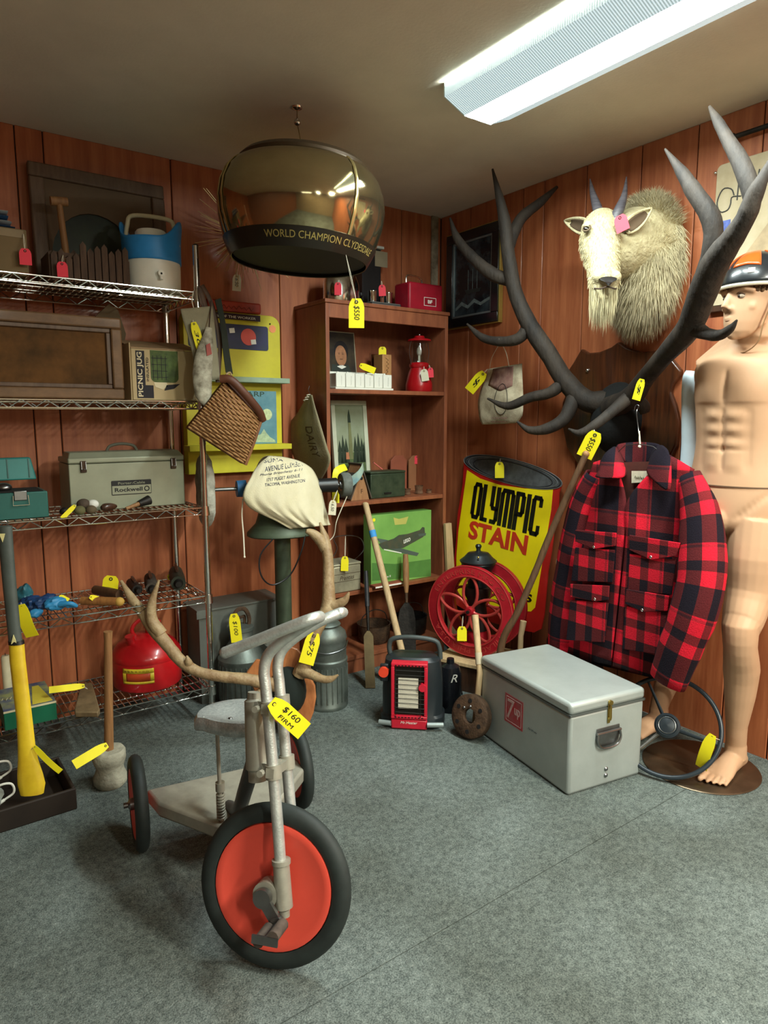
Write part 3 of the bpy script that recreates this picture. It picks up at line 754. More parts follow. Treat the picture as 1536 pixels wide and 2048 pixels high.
# ================================================================ mountain goat head
GO = mat('goat_hide', 'a89b74', .9, var=.12, vs=22, c2='c0b48e', bump=.7, bs=90)
FUR = mat('goat_fur', 'a99c7c', .95, var=.1, vs=6, c2='d6caa4', lo=.3, hi=.7)
t = thing('goat_head', 'shoulder mounted white mountain goat head with black horns on the wood wall', 'mounted head', (0, -1.38, 1.66))
p0, p1 = on(1205, 428, x=-.30), on(1211, 574, x=-.47)
gs = V((.814, -.58, 0)); axg = (p1-p0).normalized(); gd = gs.cross(axg).normalized()
if gd.dot(CAM-p0) < 0: gd = -gd
Lg = (p1-p0).length
prof = [(-.06, .035, .04, -.03), (.0, .062, .06, -.03), (.12, .076, .082, -.035), (.3, .079, .088, -.035), (.42, .073, .08, -.03), (.6, .059, .066, -.02), (.78, .054, .056, -.012), (.9, .056, .052, -.010), (.98, .050, .044, -.012), (1.04, .03, .028, -.02)]
mb = MB(); mb.loft([(p0 + axg*Lg*u + gd*o, gs*a, gd*b) for u, a, b, o in prof], 24)
# chin / jaw
mb.loft([(p0 + axg*Lg*u + gd*o, gs*a, gd*b) for u, a, b, o in ((.5, .045, .05, -.07), (.8, .044, .045, -.055), (1.0, .046, .036, -.035), (1.10, .036, .024, -.035))], 18)
capc = V((-.035, -1.372, 1.925))
# neck from cape to back of the head
nk = bez([capc + V((-.02, 0, .03)), capc + V((-.10, .0, .06)), p0*.5 + p1*.5 + V((.10, .05, .02)), (p0*.7+p1*.3) - gd*.03], 8)
mb.tube(nk, [.17, .165, .155, .145, .13, .115, .10, .085, .07], 20)
mb.sph(capc + V((-.02, 0, 0)), (.10, .165, .262), 24, 16)
mb.sph(capc + V((-.07, -.03, -.05)), (.10, .13, .19), 20, 14)
# brow bumps and eye sockets
for s in (-1, 1):
    mb.sph(p0 + axg*Lg*.26 + gs*.062*s + gd*.028, (.026, .026, .02), 12, 8)
    mb.sph(p0 + axg*Lg*.93 + gs*.032*s + gd*.022, (.022, .022, .022), 12, 8)
mb.v = [V((min(p.x, -.002), p.y, p.z)) for p in mb.v]
GB = build('body', mb, GO, t, remesh=.0065, smoothmod=4, fixn=True)
for s in (-1, 1):
    e = p0 + axg*Lg*.315 + gs*.0735*s + gd*.030
    mb = MB(); mb.sph(e, .0125, 14, 10); ey_ = build('eye', mb, mat('glass_eye', '1a140d', .08, coat=1), t)
    mb = MB(); mb.ring(e + gd*.006, .014, .0035, 18, 6, (gd + gs*s*.6)); build('eyelid', mb, mat('eyelid_dark', '5b4a35', .8), ey_)
# nose and mouth
q = p0 + axg*Lg*1.0 + gd*.030
mb = MB(); mb.loft([(q + gd*-.004 - axg*.012, gs*.034, axg*.010), (q + gd*.008, gs*.031, axg*.013), (q + gd*.011 + axg*.014, gs*.014, axg*.010), (q + gd*.006 + axg*.027, gs*.006, axg*.004)], 16); build('nose', mb, mat('black_nose', '17120f', .45), t)
q2 = p0 + axg*Lg*1.07 + gd*.016
mb = MB(); mb.tube(bez([q2 - gs*.044 - gd*.028 - axg*.034, q2 - gs*.026 + gd*.004 + axg*.002, q2 - axg*.002 + gd*.010, q2 + gs*.026 + gd*.004 + axg*.002, q2 + gs*.044 - gd*.028 - axg*.034], 16), .0028, 6); build('mouth_line', mb, mat('mouth_dark', '3d2c20', .8), t)
HORN = mat('goat_horn', '3c3a40', .35, var=.3, vs=30, c2='5a565a', stretch=(.5, .5, 4))
for pts in ([(1203, 447, -.31), (1194, 415, -.29), (1185, 385, -.25), (1180, 358, -.2)], [(1227, 443, -.31), (1240, 415, -.29), (1249, 388, -.25), (1253, 354, -.2)]):
    W_ = bez([on(a, b, x=c) for a, b, c in pts], 26); rad = lerpl([.0215, .0185, .011, .002], 26)
    rad = [r*(1 + (.05 if i % 2 else 0)) for i, r in enumerate(rad)]
    mb = MB(); mb.tube(W_, rad, 14); build('horn', mb, HORN, t, smooth=70)
def ear(base, tip, w_, up_):
    base, tip = V(base), V(tip); ax = (tip-base); L = ax.length; ax.normalize(); sd_ = V(up_); sd_ = (sd_ - ax*sd_.dot(ax)).normalized(); nn_ = ax.cross(sd_)
    if nn_.dot(CAM-base) < 0: nn_ = -nn_
    def fn(u, v):
        wv = w_*math.sin(PI*min(1, (.12+.88*v)**.8))**.8*(1-.0*v)
        a = (u-.5)*2
        return base + ax*L*v + sd_*wv*a*.5 + nn_*(.018*(a*a) - .004)
    mb = MB(); mb.grid(fn, 9, 14); o = build('ear', mb, GO, t, solid=.006)
    mb = MB(); mb.grid(lambda u, v: fn(.14+.72*u, .1+.72*v) + nn_*.0045, 7, 10); build('ear_lining', mb, mat('ear_dark', '4b3a28', .9, var=.2), o, solid=.001)
ear(on(1188, 459, x=-.31), on(1133, 442, x=-.27), .062, (0, 0, 1))
ear(on(1250, 462, x=-.31), on(1303, 418, x=-.25), .06, (0, 0, 1))
# fur strands on the cape and the beard
fu = MB(); rnd = random.Random(3)
def strand(fu, p, d, L, w_):
    d = V(d).normalized(); sd_ = d.cross(V((rnd.uniform(-1,1), rnd.uniform(-1,1), rnd.uniform(-1,1)))).normalized()*w_
    b = len(fu.v); m_ = p + d*L*.55 + V((0, 0, -.1*L)); e_ = p + d*L + V((0, 0, -.3*L))
    fu.v += [p - sd_, p + sd_, m_ + sd_*.7, m_ - sd_*.7, e_]; fu.f += [(b, b+1, b+2, b+3), (b+3, b+2, b+4)]
for i in range(15000):
    a, b = rnd.uniform(0, 2*PI), rnd.uniform(-.98, .98); r_ = math.sqrt(1-b*b)
    nrm_ = V((-abs(math.cos(a))*r_, math.sin(a)*r_, b))
    k = rnd.random()
    if k < .72: p = capc + V((-.02, 0, 0)) + V((nrm_.x*.10, nrm_.y*.165, nrm_.z*.262))
    else: p = capc + V((-.07, -.03, -.05)) + V((nrm_.x*.10, nrm_.y*.13, nrm_.z*.19))
    if (p - (p0*.45+p1*.55)).length < .155 and p.z > 1.8: continue
    if p.x > -.012: continue
    d = nrm_*.45 + V((0, 0, -.75)) + V((rnd.uniform(-.25, .25), rnd.uniform(-.3, .3), rnd.uniform(-.2, .3)))
    if nrm_.z > .45: d = nrm_*.8 + V((rnd.uniform(-.4, .2), rnd.uniform(-.4, .4), 0))
    d.x -= .12
    strand(fu, p + nrm_*.002, d, rnd.uniform(.03, .062), .0011)
build('fur', fu, FUR, GB, smooth=0, fixn=False, kind='stuff')
be = MB(); bq = p0 + axg*Lg*1.02 - gd*.03
for i in range(1500):
    a = rnd.uniform(0, 2*PI); r_ = math.sqrt(rnd.random()); u = rnd.random()
    p = bq + gs*math.cos(a)*r_*.05 + gd*math.sin(a)*r_*.042 + V((0, 0, rnd.uniform(-.01, .06)))
    strand(be, p, V((rnd.uniform(-.12, .12), rnd.uniform(-.12, .12), -1)), rnd.uniform(.06, .125)*(1-.35*r_), .0012)
build('beard', be, mat('beard_fur', 'c6ba92', .95, var=.15, vs=8), GB, smooth=0, fixn=False, kind='stuff')
fh = MB()
for i in range(2600):
    u = rnd.uniform(.0, .95); a = rnd.uniform(0, 2*PI)
    k = min(len(prof)-2, max(0, [j for j in range(len(prof)-1) if prof[j][0] <= u][-1])); w_ = (u-prof[k][0])/(prof[k+1][0]-prof[k][0])
    A_, B_, O_ = (lerp(prof[k][j], prof[k+1][j], w_) for j in (1, 2, 3))
    nrm_ = gs*math.cos(a) + gd*math.sin(a)
    p = p0 + axg*Lg*u + gd*O_ + gs*math.cos(a)*A_ + gd*math.sin(a)*B_
    strand(fh, p, axg*.9 + nrm_*.35 + V((rnd.uniform(-.2,.2), rnd.uniform(-.2,.2), 0)), rnd.uniform(.008, .018), .0009)
build('face_hair', fh, mat('face_fur', 'b5a880', .95, var=.1, vs=9), GB, smooth=0, fixn=False, kind='stuff')
ptag('red price tag hanging from the horn of the goat head', (1240, 436), (1247, 462), 26, RTAG, None, x=-.37, to=on(1229, 436, x=-.36), yaw=.2)
# ================================================================ olympic stain sign
t = thing('tin_sign', 'flat yellow and red paint can shaped tin sign reading OLYMPIC STAIN leaning on the wall', 'sign', (-.05, -.62, .2))
sa_, sb_ = V((-.16, 0, .22)), V((-.03, 0, 1.08))
nS = V((-(sb_.z-sa_.z), 0, (sb_.x-sa_.x))).normalized()      # faces the room, leaning back
def sg(px, py, o=0): return onp(px, py, sa_ + nS*o, nS)
out = [(928, 922), (935, 915), (965, 912), (1005, 915), (1050, 926), (1090, 942), (1118, 957), (1124, 968), (1118, 985), (1116, 1015), (1108, 1060), (1103, 1100), (1096, 1140), (1092, 1185), (1088, 1230), (1082, 1258), (1068, 1265), (1030, 1258), (960, 1238), (905, 1205), (905, 1150), (912, 1085), (915, 1030), (925, 970)]
SRED = mat('red_enamel', 'b3201a', .35, var=.12, coat=.3); SYEL = mat('yellow_enamel', 'f6e012', .38, var=.05, coat=.3)
mb = MB(); mb.prism([sg(*p) for p in out], -nS*.006); pan = build('panel', mb, SRED, t, smooth=30)
yl = [(934, 940), (960, 957), (1000, 970), (1050, 977), (1106, 977), (1102, 1020), (1092, 1080), (1082, 1140), (1074, 1190), (1070, 1215), (1062, 1223), (1040, 1222), (960, 1210), (912, 1190), (913, 1110), (917, 1060), (927, 990)]
mb = MB(); mb.prism([sg(*p, .0012) for p in yl], -nS*.0012); build('label_panel', mb, SYEL, t, smooth=30)
el = []
for i in range(40):
    a = 2*PI*i/40; ca, sa2 = math.cos(a), math.sin(a); el.append((1026 + 100*ca*.985 + 6*sa2, 944 + 25*ca + 24*sa2*-1))
mb = MB(); mb.prism([sg(*p, .0016) for p in el], -nS*.0014); top = build('can_top', mb, mat('grey_print', '5d6164', .5, .3, var=.25, vs=30), t, smooth=30)
for k, off in ((.96, 0), (.80, 2)):
    mb = MB(); mb.tube([sg(1026 + (p[0]-1026)*k, 944 + off + (p[1]-944)*k, .0026) for p in el], .0022, 5, closed=True); build('can_rim_line', mb, mat('dark_print', '23262a', .5), top)
for k in (1.0, .9):
    mb = MB(); mb.tube([sg(1026 + (p[0]-1026)*k, 944 + (p[1]-944)*k, .003) for p in el], .0014, 5, closed=True); build('can_rim_highlight', mb, mat('pale_grey_print', '9ba0a2', .4, .4), top)
def stext(s, p00, p10, p01, m, **k):
    a, b, c = sg(*p00, .0018), sg(*p10, .0018), sg(*p01, .0018); ex_, ey_ = b-a, c-a
    nrm_ = nS
    return text(pan, s, a, ex_, ey_, 1, 1, m, .0008, bend=lambda u, v, d: a + ex_*(u+.5) + ey_*(v+.5) + nrm_*(d*.6+.0008), **k)
SBLK = mat('black_enamel', '12120f', .4)
# tall condensed capitals drawn as strokes
GL = {'O': [[(.0,.12),(.0,.88),(.18,1),(.82,1),(1,.88),(1,.12),(.82,0),(.18,0)]], 'L': [[(0,1),(0,.0),(1,.0)]], 'Y': [[(0,1),(0,.5),(.2,.4),(1,.4)],[(1,1),(1,.1),(.8,0),(.1,0)]],
      'M': [[(0,0),(0,.88),(.1,1),(.9,1),(1,.88),(1,0)],[(.5,1),(.5,0)]], 'P': [[(0,0),(0,1),(.85,1),(1,.9),(1,.52),(.85,.42),(0,.42)]], 'I': [[(.5,1),(.5,0)]], 'C': [[(1,.8),(1,.95),(.85,1),(.15,1),(0,.9),(0,.1),(.15,0),(.85,0),(1,.05),(1,.2)]]}
wid = {'O': .115, 'L': .085, 'Y': .1, 'M': .19, 'P': .105, 'I': .02, 'C': .115}; x = .0
A0, A1, A2 = sg(944, 1032), sg(1074, 1069), sg(953, 968)
gapw = .078
tot = sum(wid[c] for c in 'OLYMPIC') + gapw*6
for c in 'OLYMPIC':
    for st in GL[c]:
        mb = MB(); P = [A0 + (A1-A0)*((x + u*wid[c])/tot) + (A2-A0)*v + nS*.0024 for u, v in st]
        if c == 'O': P = P + [P[0]]
        for a, b in zip(P[:-1], P[1:]):
            d = (b-a); th_ = .028 if abs(d.z) > .03 else .022
            mb.bar(a - d.normalized()*th_*.35, b + d.normalized()*th_*.35, th_, .0012, nS)
        build('letter_stroke', mb, SBLK, pan, smooth=0)
    x += wid[c] + gapw
stext('STAIN', (936, 1076), (1052, 1111), (941, 1040), mat('red_letter', 'c8331d', .4), bold=.035)
stext('S', (1050, 1203), (1063, 1205), (1052, 1187), SBLK, bold=.03)
ptag('yellow price tag on the grey lid of the tin sign', (999, 928), (999, 956), 18, YTAG, None, x=-.075, to=on(1001, 917, x=-.06))
# ================================================================ framed picture on the right wall
t = thing('framed_picture', 'black and gold framed dark ship print on the right wall in the corner', 'picture', (-.03, -.29, 1.79))
y0, y1, z0, z1 = -.505, -.085, 1.79, 2.30
Tr = Matrix.Translation((-.002, 0, 0)) @ Matrix.Rotation(-PI/2, 4, 'Z')     # local x = -y, local y- = towards the room
fx = lambda y: -y
def pframe(t, T, x0, x1, z0, z1, w_, d0, d1, m, name='frame_rail', bev=.003):
    for a in ((x0, x1, z1-w_, z1), (x0, x1, z0, z0+w_), (x0, x0+w_, z0+w_, z1-w_), (x1-w_, x1, z0+w_, z1-w_)):
        mb = MB(T); mb.box(a[0], a[1], d0, d1, a[2], a[3]); build(name, mb, m, t, smooth=30, bevel=bev)
pframe(t, Tr, .085, .505, z0, z1, .006, -.026, 0, mat('gilt_edge', 'b39a4e', .4, .6), 'gilt_edge', .001)
pframe(t, Tr, .091, .499, z0+.006, z1-.006, .05, -.034, 0, mat('black_lacquer', '14181b', .25, coat=.5))
pframe(t, Tr, .141, .449, z0+.056, z1-.056, .010, -.028, 0, mat('silver_slip', '7f8a8a', .35, .6), 'inner_slip', .001)
def ship_mat():
    return mat('dark_ship_print', '10171c', .25, c2='4d5c61', vs=7, var=.3, lo=.42, hi=.75)
mb = MB(Tr); mb.box(.151, .439, -.020, -.006, z0+.066, z1-.066); pr_ = build('print', mb, ship_mat(), t, smooth=0)
pale = mat('pale_print', '64706f', .5, var=.3, vs=40)
mb = MB(Tr); mb.prism2([(.23, 1.99), (.36, 1.985), (.35, 1.967), (.25, 1.965)], -.0212, -.0198); build('ship_hull', mb, mat('hull_print', '2b2f2d', .5), pr_, smooth=0)
for x in (.26, .295, .33):
    mb = MB(Tr); mb.box(x-.0012, x+.0012, -.0214, -.0198, 1.985, 2.09); build('ship_mast', mb, pale, pr_, smooth=0)
mb = MB(Tr); mb.prism2([(.16, 1.90), (.21, 1.93), (.26, 1.905), (.31, 1.935), (.36, 1.91), (.43, 1.93), (.43, 1.915), (.36, 1.893), (.31, 1.915), (.26, 1.888), (.21, 1.91), (.16, 1.885)], -.0212, -.0198); build('wave', mb, pale, pr_, smooth=0)
# ================================================================ cream sign at the top right
t = thing('painted_sign', 'cream painted sign with large curly lettering behind the helmeted mannequin', 'sign', (-.01, -2.0, 1.72))
mb = MB(Tr); mb.prism2(rrect(1.628, 2.35, 1.725, 2.24, .02), -.012, -.001); sg2 = build('board', mb, mat('cream_board', 'ab9a78', .7, var=.14, vs=5, c2='c2b496'), t, smooth=30, bevel=.002)
mb = MB(Tr); mb.box(1.628, 2.35, -.022, -.001, 1.70, 1.722); build('lower_rail', mb, DARKW, t, smooth=30, bevel=.003)
GREY = mat('dark_script_paint', '3a3a38', .6)
G = lambda pxs: [on(a, b, x=-.0155) for a, b in pxs]
for pts in ([(1468, 390), (1463, 378), (1448, 377), (1438, 392), (1434, 410), (1441, 424), (1455, 420), (1461, 408), (1464, 394), (1482, 392)], [(1478, 360), (1476, 380), (1474, 400)], [(1506, 351), (1510, 341)], [(1516, 355), (1519, 338)], [(1534, 335), (1526, 340), (1532, 347), (1524, 352)], [(1508, 369), (1512, 357), (1516, 368)]):
    mb = MB(); mb.tube(bez(G(pts), 24) if len(pts) > 3 else G(pts), .0022, 6); build('lettering', mb, GREY, sg2)
mb = MB(); a, b = on(1446, 442, x=-.014), on(1459, 474, x=-.014); mb.box(-.0145, -.0118, min(a.y, b.y), max(a.y, b.y), min(a.z, b.z), max(a.z, b.z)); st = build('blue_sticker', mb, mat('blue_sticker', '5465a8', .6, var=.3, vs=60), sg2, smooth=0)
text(sg2, 'Co', on(1441, 575, x=-.0135), (0, -1, 0), (0, 0, 1), .035, .03, GREY)
mb = MB(); mb.sph(on(1431, 346, x=-.014), .006, 10, 8); build('nail', mb, CHROME, t)
mb = MB(Tr); mb.prism2([(1.76, 1.90), (1.84, 2.00), (1.93, 2.04), (2.05, 2.0), (2.2, 2.03), (2.2, 1.80), (1.80, 1.80)], -.0135, -.0115); build('painted_figure', mb, mat('tan_paint', 'b09a78', .7, var=.2, vs=14), sg2, smooth=0)
# ================================================================ mannequin
SKIN = mat('tan_fibreglass', 'c39b7a', .5, var=.04, vs=3, spec=.35)
bc = V((-.25, -1.845, 0))
t = thing('mannequin', 'armless tan male mannequin wearing a crash helmet on a round steel base', 'mannequin', bc)
mb = MB(); mb.lathe([(.0, 0), (.20, 0), (.205, .003), (.2, .007), (.0, .009)], 48, bc); build('base_plate', mb, mat('brown_steel_plate', '6b5a47', .28, .8, var=.25, vs=5), t)
a = R(181); f = V((math.cos(a), math.sin(a), 0)); l = V((-f.y, f.x, 0))
pc = V((-.222, -1.885, 0))
def bp(fo, lo, z): return pc + f*fo + l*lo + V((0, 0, z))
def sec(z, hw, hd, fo=0, lo=0): return (bp(fo, lo, z), l*hw, f*hd)
mb = MB()
TS = [(.90, .10, .07, 0), (.93, .15, .10, 0), (1.0, .168, .112, -.005), (1.08, .158, .104, 0), (1.15, .145, .096, .004), (1.22, .139, .094, .006), (1.30, .144, .104, .006), (1.38, .152, .113, .004), (1.45, .156, .110, 0), (1.49, .152, .098, -.006), (1.52, .125, .078, -.012), (1.545, .075, .062, -.012), (1.56, .058, .056, -.01)]
cv_ = bez([V((a_, b_, c_)) for a_, b_, c_, d_ in TS], 110); cf_ = bez([V((a_, d_, 0)) for a_, b_, c_, d_ in TS], 110); vs = []; fs = []; nt_ = 72
G_ = lambda x_: math.exp(-x_*x_)
for q_, g_ in zip(cv_, cf_):
    z = q_.x
    for k in range(nt_):
        a_ = 2*PI*k/nt_; lo_, fo_ = q_.y*math.cos(a_), q_.z*math.sin(a_)
        if math.sin(a_) > 0:
            al = abs(lo_); w_ = math.sin(a_)**.5
            pec = G_((al-.075)/.058) * (G_((z-1.405)/.055) if z > 1.405 else G_((z-1.405)/.065) * max(0, min(1, (z-1.340-.08*max(0, al-.1))/.012)))
            d_ = .017*pec - .007*G_(lo_/.010)*max(0, min(1, (z-1.33)/.03))*max(0, min(1, (1.47-z)/.03))
            if 1.11 < z < 1.335:
                fade = min(1, (z-1.11)/.03, (1.335-z)/.015)
                d_ += fade*(G_((al-.036)/.032)*(.006 + (.0036*math.cos((z-1.305)/.0475*2*PI) if z > 1.185 else -.002*0)) - .005*G_(lo_/.007) - .005*G_((al-.078)/.010))
            d_ -= .010*G_(lo_/.009)*G_((z-1.192)/.010)
            d_ -= .006*G_((al - .055 - (z-.95)*.9)/.012)*max(0, min(1, (1.08-z)/.03))*max(0, min(1, (z-.95)/.02))
            fo_ += d_*w_
        vs.append(bp(fo_ + g_.y, lo_, z))
m_ = len(cv_)
for i_ in range(m_-1):
    for k in range(nt_): fs.append((i_*nt_+k, i_*nt_+(k+1)%nt_, (i_+1)*nt_+(k+1)%nt_, (i_+1)*nt_+k))
fs += [tuple(range(nt_-1, -1, -1)), tuple((m_-1)*nt_+k for k in range(nt_))]
mb._add(vs, fs)
for s in (-1, 1):
    mb.tube([bp(-.01, .02*s, 1.58), bp(-.02, .14*s, 1.472)], [.035, .05], 12)
    mb.sph(bp(-.008, .128*s, 1.45), (.03, .075, .065), 16, 10, Matrix.Rotation(math.atan2(l.y, l.x), 3, 'Z'))
mb.sph(bp(.066, 0, .955), (.052, .05, .055), 16, 10)
# legs
kn = on(1480, 1262, x=-.305); an = on(1472, 1488, z=.105)
Lg_ = [(bp(0, .088, .95), .092), (bp(.015, .09, .82), .09), (bp(.02, .088, .70), .078), (lerp(bp(.02, .088, .7), kn, .75), .066), (kn + V((0, 0, .02)), .060), (kn - V((-.01, 0, .06)), .054), (lerp(kn, an, .33) - f*.02, .060), (lerp(kn, an, .55) - f*.015, .052), (lerp(kn, an, .82), .037), (an, .035), (an - V((0, 0, .035)), .036)]
mb.tube(bez([p for p, r in Lg_], 30), lerpl([r for p, r in Lg_], 30), 20)
mb.sph(kn + f*.022 + V((0, 0, .01)), (.036, .036, .042), 14, 10)
a2 = on(1318, 1415, x=-.17); k2 = V((-.19, -1.70, .50))
Lr_ = [(bp(0, -.088, .95), .092), (bp(.02, -.10, .80), .088), (bp(.03, -.12, .66), .072), (k2 + V((0, 0, .02)), .06), (k2 - V((0, 0, .07)), .054), (lerp(k2, a2, .35) + V((.02, 0, 0)), .06), (lerp(k2, a2, .6) + V((.01, 0, 0)), .05), (lerp(k2, a2, .88), .037), (a2, .035), (a2 - V((0, 0, .03)), .036)]
mb.tube(bez([p for p, r in Lr_], 30), lerpl([r for p, r in Lr_], 30), 20)
def foot(mb, ank, fd, zf):
    fd = V(fd); fd.z = 0; fd.normalize(); sd_ = V((-fd.y, fd.x, 0)); g_ = V((ank.x, ank.y, zf))
    mb.loft([(g_ - fd*.055 + V((0, 0, .028)), sd_*.012, V((0, 0, .012))), (g_ - fd*.045 + V((0, 0, .032)), sd_*.03, V((0, 0, .03))), (g_ + V((0, 0, .045)), sd_*.034, V((0, 0, .045))), (g_ + fd*.06 + V((0, 0, .036)), sd_*.037, V((0, 0, .034))), (g_ + fd*.11 + V((0, 0, .024)), sd_*.045, V((0, 0, .022))), (g_ + fd*.145 + V((0, 0, .017)), sd_*.045, V((0, 0, .015)))], 18)
    for k, (w_, L_, o_) in enumerate(((.0125, .058, -.034), (.009, .055, -.012), (.0085, .048, .006), (.008, .04, .022), (.0075, .03, .037))):
        b0 = g_ + fd*.125 + sd_*o_ + V((0, 0, .018)); e0 = g_ + fd*(.13+L_) + sd_*o_*1.1 + V((0, 0, .011))
        mb.tube([b0, lerp(b0, e0, .6) + V((0, 0, .003)), e0], [w_*1.05, w_, w_*.75], 10); mb.sph(e0, w_*.78, 10, 8)
    mb.tube([ank, V((ank.x, ank.y, zf+.045))], [.037, .04], 16)
foot(mb, an, on(1424, 1563, z=.02) - V((an.x, an.y, .02)), .008)
foot(mb, a2 + V((0, 0, 0)), V((-.85, .1, 0)), .03)
# neck and head (turned to its right)
ah = R(160); hf = V((math.cos(ah), math.sin(ah), 0)); hl = V((-hf.y, hf.x, 0))
hc = on(1508, 604, x=-.262)
def hp_(fo, lo, z): return hc + hf*fo + hl*lo + V((0, 0, z))
mb.tube([bp(-.015, 0, 1.50), bp(-.008, 0, 1.55), hp_(-.025, 0, -.09), hp_(-.02, 0, -.03)], [.07, .056, .054, .055], 18)
HS = [(-.122, .062, .012, .014), (-.116, .058, .028, .026), (-.10, .046, .052, .042), (-.07, .028, .075, .055), (-.035, .012, .09, .066), (.005, .002, .096, .073), (.045, -.004, .098, .076), (.085, -.008, .088, .068), (.112, -.01, .05, .04), (.118, -.01, .02, .015)]
mb.loft([(hp_(fo, 0, z), hl*w_, hf*d_) for z, fo, d_, w_ in HS], 28)
mb.tube(bez([hp_(.093, 0, .026), hp_(.102, 0, .008), hp_(.112, 0, -.012), hp_(.117, 0, -.026)], 8), lerpl([.010, .0105, .0125, .0115], 8), 10)
for s in (-1, 1):
    mb.sph(hp_(.103, .012*s, -.028), (.011, .010, .009), 10, 8)
    mb.tube([hp_(.094, .012*s, .030), hp_(.082, .048*s, .033), hp_(.058, .064*s, .022)], [.009, .010, .008], 8)        # brow
    mb.sph(hp_(.050, .040*s, -.022), .024, 12, 8)                                                                       # cheekbone
    mb.tube([hp_(.046, .024*s, -.100), hp_(.0, .046*s, -.066)], [.016, .014], 8)                                          # jaw line
    mb.sph(hp_(-.012, .075*s, -.006), (.018, .012, .030), 12, 8)                                                        # ear
mb.tube(bez([hp_(.082, -.026, -.060), hp_(.098, -.010, -.056), hp_(.100, 0, -.058), hp_(.098, .010, -.056), hp_(.082, .026, -.060)], 12), .0062, 8)
mb.tube(bez([hp_(.080, -.022, -.070), hp_(.097, 0, -.071), hp_(.080, .022, -.070)], 10), .0072, 8)
mb.sph(hp_(.074, 0, -.104), .022, 12, 8)
BODY = build('body', mb, SKIN, t, remesh=.0042, smoothmod=2)
for s in (-1, 1):
    mb = MB(); mb.sph(hp_(.079, .032*s, .010), (.013, .013, .010), 14, 10); e_ = build('eye', mb, mat('painted_eye', 'a3917c', .3), t)
    mb = MB(); mb.sph(hp_(.0895, .032*s, .010), (.0042, .0055, .0055), 10, 8); build('iris', mb, mat('dark_iris', '2b2118', .3), e_)
    mb = MB(); mb.tube(bez([hp_(.088, .016*s, .013), hp_(.091, .030*s, .021), hp_(.080, .046*s, .014)], 8), .0022, 6); build('eyelid', mb, mat('lid_brown', '5e4635', .7), e_)
    mb = MB(); mb.tube(bez([hp_(.1005, .010*s, .034), hp_(.0945, .034*s, .045), hp_(.074, .058*s, .036)], 8), [.0022, .003, .0035, .0038, .0036, .0032, .0028, .002, .0012], 6, flat=.8); build('eyebrow', mb, mat('brow_tan', '8d6d50', .8), t)
mb = MB(); mb.tube(bez([hp_(.092, -.022, -.0645), hp_(.1045, 0, -.0645), hp_(.092, .022, -.0645)], 10), .0012, 6); build('lip_line', mb, mat('lip_shadow', '8a6650', .7), t)
for z0_, z1_ in ((1.066, 1.069),):
    mb = MB(); mb.loft([sec(1.0655, .1625, .1085), sec(1.069, .1620, .108)], 40); build('waist_seam', mb, mat('seam_brown', '5f4733', .8), t)
# pale arm stump plugged in at the right shoulder
mb = MB(); ar = [(1386, 742, 13), (1384, 755, 18), (1383, 790, 19), (1382, 840, 18), (1381, 885, 17), (1380, 930, 19), (1376, 985, 15), (1374, 1020, 13)]
W_ = [on(a_, b_, x=-.20) for a_, b_, r_ in ar]; mb.tube(bez(W_, 26), lerpl([r_/pxm(p) for (a_, b_, r_), p in zip(ar, W_)], 26), 16); build('arm', mb, mat('pale_blue_plastic', 'd3e3ea', .45, var=.06, vs=9), t, label='pale blue-white arm beside the torso')
# hair curls below the helmet
rnd = random.Random(5)
mb = MB()
for k in range(260):
    th = rnd.uniform(-2.2, 2.2); z = rnd.uniform(.026, .06); w_ = .074 + .004*rnd.random()
    if abs(th) < .85: continue
    p = hp_(.096*math.cos(th)-.004, w_*math.sin(th), z); mb.sph(p, rnd.uniform(.004, .008), 7, 5)
build('hair', mb, mat('brown_curls', '5b4228', .8, var=.3, vs=40), t, kind='stuff')
# helmet is its own thing, set on the head
th_ = thing('crash_helmet', 'black and orange half shell crash helmet with cream rim on the mannequin head', 'helmet', hp_(-.01, 0, .045))
HBK = mat('black_helmet_paint', '1c2023', .3, var=.1, coat=.5); HOR = mat('orange_helmet_paint', 'c2541c', .3, var=.08, coat=.5)
rx, ry, rz = .122, .104, .112
def dome(fo, th, ph, k=1.0): return hp_(-.010 + rx*k*math.cos(ph)*math.cos(th), ry*k*math.cos(ph)*math.sin(th), .045 + rz*k*math.sin(ph))
mb = MB(); mb.grid(lambda u, v: dome(0, 2*PI*u, v*PI/2*.999), 48, 14, wrapu=True); shl = build('shell', mb, HBK, th_, solid=.008)
for (t0, t1) in ((-.95, -.12), (.12, .95), (1.35, 2.4), (-2.4, -1.35)):
    mb = MB(); mb.grid(lambda u, v: dome(0, lerp(t0, t1, u), lerp(.55, 1.38, v) - .12*abs(u-.5), 1.045), 12, 10); build('orange_panel', mb, HOR, shl, solid=.004)
mb = MB(); mb.tube([dome(0, 2*PI*i/48, -.02, 1.02) for i in range(48)], .0062, 8, closed=True); build('rim_trim', mb, mat('cream_trim', 'cfc5ad', .6), th_)
mb = MB(); mb.grid(lambda u, v: dome(0, lerp(.62, .80, u), lerp(.28, .42, v), 1.046), 4, 4); build('sticker', mb, PAPER, shl, solid=.001)
for s in (-1, 1):
    pass
mb = MB(); mb.tube(bez([dome(0, 1.5, 0), hp_(.02, .07, -.07), hp_(.02, .05, -.135), hp_(.03, 0, -.165), hp_(.02, -.05, -.135), hp_(.02, -.07, -.07), dome(0, -1.5, 0)], 30), .004, 6, flat=.4); build('chin_strap', mb, mat('tan_strap', '8a6f4e', .7), th_)
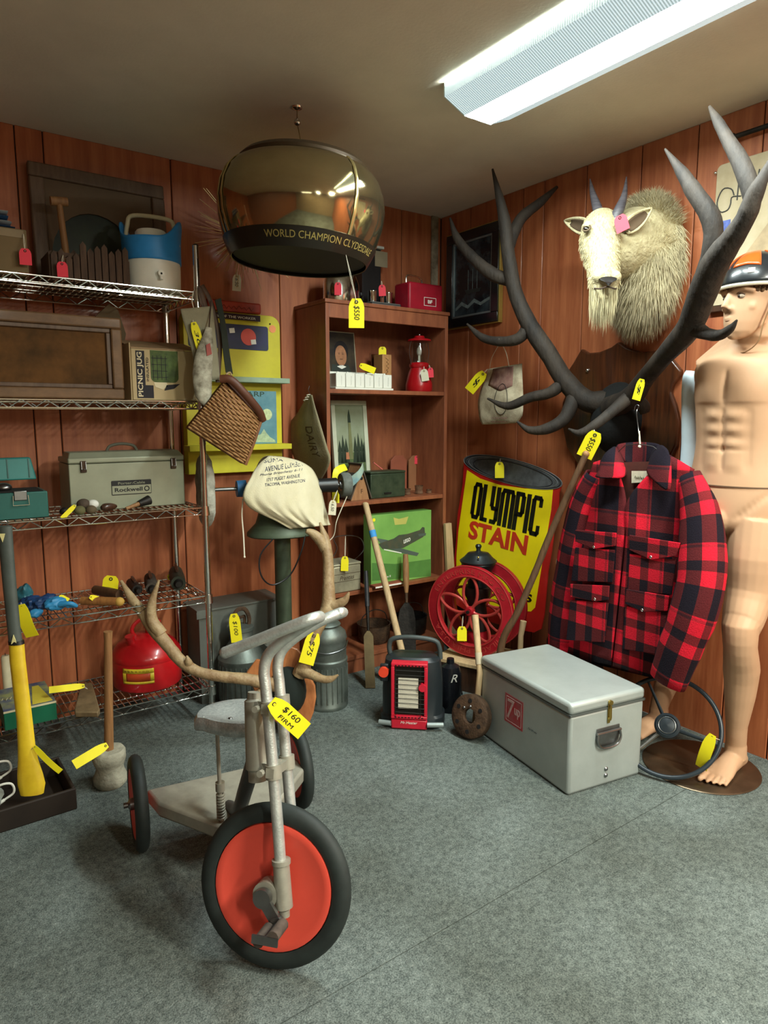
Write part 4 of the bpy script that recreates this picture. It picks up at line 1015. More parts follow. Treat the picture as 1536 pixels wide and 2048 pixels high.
# ================================================================ plaid jacket
def plaid():
    m = bpy.data.materials.new('red_black_plaid_wool'); m.use_nodes = True; nt = m.node_tree; N = nt.nodes; L = nt.links; b = N['Principled BSDF']
    uv = N.new('ShaderNodeUVMap'); sp_ = N.new('ShaderNodeSeparateXYZ'); L.new(uv.outputs[0], sp_.inputs[0])
    outs = []
    for ax_ in ('X', 'Y'):
        mu = N.new('ShaderNodeMath'); mu.operation = 'MULTIPLY'; mu.inputs[1].default_value = 1/.235; L.new(sp_.outputs[ax_], mu.inputs[0])
        fr_ = N.new('ShaderNodeMath'); fr_.operation = 'FRACT'; L.new(mu.outputs[0], fr_.inputs[0])
        rp = N.new('ShaderNodeValToRGB'); rp.color_ramp.interpolation = 'CONSTANT'; e = rp.color_ramp.elements
        e[0].position = 0; e[0].color = (1, 1, 1, 1); e[1].position = .40; e[1].color = (0, 0, 0, 1)
        for pos, v in ((.60, .8), (.74, 0), (.93, .35), (.97, 0)): k = e.new(pos); k.color = (v, v, v, 1)
        L.new(fr_.outputs[0], rp.inputs[0]); outs.append(rp.outputs[0])
    ad = N.new('ShaderNodeMath'); ad.operation = 'ADD'; L.new(outs[0], ad.inputs[0]); L.new(outs[1], ad.inputs[1])
    hf_ = N.new('ShaderNodeMath'); hf_.operation = 'MULTIPLY'; hf_.inputs[1].default_value = .5; L.new(ad.outputs[0], hf_.inputs[0])
    rp = N.new('ShaderNodeValToRGB'); e = rp.color_ramp.elements; e[0].position = 0; e[0].color = (*lin('c4182b'), 1); e[1].position = 1; e[1].color = (*lin('16101a'), 1)
    for pos, c in ((.2, '9c1c28'), (.45, '5a1a1c'), (.6, '3d1519'), (.85, '1b1118')): k = e.new(pos); k.color = (*lin(c), 1)
    L.new(hf_.outputs[0], rp.inputs[0])
    no = N.new('ShaderNodeTexNoise'); no.inputs['Scale'].default_value = 220; no.inputs['Detail'].default_value = 3
    tc = N.new('ShaderNodeTexCoord'); L.new(tc.outputs['Object'], no.inputs['Vector'])
    mx = N.new('ShaderNodeMix'); mx.data_type = 'RGBA'; mx.blend_type = 'OVERLAY'; mx.inputs['Factor'].default_value = .35
    L.new(rp.outputs[0], mx.inputs[6]); L.new(no.outputs['Fac'], mx.inputs[7]); L.new(mx.outputs[2], b.inputs['Base Color'])
    b.inputs['Roughness'].default_value = .95; b.inputs['Specular IOR Level'].default_value = .2
    bp_ = N.new('ShaderNodeBump'); bp_.inputs['Strength'].default_value = .4; bp_.inputs['Distance'].default_value = .004; L.new(no.outputs['Fac'], bp_.inputs['Height']); L.new(bp_.outputs[0], b.inputs['Normal'])
    return m
PLAID = plaid()
JX = -.345
def jp(px, py, dx=0): return on(px, py, x=JX + dx)
jt = thing('plaid_jacket', 'red and black plaid wool work jacket hanging from the elk antlers', 'jacket', (JX, -1.5, .27))
def curve2(pts, n):
    out = bez([V((a_, b_, 0)) for a_, b_ in pts], n); return [(p.x, p.y) for p in out]
NR = 26
def edge(pts): return curve2(pts, NR-1)
LE = edge([(1188, 925), (1168, 985), (1156, 1060), (1148, 1140), (1138, 1225), (1124, 1312)])
RE = edge([(1388, 938), (1378, 1010), (1368, 1090), (1356, 1175), (1346, 1260), (1332, 1362)])
IL = edge([(1226, 912), (1252, 998), (1248, 1080), (1240, 1160), (1232, 1240), (1222, 1330)])
IR = edge([(1336, 908), (1256, 1000), (1252, 1080), (1244, 1160), (1236, 1240), (1226, 1332)])
def panel(name, A_, B_, side, parent, base=0.0, nu=14, z=0):
    """cloth panel between two pixel edges; bulges off the plane"""
    mb = MB(); uv = []
    for j in range(NR):
        v = j/(NR-1)
        for i in range(nu):
            u = i/(nu-1); px, py = lerp(A_[j][0], B_[j][0], u), lerp(A_[j][1], B_[j][1], u)
            w_ = u if side > 0 else 1-u                     # 0 at the side seam, 1 at the middle
            if side == 0: w_ = 1-abs(2*u-1)
            d = base - .075*math.sin(min(1, w_*1.0)*PI/2)*(.55+.45*min(1, v*2.5))
            p = jp(px, py, 0)
            d += .010*noise.noise(V((p.y*9, p.z*4, 3+side))) + .006*noise.noise(V((p.y*22, p.z*6, side)))
            q_ = jp(px, py, d); mb.v.append(q_); uv.append((-p.y, p.z))
    for j in range(NR-1):
        for i in range(nu-1): mb.f.append((j*nu+i, j*nu+i+1, (j+1)*nu+i+1, (j+1)*nu+i))
    mb.uv = uv
    return build(name, mb, PLAID, parent, smooth=80, solid=.006, fixn=True)
FL_ = panel('front_panel', LE, IL, 1, jt)
FR_ = panel('front_panel', IR, RE, -1, jt)
# back with the brown lining seen in the neck
mb = MB(); uv = []; nu = 16
for j in range(NR):
    for i in range(nu):
        u = i/(nu-1); px, py = lerp(LE[j][0], RE[j][0], u), lerp(LE[j][1], RE[j][1], u) - (14*math.sin(PI*u) if j == 0 else 0)
        p = jp(px, py); q_ = jp(px, py, .012 + .045*math.sin(PI*u)); mb.v.append(q_); uv.append((-p.y, p.z))
for j in range(NR-1):
    for i in range(nu-1): mb.f.append((j*nu+i, j*nu+i+1, (j+1)*nu+i+1, (j+1)*nu+i))
mb.uv = uv; BK = build('back_panel', mb, PLAID, jt, smooth=80, solid=.006)
mb = MB(); mb.prism([jp(a_, b_, -.012) for a_, b_ in ((1228, 925), (1335, 922), (1300, 960), (1256, 1008), (1243, 985))], (.004, 0, 0)); build('lining', mb, mat('brown_lining', '4a2218', .8, var=.2, vs=20), jt, smooth=0)
mb = MB(); mb.prism([jp(a_, b_, -.022) for a_, b_ in ((1263, 942), (1297, 942), (1296, 964), (1263, 966))], (.0015, 0, 0)); lb = build('maker_label', mb, mat('cream_label', 'c9c2a8', .8, var=.1, vs=60), jt, smooth=0)
scribble(lb, jp(1280, 955, -.0228), (0, -1, 0), (0, 0, 1), .045, .014, mat('grey_thread', '8d8872', .8), 14)
# collar
def flap(name, rows, parent, dz=-.09):
    """rows of pixel points top to bottom -> small cloth piece"""
    mb = MB(); uv = []; n_ = len(rows[0])
    for j, r_ in enumerate(rows):
        for i, (a_, b_, d_) in enumerate(r_): p = jp(a_, b_); mb.v.append(jp(a_, b_, d_)); uv.append((-p.y + .03, p.z + .05))
    for j in range(len(rows)-1):
        for i in range(n_-1): mb.f.append((j*n_+i, j*n_+i+1, (j+1)*n_+i+1, (j+1)*n_+i))
    mb.uv = uv; return build(name, mb, PLAID, parent, smooth=80, solid=.007, subsurf=2)
flap('collar', [[(1228, 892, .03), (1222, 898, -.03), (1208, 908, -.05), (1200, 930, -.055)], [(1238, 900, .035), (1235, 908, -.04), (1222, 925, -.075), (1198, 944, -.075)], [(1246, 920, .03), (1246, 932, -.05), (1238, 945, -.085), (1190, 953, -.085)], [(1252, 940, .02), (1252, 952, -.06), (1240, 958, -.09), (1192, 956, -.087)]], jt)
flap('collar', [[(1322, 890, .03), (1330, 893, -.03), (1338, 902, -.05), (1342, 925, -.055)], [(1308, 898, .035), (1312, 905, -.04), (1328, 925, -.075), (1343, 950, -.08)], [(1300, 915, .03), (1301, 928, -.05), (1318, 950, -.085), (1342, 972, -.09)], [(1294, 935, .02), (1295, 950, -.06), (1315, 968, -.09), (1338, 986, -.093)]], jt)
flap('collar_back', [[(1226, 890, .03), (1258, 884, .055), (1296, 884, .055), (1326, 888, .03)], [(1240, 905, .028), (1262, 912, .05), (1292, 912, .05), (1312, 903, .028)], [(1246, 925, .024), (1265, 930, .045), (1288, 930, .045), (1302, 922, .024)]], jt)
# sleeves
def sleeve(pts, rp_, parent, flat=.8):
    W_ = [jp(a_, b_, d_) for a_, b_, d_ in pts]; n_ = 26; k_ = 18
    path = bez(W_, n_); rad = lerpl([r_/pxm(p) for r_, p in zip(rp_, W_)], n_)
    rad = [r_*(1 + .06*noise.noise(p*14)) for r_, p in zip(rad, path)]
    mb = MB(); mb.tube(path, rad, k_, flat=flat, up=(0, -1, 0), caps=False)
    acc = 0; uv = []
    for i in range(n_+1):
        if i: acc += (path[i]-path[i-1]).length
        for k in range(k_): uv.append((.07+rad[i]*2*abs(((2*k/k_)+.5) % 2 - 1)*1.4, -acc + .02))
    mb.uv = uv; return build('sleeve', mb, PLAID, parent, smooth=80, solid=.006)
sleeve([(1192, 950, .0), (1168, 1010, .005), (1150, 1090, .01), (1137, 1170, .01), (1127, 1240, .01), (1122, 1300, .01)], [22, 31, 32, 32, 31, 26], jt)
sleeve([(1378, 950, -.0), (1398, 1020, -.02), (1404, 1090, -.045), (1402, 1160, -.075), (1385, 1230, -.10), (1358, 1300, -.115), (1335, 1362, -.12)], [22, 38, 46, 48, 46, 42, 36], jt, .62)
# pocket flaps, pockets, snaps
def pocket(tl, tr_, bl, br, mid, d0, parent, snap):
    mb = MB(); P = [tl, tr_, br, mid, bl]
    def dep(a_, b_):
        # on the panel surface
        return d0
    mb.prism([jp(a_, b_, d0) for a_, b_ in P], (.006, 0, 0)); mb.uv = [(-p.y + .045, p.z + .03) for p in mb.v]
    o = build('pocket_flap', mb, PLAID, parent, smooth=0, bevel=.002)
    s_ = MB(); s_.sph(jp(*snap, d0 - .003), (.003, .006, .006), 12, 8); build('snap_button', s_, CHROME, o)
pocket((1150, 1060), (1232, 1066), (1150, 1083), (1230, 1092), (1188, 1098), -.083, FL_, (1187, 1094))
pocket((1258, 1070), (1360, 1086), (1258, 1100), (1352, 1112), (1301, 1120), -.087, FR_, (1301, 1114))
pocket((1140, 1168), (1218, 1172), (1140, 1194), (1216, 1200), (1190, 1203), -.085, FL_, (1189, 1198))
pocket((1252, 1178), (1338, 1192), (1250, 1208), (1334, 1222), (1285, 1224), -.090, FR_, (1284, 1220))
for rows, dd, par in (([(1150, 1095), (1230, 1100), (1224, 1165), (1142, 1162)], -.079, FL_), ([(1258, 1108), (1352, 1120), (1342, 1190), (1254, 1180)], -.082, FR_), ([(1140, 1200), (1216, 1206), (1208, 1285), (1132, 1280)], -.081, FL_), ([(1250, 1212), (1334, 1226), (1322, 1310), (1244, 1298)], -.085, FR_)):
    mb = MB(); mb.prism([jp(a_, b_, dd) for a_, b_ in rows], (.006, 0, 0)); mb.uv = [(-p.y + .12, p.z + .09) for p in mb.v]; build('patch_pocket', mb, PLAID, par, smooth=0, bevel=.002)
# wire hanger
hg = thing('wire_hanger', 'thin wire coat hanger inside the plaid jacket collar', 'hanger', jp(1278, 900))
hk = on(1274, 815, x=-.26)
mb = MB(); mb.tube(bez([hk + V((0, .012, -.012)), hk + V((0, .006, .008)), hk + V((0, -.008, .006)), hk + V((-.01, -.006, -.02)), jp(1277, 860, .0), jp(1278, 888, .0)], 24), .0017, 6)
mb.tube([jp(1278, 888), jp(1306, 893, .0), jp(1375, 945, .0)], .0017, 6); mb.tube([jp(1278, 888), jp(1250, 891, .0), jp(1200, 938, .0)], .0017, 6)
build('wire', mb, STEEL, hg)
mb = MB(); mb.tube([jp(1278, 862, -.002), jp(1280, 888, -.004)], .0032, 6); mb.sph(jp(1279, 893, -.005), .006, 10, 8); build('twisted_neck', mb, STRING, hg)
# ================================================================ steering wheel
sc = on(1335, 1452, x=-.385)
t = thing('steering_wheel', 'thin black vintage steering wheel leaning against the metal cooler', 'steering wheel', on(1360, 1558, z=.012))
sw_n = V((-.88, -.46, .2)).normalized()
bot = on(1345, 1557, z=.022); rw = (sc - bot).length
upv = (sc - bot).normalized(); rt = upv.cross(sw_n).normalized(); sw_n = rt.cross(upv)
c1_ = sc + rt*.0
SWM = mat('black_bakelite', '2a3238', .35, var=.15)
mb = MB(); mb.tube([c1_ + (rt*math.cos(x) + upv*math.sin(x))*rw*.985 for x in [2*PI*i/64 for i in range(64)]], .0085, 10, closed=True, up=sw_n); build('rim', mb, SWM, t)
mb = MB(); mb.lathe([(0, -.02), (.03, -.02), (.045, -.005), (.045, .012), (.036, .02), (.032, .016), (.026, .018), (0, .022)], 32, c1_, sw_n); hb_ = build('hub', mb, SWM, t)
mb = MB(); mb.ring(c1_ + sw_n*.019, .029, .0016, 32, 6, sw_n); build('hub_ring', mb, STEEL, hb_)
for ang in (108, 218, 338):
    d = rt*math.cos(R(ang)) + upv*math.sin(R(ang)); mb = MB(); mb.tube([c1_ + d*.035 - sw_n*.008, c1_ + d*rw*.5 - sw_n*.006, c1_ + d*rw*.97], [.009, .007, .006], 10, flat=.6); build('spoke', mb, STEEL if ang == 218 else SWM, t)
ptag('yellow price tag tied to the rim of the steering wheel', (1424, 1474), (1403, 1535), 24, YTAG, None, x=-.36, to=on(1440, 1480, x=-.35), curl=.012, yaw=.3)
# ================================================================ giant hanging lamp
hk = on(594, 214, z=ZC)
t = thing('hanging_lamp', 'huge smoked gold drum shaped advertising lamp hanging from the ceiling', 'hanging lamp', (hk.x, hk.y, 1.9))
LAMP = t
view = (CAM - hk); view.z = 0; view.normalize()
LT = Matrix.Translation((hk.x, hk.y, 1.875)) @ Matrix.Rotation(R(3.5), 4, V((-view.x, -view.y, 0))) 
SM = mat('smoked_gold_plastic', 'b8aa84', .08, .95, var=.06, vs=3, c2='a39674')
pr = [(r_, z_*.88) for r_, z_ in [(.248, .0), (.262, .03), (.285, .085), (.303, .15), (.310, .21), (.304, .27), (.285, .325), (.262, .355), (.238, .372)]]
mb = MB(LT); mb.lathe(pr, 72, closed=False); mb.f = mb.f[:-2]; build('drum', mb, SM, t, smooth=60)
mb = MB(LT); mb.lathe([(.238, .326), (.240, .336), (.225, .351), (.17, .364), (.06, .370), (.0, .371)], 60); build('top_cap', mb, mat('brown_cap', '4a3d2c', .35, .3), t)
mb = MB(LT); mb.lathe([(.0, .028), (.235, .024), (.246, .012)], 60); build('underside', mb, mat('dark_underside', '12120e', .7), t)
mb = MB(LT); mb.lathe([(.2495, .0), (.2655, .028), (.2800, .058), (.2832, .0585), (.2685, .027), (.2525, -.002)], 72, closed=True); bd = build('lower_band', mb, mat('dark_brown_band', '2c261d', .3, .3), t)
a0 = math.atan2(view.y, view.x)
side_ang = lambda deg: a0 - R(-deg)
def surf(ang, z, o=0):
    for (r0, z0), (r1, z1) in zip(pr[:-1], pr[1:]):
        if z0 <= z <= z1: r_ = lerp(r0, r1, (z-z0)/(z1-z0)); break
    return LT @ V(((r_+o)*math.cos(ang), (r_+o)*math.sin(ang), z))
for deg in (-63, 37, 110, 205, 290):
    mb = MB(); an_ = a0 + R(deg)
    mb.tube([surf(an_, z, .002) for z in [.05 + .27*k/20 for k in range(21)]], .008, 8, flat=.35, up=LT.to_3x3() @ V((-math.sin(an_), math.cos(an_), 0))); build('gold_rib', mb, mat('gold_strip', 'cdbd84', .25, .9), t)
def bendtxt(u, v, d):
    return surf(a0 + R(22) + u/.275, .034 + v, .0058 + d)
text(bd, 'WORLD CHAMPION CLYDESDALE', V((0,0,0)), (1,0,0), (0,0,1), .46, .022, mat('gold_lettering', 'c9b368', .35, .6), .0008, bend=bendtxt)
mb = MB(); mb.tube([LT @ V((0, 0, .368)), hk - V((0, 0, .055))], .0016, 6); mb.tube([hk - V((0, 0, .045)), hk], .002, 6)
ch = build('chain', mb, mat('dull_gold', '7a6a45', .4, .8), t)
mb = MB(); mb.sph(hk - V((0, 0, .052)), .0125, 16, 12); build('swivel_ball', mb, CHROME, t)
mb = MB(); mb.lathe([(0, 0), (.02, 0), (.018, -.006), (.006, -.012), (0, -.012)], 20, hk); build('ceiling_hook', mb, CHROME, t)
rim = surf(a0 + R(40), .0, .004)
ptag('yellow price tag marked $550 hanging from the rim of the huge ceiling lamp', (713, 604), (713, 656), 31, YTAG, '$550', y=rim.y, to=rim)
# ================================================================ wire starburst
c = on(487, 470, y=-.05)
t = thing('starburst', 'gold wire starburst wall ornament behind the huge hanging lamp', 'wall ornament', c)
rnd = random.Random(11)
mb = MB(); mb.sph(c, (.035, .02, .035), 16, 10); build('centre', mb, BRASS, t)
mb = MB()
for i in range(74):
    a_ = rnd.uniform(0, 2*PI); L_ = rnd.uniform(.17, .275); dy = rnd.uniform(-.10, .0)
    e = c + V((math.cos(a_)*L_, dy, math.sin(a_)*L_)); mb.tube([c + (e-c)*.1, e], [.0022, .0012], 5)
build('ray', mb, mat('pale_brass_wire', 'dccb98', .35, .9), t, kind='stuff')
ptag('cream price tag hanging below the wire starburst on the wall', (474, 553), (473, 582), 17, WTAG, '6.50', y=-.06, to=on(474, 528, y=-.06))
# ================================================================ yellow display rack
t = thing('display_rack', 'yellow wooden advertising display rack on the wall behind the hanging basket', 'display rack', on(470, 940, y=-.02))
YW = mat('yellow_painted_wood', 'd3c92c', .5, var=.08, vs=6, c2='c0b52c')
A_ = lambda px, py, y=-.06: on(px, py, y=y)
x0, x1 = A_(372, 800).x, A_(561, 720).x; zt, zb = A_(500, 628).z, A_(470, 945).z
mb = MB(); mb.prism([(a_, -.06, b_) for a_, b_ in rrect(x0, x1, zb, zt, .05, corners='ab')], (0, .055, 0)); bk = build('back_board', mb, YW, t, smooth=30, bevel=.002)
mb = MB(); q0, q1 = A_(395, 640), A_(537, 700); z_hi, z_lo = A_(500, 651).z, A_(500, 700).z
mb.prism([(a_, -.0625, b_) for a_, b_ in rrect(x0+.02, A_(536, 680).x, z_lo, z_hi, .012)], (0, .003, 0)); bp2 = build('blue_panel', mb, mat('navy_print', '22264f', .5, var=.15, vs=12, c2='1d2c3c'), bk, smooth=0)
mb = MB(); cc = A_(497, 674, -.0645); mb.lathe([(0, 0), (.0385, 0), (.0385, .0025), (0, .0025)], 28, cc, (0, 1, 0)); build('red_disc', mb, mat('coral_print', 'cf5348', .6), bp2, smooth=30)
for px, py, w_ in ((507, 684, .026), (464, 661, .026)):
    c_ = A_(px, py, -.0665); mb = MB(); mb.cbox(c_, (w_, .001, w_*.85), (0, R(-8), 0)); build('price_sticker', mb, PAPER, bp2, smooth=0)
mb = MB(); mb.lathe([(0, 0), (.018, 0), (.018, .001), (0, .001)], 20, A_(545, 658, -.0615), (0, 1, 0)); build('orange_sticker', mb, mat('orange_sticker', 'f0975c', .6), bk, smooth=30)
mb = MB(); mb.sph(A_(540, 648, -.062), .004, 8, 6); build('nail', mb, IRON, t)
zl = A_(520, 762).z
mb = MB(); mb.box(x0-.02, A_(578, 760, -.13).x, -.14, -.06, zl-.012, zl+.012); build('ledge', mb, mat('pale_green_ledge', '8fa48c', .6, var=.2, vs=10), t, smooth=30, bevel=.002)
zl2 = A_(520, 893).z
mb = MB(); mb.box(x0-.02, A_(582, 893, -.13).x, -.14, -.06, zl2-.012, zl2+.014); build('ledge', mb, YW, t, smooth=30, bevel=.002)
# blue booklet standing on the lower ledge
bt = thing('booklet', 'blue illustrated booklet with a moon standing on the yellow display rack', 'booklet', on(520, 880, y=-.09))
bx0, bx1 = on(470, 850, y=-.085).x, on(553, 850, y=-.085).x; bz0, bz1 = zl2+.0145, on(520, 782, y=-.085).z
mb = MB(); mb.box(bx0, bx1, -.088, -.078, bz0, bz1); cv = build('cover', mb, mat('blue_print', '4d7f8c', .6, var=.2, vs=9, c2='6c98a0'), bt, smooth=0)
mb = MB(); mb.lathe([(0, 0), (.027, 0), (.027, .001), (0, .001)], 24, on(534, 829, y=-.0892), (0, 1, 0)); build('moon_print', mb, mat('pale_yellow_print', 'c3cf9c', .6, var=.2, vs=60), cv, smooth=30)
mb = MB(); P = [on(a_, b_, y=-.0892) for a_, b_ in ((508, 884), (512, 872), (522, 868), (528, 858), (533, 866), (540, 874), (550, 880), (551, 885))]; mb.prism(P, (0, .001, 0)); build('swan_print', mb, mat('pale_green_print', 'a9bd98', .6, var=.2, vs=50), cv, smooth=0)
text(cv, 'TARP', on(505, 775, y=-.0892) - V((0, 0, .03)), (1, 0, 0), (0, 0, 1), .12, .022, mat('dark_green_print', '2f4b3a', .6))
# red tin on top of the rack
rt_ = thing('red_tin_box', 'worn red box with white lettering lying on top of the yellow display rack', 'box', on(470, 620, y=-.06))
rx0, rx1 = on(415, 620, y=-.075).x, on(523, 625, y=-.075).x; rz1, rz0 = on(480, 603, y=-.075).z, zt+.001
mb = MB(); mb.box(rx0, rx1, -.075, -.012, rz0, rz1); tb = build('box_body', mb, mat('worn_red_tin', 'b5402c', .5, var=.3, vs=18, c2='8a2c1e'), rt_, smooth=30, bevel=.008)
mb = MB(); mb.box(rx0-.002, rx1-.008, -.0775, -.075, on(480, 640, y=-.077).z, on(480, 628, y=-.077).z); bnd = build('dark_band', mb, mat('dark_purple_print', '2b1420', .6), tb, smooth=0)
zz = on(470, 634, y=-.078).z
text(bnd, 'AGE OF THE WORKER', V((lerp(rx0, rx1, .47), -.0778, zz)), (1, 0, 0), (0, 0, 1), (rx1-rx0)*.82, .011, PAPER)
scribble(tb, V((lerp(rx0, rx1, .55), -.0757, on(480, 616, y=-.077).z)), (1, 0, 0), (0, 0, 1), (rx1-rx0)*.6, .02, mat('dark_red_print', '3f120d', .6), 14)
# ================================================================ canvas bag on the bookcase side
t = thing('canvas_bag', 'old canvas bag with brown printing hanging on the side of the bookcase', 'bag', on(620, 940, x=-.97))
BXP = -.975
rows = [((616, 788), (624, 790)), ((607, 806), (628, 806)), ((594, 828), (634, 826)), ((577, 850), (641, 850)), ((575, 872), (648, 874)), ((580, 895), (655, 898)), ((590, 918), (661, 916)), ((598, 940), (656, 935)), ((606, 955), (645, 955)), ((612, 966), (636, 966))]
def sheet(rows, plane, nu, fn, n=24):
    Lr = bez([V((*r_[0], 0)) for r_ in rows], n); Rr_ = bez([V((*r_[1], 0)) for r_ in rows], n)
    def S_(u, v, o=0):
        t_ = max(0, min(1, v))*n; j = min(int(t_), n-1); w_ = t_-j
        a_ = Lr[j].lerp(Lr[j+1], w_); b_ = Rr_[j].lerp(Rr_[j+1], w_); p = a_.lerp(b_, u)
        return plane(p.x, p.y, fn(u, v) + o)
    return S_
pl = lambda a_, b_, d: on(a_, b_, x=BXP - d)
Sb = sheet(rows, pl, 14, lambda u, v: .012*math.sin(PI*u)*math.sin(PI*v) + .004*noise.noise(V((u*4, v*5, 1))))
mb = MB(); mb.grid(Sb, 16, 26); OLDC = mat('old_canvas', '8f8668', .95, var=.12, vs=9, bump=.25, bs=150); bg = build('cloth', mb, OLDC, t, solid=.004)
mb = MB(); mb.tube(bez([on(619, 772, x=-.962), on(617, 780, x=-.972), on(620, 788, x=-.975)], 6), .0016, 6); build('hook', mb, STEEL, t)
mb = MB()
for k in range(3): mb.ring(on(617 - k*2, 790 + k*5, x=BXP - .004), .010 + .003*k, .002, 16, 5, (0, .2, 1))
build('string_binding', mb, STRING, t)
BPR = mat('brown_print', '4e3a22', .8, var=.2, vs=60)
for s_, v0, u0, w_, h_ in (('DAIRY', .50, .62, .55, .36),):
    # printing runs down the cloth
    def bd_(a_, b_, d, v0=v0, u0=u0): return Sb(u0 - b_, v0 + a_, .004 + d)
    text(bg, s_, V((0,0,0)), (1,0,0), (0,0,1), w_, h_*.55, BPR, .0005, bend=lambda a_, b_, d, v0=v0, u0=u0: Sb(min(.97, max(.03, u0 + b_)), v0 + a_*.55, .0035 + d))
# ================================================================ bench buffer on a pedestal with apron
ws, we = V((-1.548, -.285, 0)), on(690, 975, y=-.43)
zsft = on(412, 980, y=-.285).z; ws.z = zsft; we.z = zsft
t = thing('bench_buffer', 'green electric bench buffer on a pedestal with white cloth wheel', 'buffer', ((ws.x+we.x)/2, (ws.y+we.y)/2, 0))
ax = (we-ws).normalized(); mid = on(563, 1000, y=-.36); mid.z = zsft
mb = MB(); mb.cyl(ws - ax*.02, we + ax*.03, .008, 14); build('shaft', mb, STEEL, t)
mb = MB(); mb.lathe([(.022, -.016), (.06, -.026), (.14, -.024), (.158, -.012), (.16, 0), (.156, .012), (.14, .022), (.06, .026), (.022, .016)], 40, ws, ax)
mb.v = [p + V((noise.noise(p*22)*.004, noise.noise(p*19)*.003, noise.noise(p*25)*.006)) for p in mb.v]; build('buffing_wheel', mb, mat('white_cotton_buff', 'c9c9bb', .95, var=.2, vs=16, c2='8f9083', bump=.5, bs=60), t)
mb = MB(); mb.lathe([(.02, -.02), (.052, -.022), (.057, -.015), (.057, .015), (.052, .022), (.02, .02)], 32, we, ax); wh2 = build('abrasive_wheel', mb, mat('grey_abrasive', '5d625c', .8, var=.25, vs=30), t)
mb = MB(); mb.lathe([(.0, -.03), (.022, -.03), (.022, -.022), (.03, -.021)], 20, we, ax); build('wheel_flange', mb, STEEL, wh2)
mb = MB(); mb.lathe([(0, -.13), (.04, -.13), (.058, -.11), (.06, -.02), (.06, .02), (.058, .08), (.04, .10), (0, .10)], 32, mid, ax); build('motor', mb, GREENP, t)
mb = MB(); mb.lathe([(.0, -.2), (.036, -.2), (.038, -.16), (.0, -.16)], 24, mid, ax); build('blue_bearing_cap', mb, mat('blue_paint', '2a5f8a', .5, var=.2), t)
mb = MB(); mb.lathe([(.0, .09), (.030, .09), (.034, .26), (.0, .26)], 24, mid, ax); build('black_bearing_housing', mb, BLACK, t)
ztr = on(580, 1072, y=-.40).z
px_ = V((-ax.y, ax.x, 0))
TT = Matrix.Translation((mid.x, mid.y, 0)) @ Matrix(((ax.x, px_.x, 0, 0), (ax.y, px_.y, 0, 0), (0, 0, 1, 0), (0, 0, 0, 1)))
mb = MB(TT); mb.loft([((0, 0, ztr), (.15, 0, 0), (0, .11, 0)), ((0, 0, ztr+.006), (.16, 0, 0), (0, .12, 0)), ((0, 0, ztr+.02), (.158, 0, 0), (0, .118, 0)), ((0, 0, ztr+.06), (.12, 0, 0), (0, .08, 0)), ((0, 0, zsft-.05), (.085, 0, 0), (0, .06, 0))], 28); build('base_casting', mb, GREENP, t)
mb = MB(); mb.cyl((mid.x, mid.y, .02), (mid.x, mid.y, ztr+.005), .037, 28); mb.lathe([(.15, 0), (.15, .02), (.05, .035), (.04, .08), (.037, .08)], 32, (mid.x, mid.y, 0)); build('pedestal', mb, GREENP, t)
mb = MB(); mb.tube(bez([TT @ V((-.06, -.1, ztr+.01)), on(521, 1110, y=-.47), on(522, 1150, y=-.5), on(545, 1170, y=-.5), on(580, 1150, y=-.5), on(602, 1105, y=-.5), TT @ V((.08, -.1, ztr+.01))], 30), .0035, 6); build('cord', mb, BLACK, t)
mb = MB(); mb.tube(bez([we + V((0, -.02, -.05)), on(674, 1040, y=-.45), on(668, 1070, y=-.43), on(655, 1085, y=-.42)], 16), .0022, 6); build('thin_cord', mb, STRING, t)
ptag('cream price tag hanging from the grey wheel end of the bench buffer', (666, 1004), (664, 1030), 15, WTAG, '6.50', y=-.50, to=we + V((-.06, -.03, -.02)))
# apron
t = thing('work_apron', 'cream lumber company work apron draped over the bench buffer', 'apron', on(580, 1055, y=-.48))
rows = [((538, 912), (566, 914)), ((520, 926), (598, 922)), ((508, 942), (622, 936)), ((500, 958), (634, 955)), ((490, 976), (641, 975)), ((486, 996), (646, 995)), ((498, 1014), (650, 1013)), ((522, 1028), (655, 1030)), ((552, 1042), (658, 1043)), ((580, 1058), (661, 1050))]
plA = lambda a_, b_, d: on(a_, b_, y=-.43 - d)
def afn(u, v):
    return .075*math.sin(PI*min(1, .06+u*.94))**.7*(math.sin(PI*min(1, .04+v*.75))**.6) - .05*(1-v)**3 + .010*noise.noise(V((u*7, v*1.6, 5)))*v*1.6 + .006*noise.noise(V((u*14, v*4, 2))) + (.030*max(0, math.sin(u*9 + v*2))**3*max(0, v-.45))
Sa = sheet(rows, plA, 24, afn, 30)
mb = MB(); mb.grid(Sa, 40, 40); ap = build('cloth', mb, mat('cream_apron_cloth', 'cfc6a2', .95, var=.08, vs=6, c2='d9d2b4', bump=.15, bs=200), t, solid=.003)
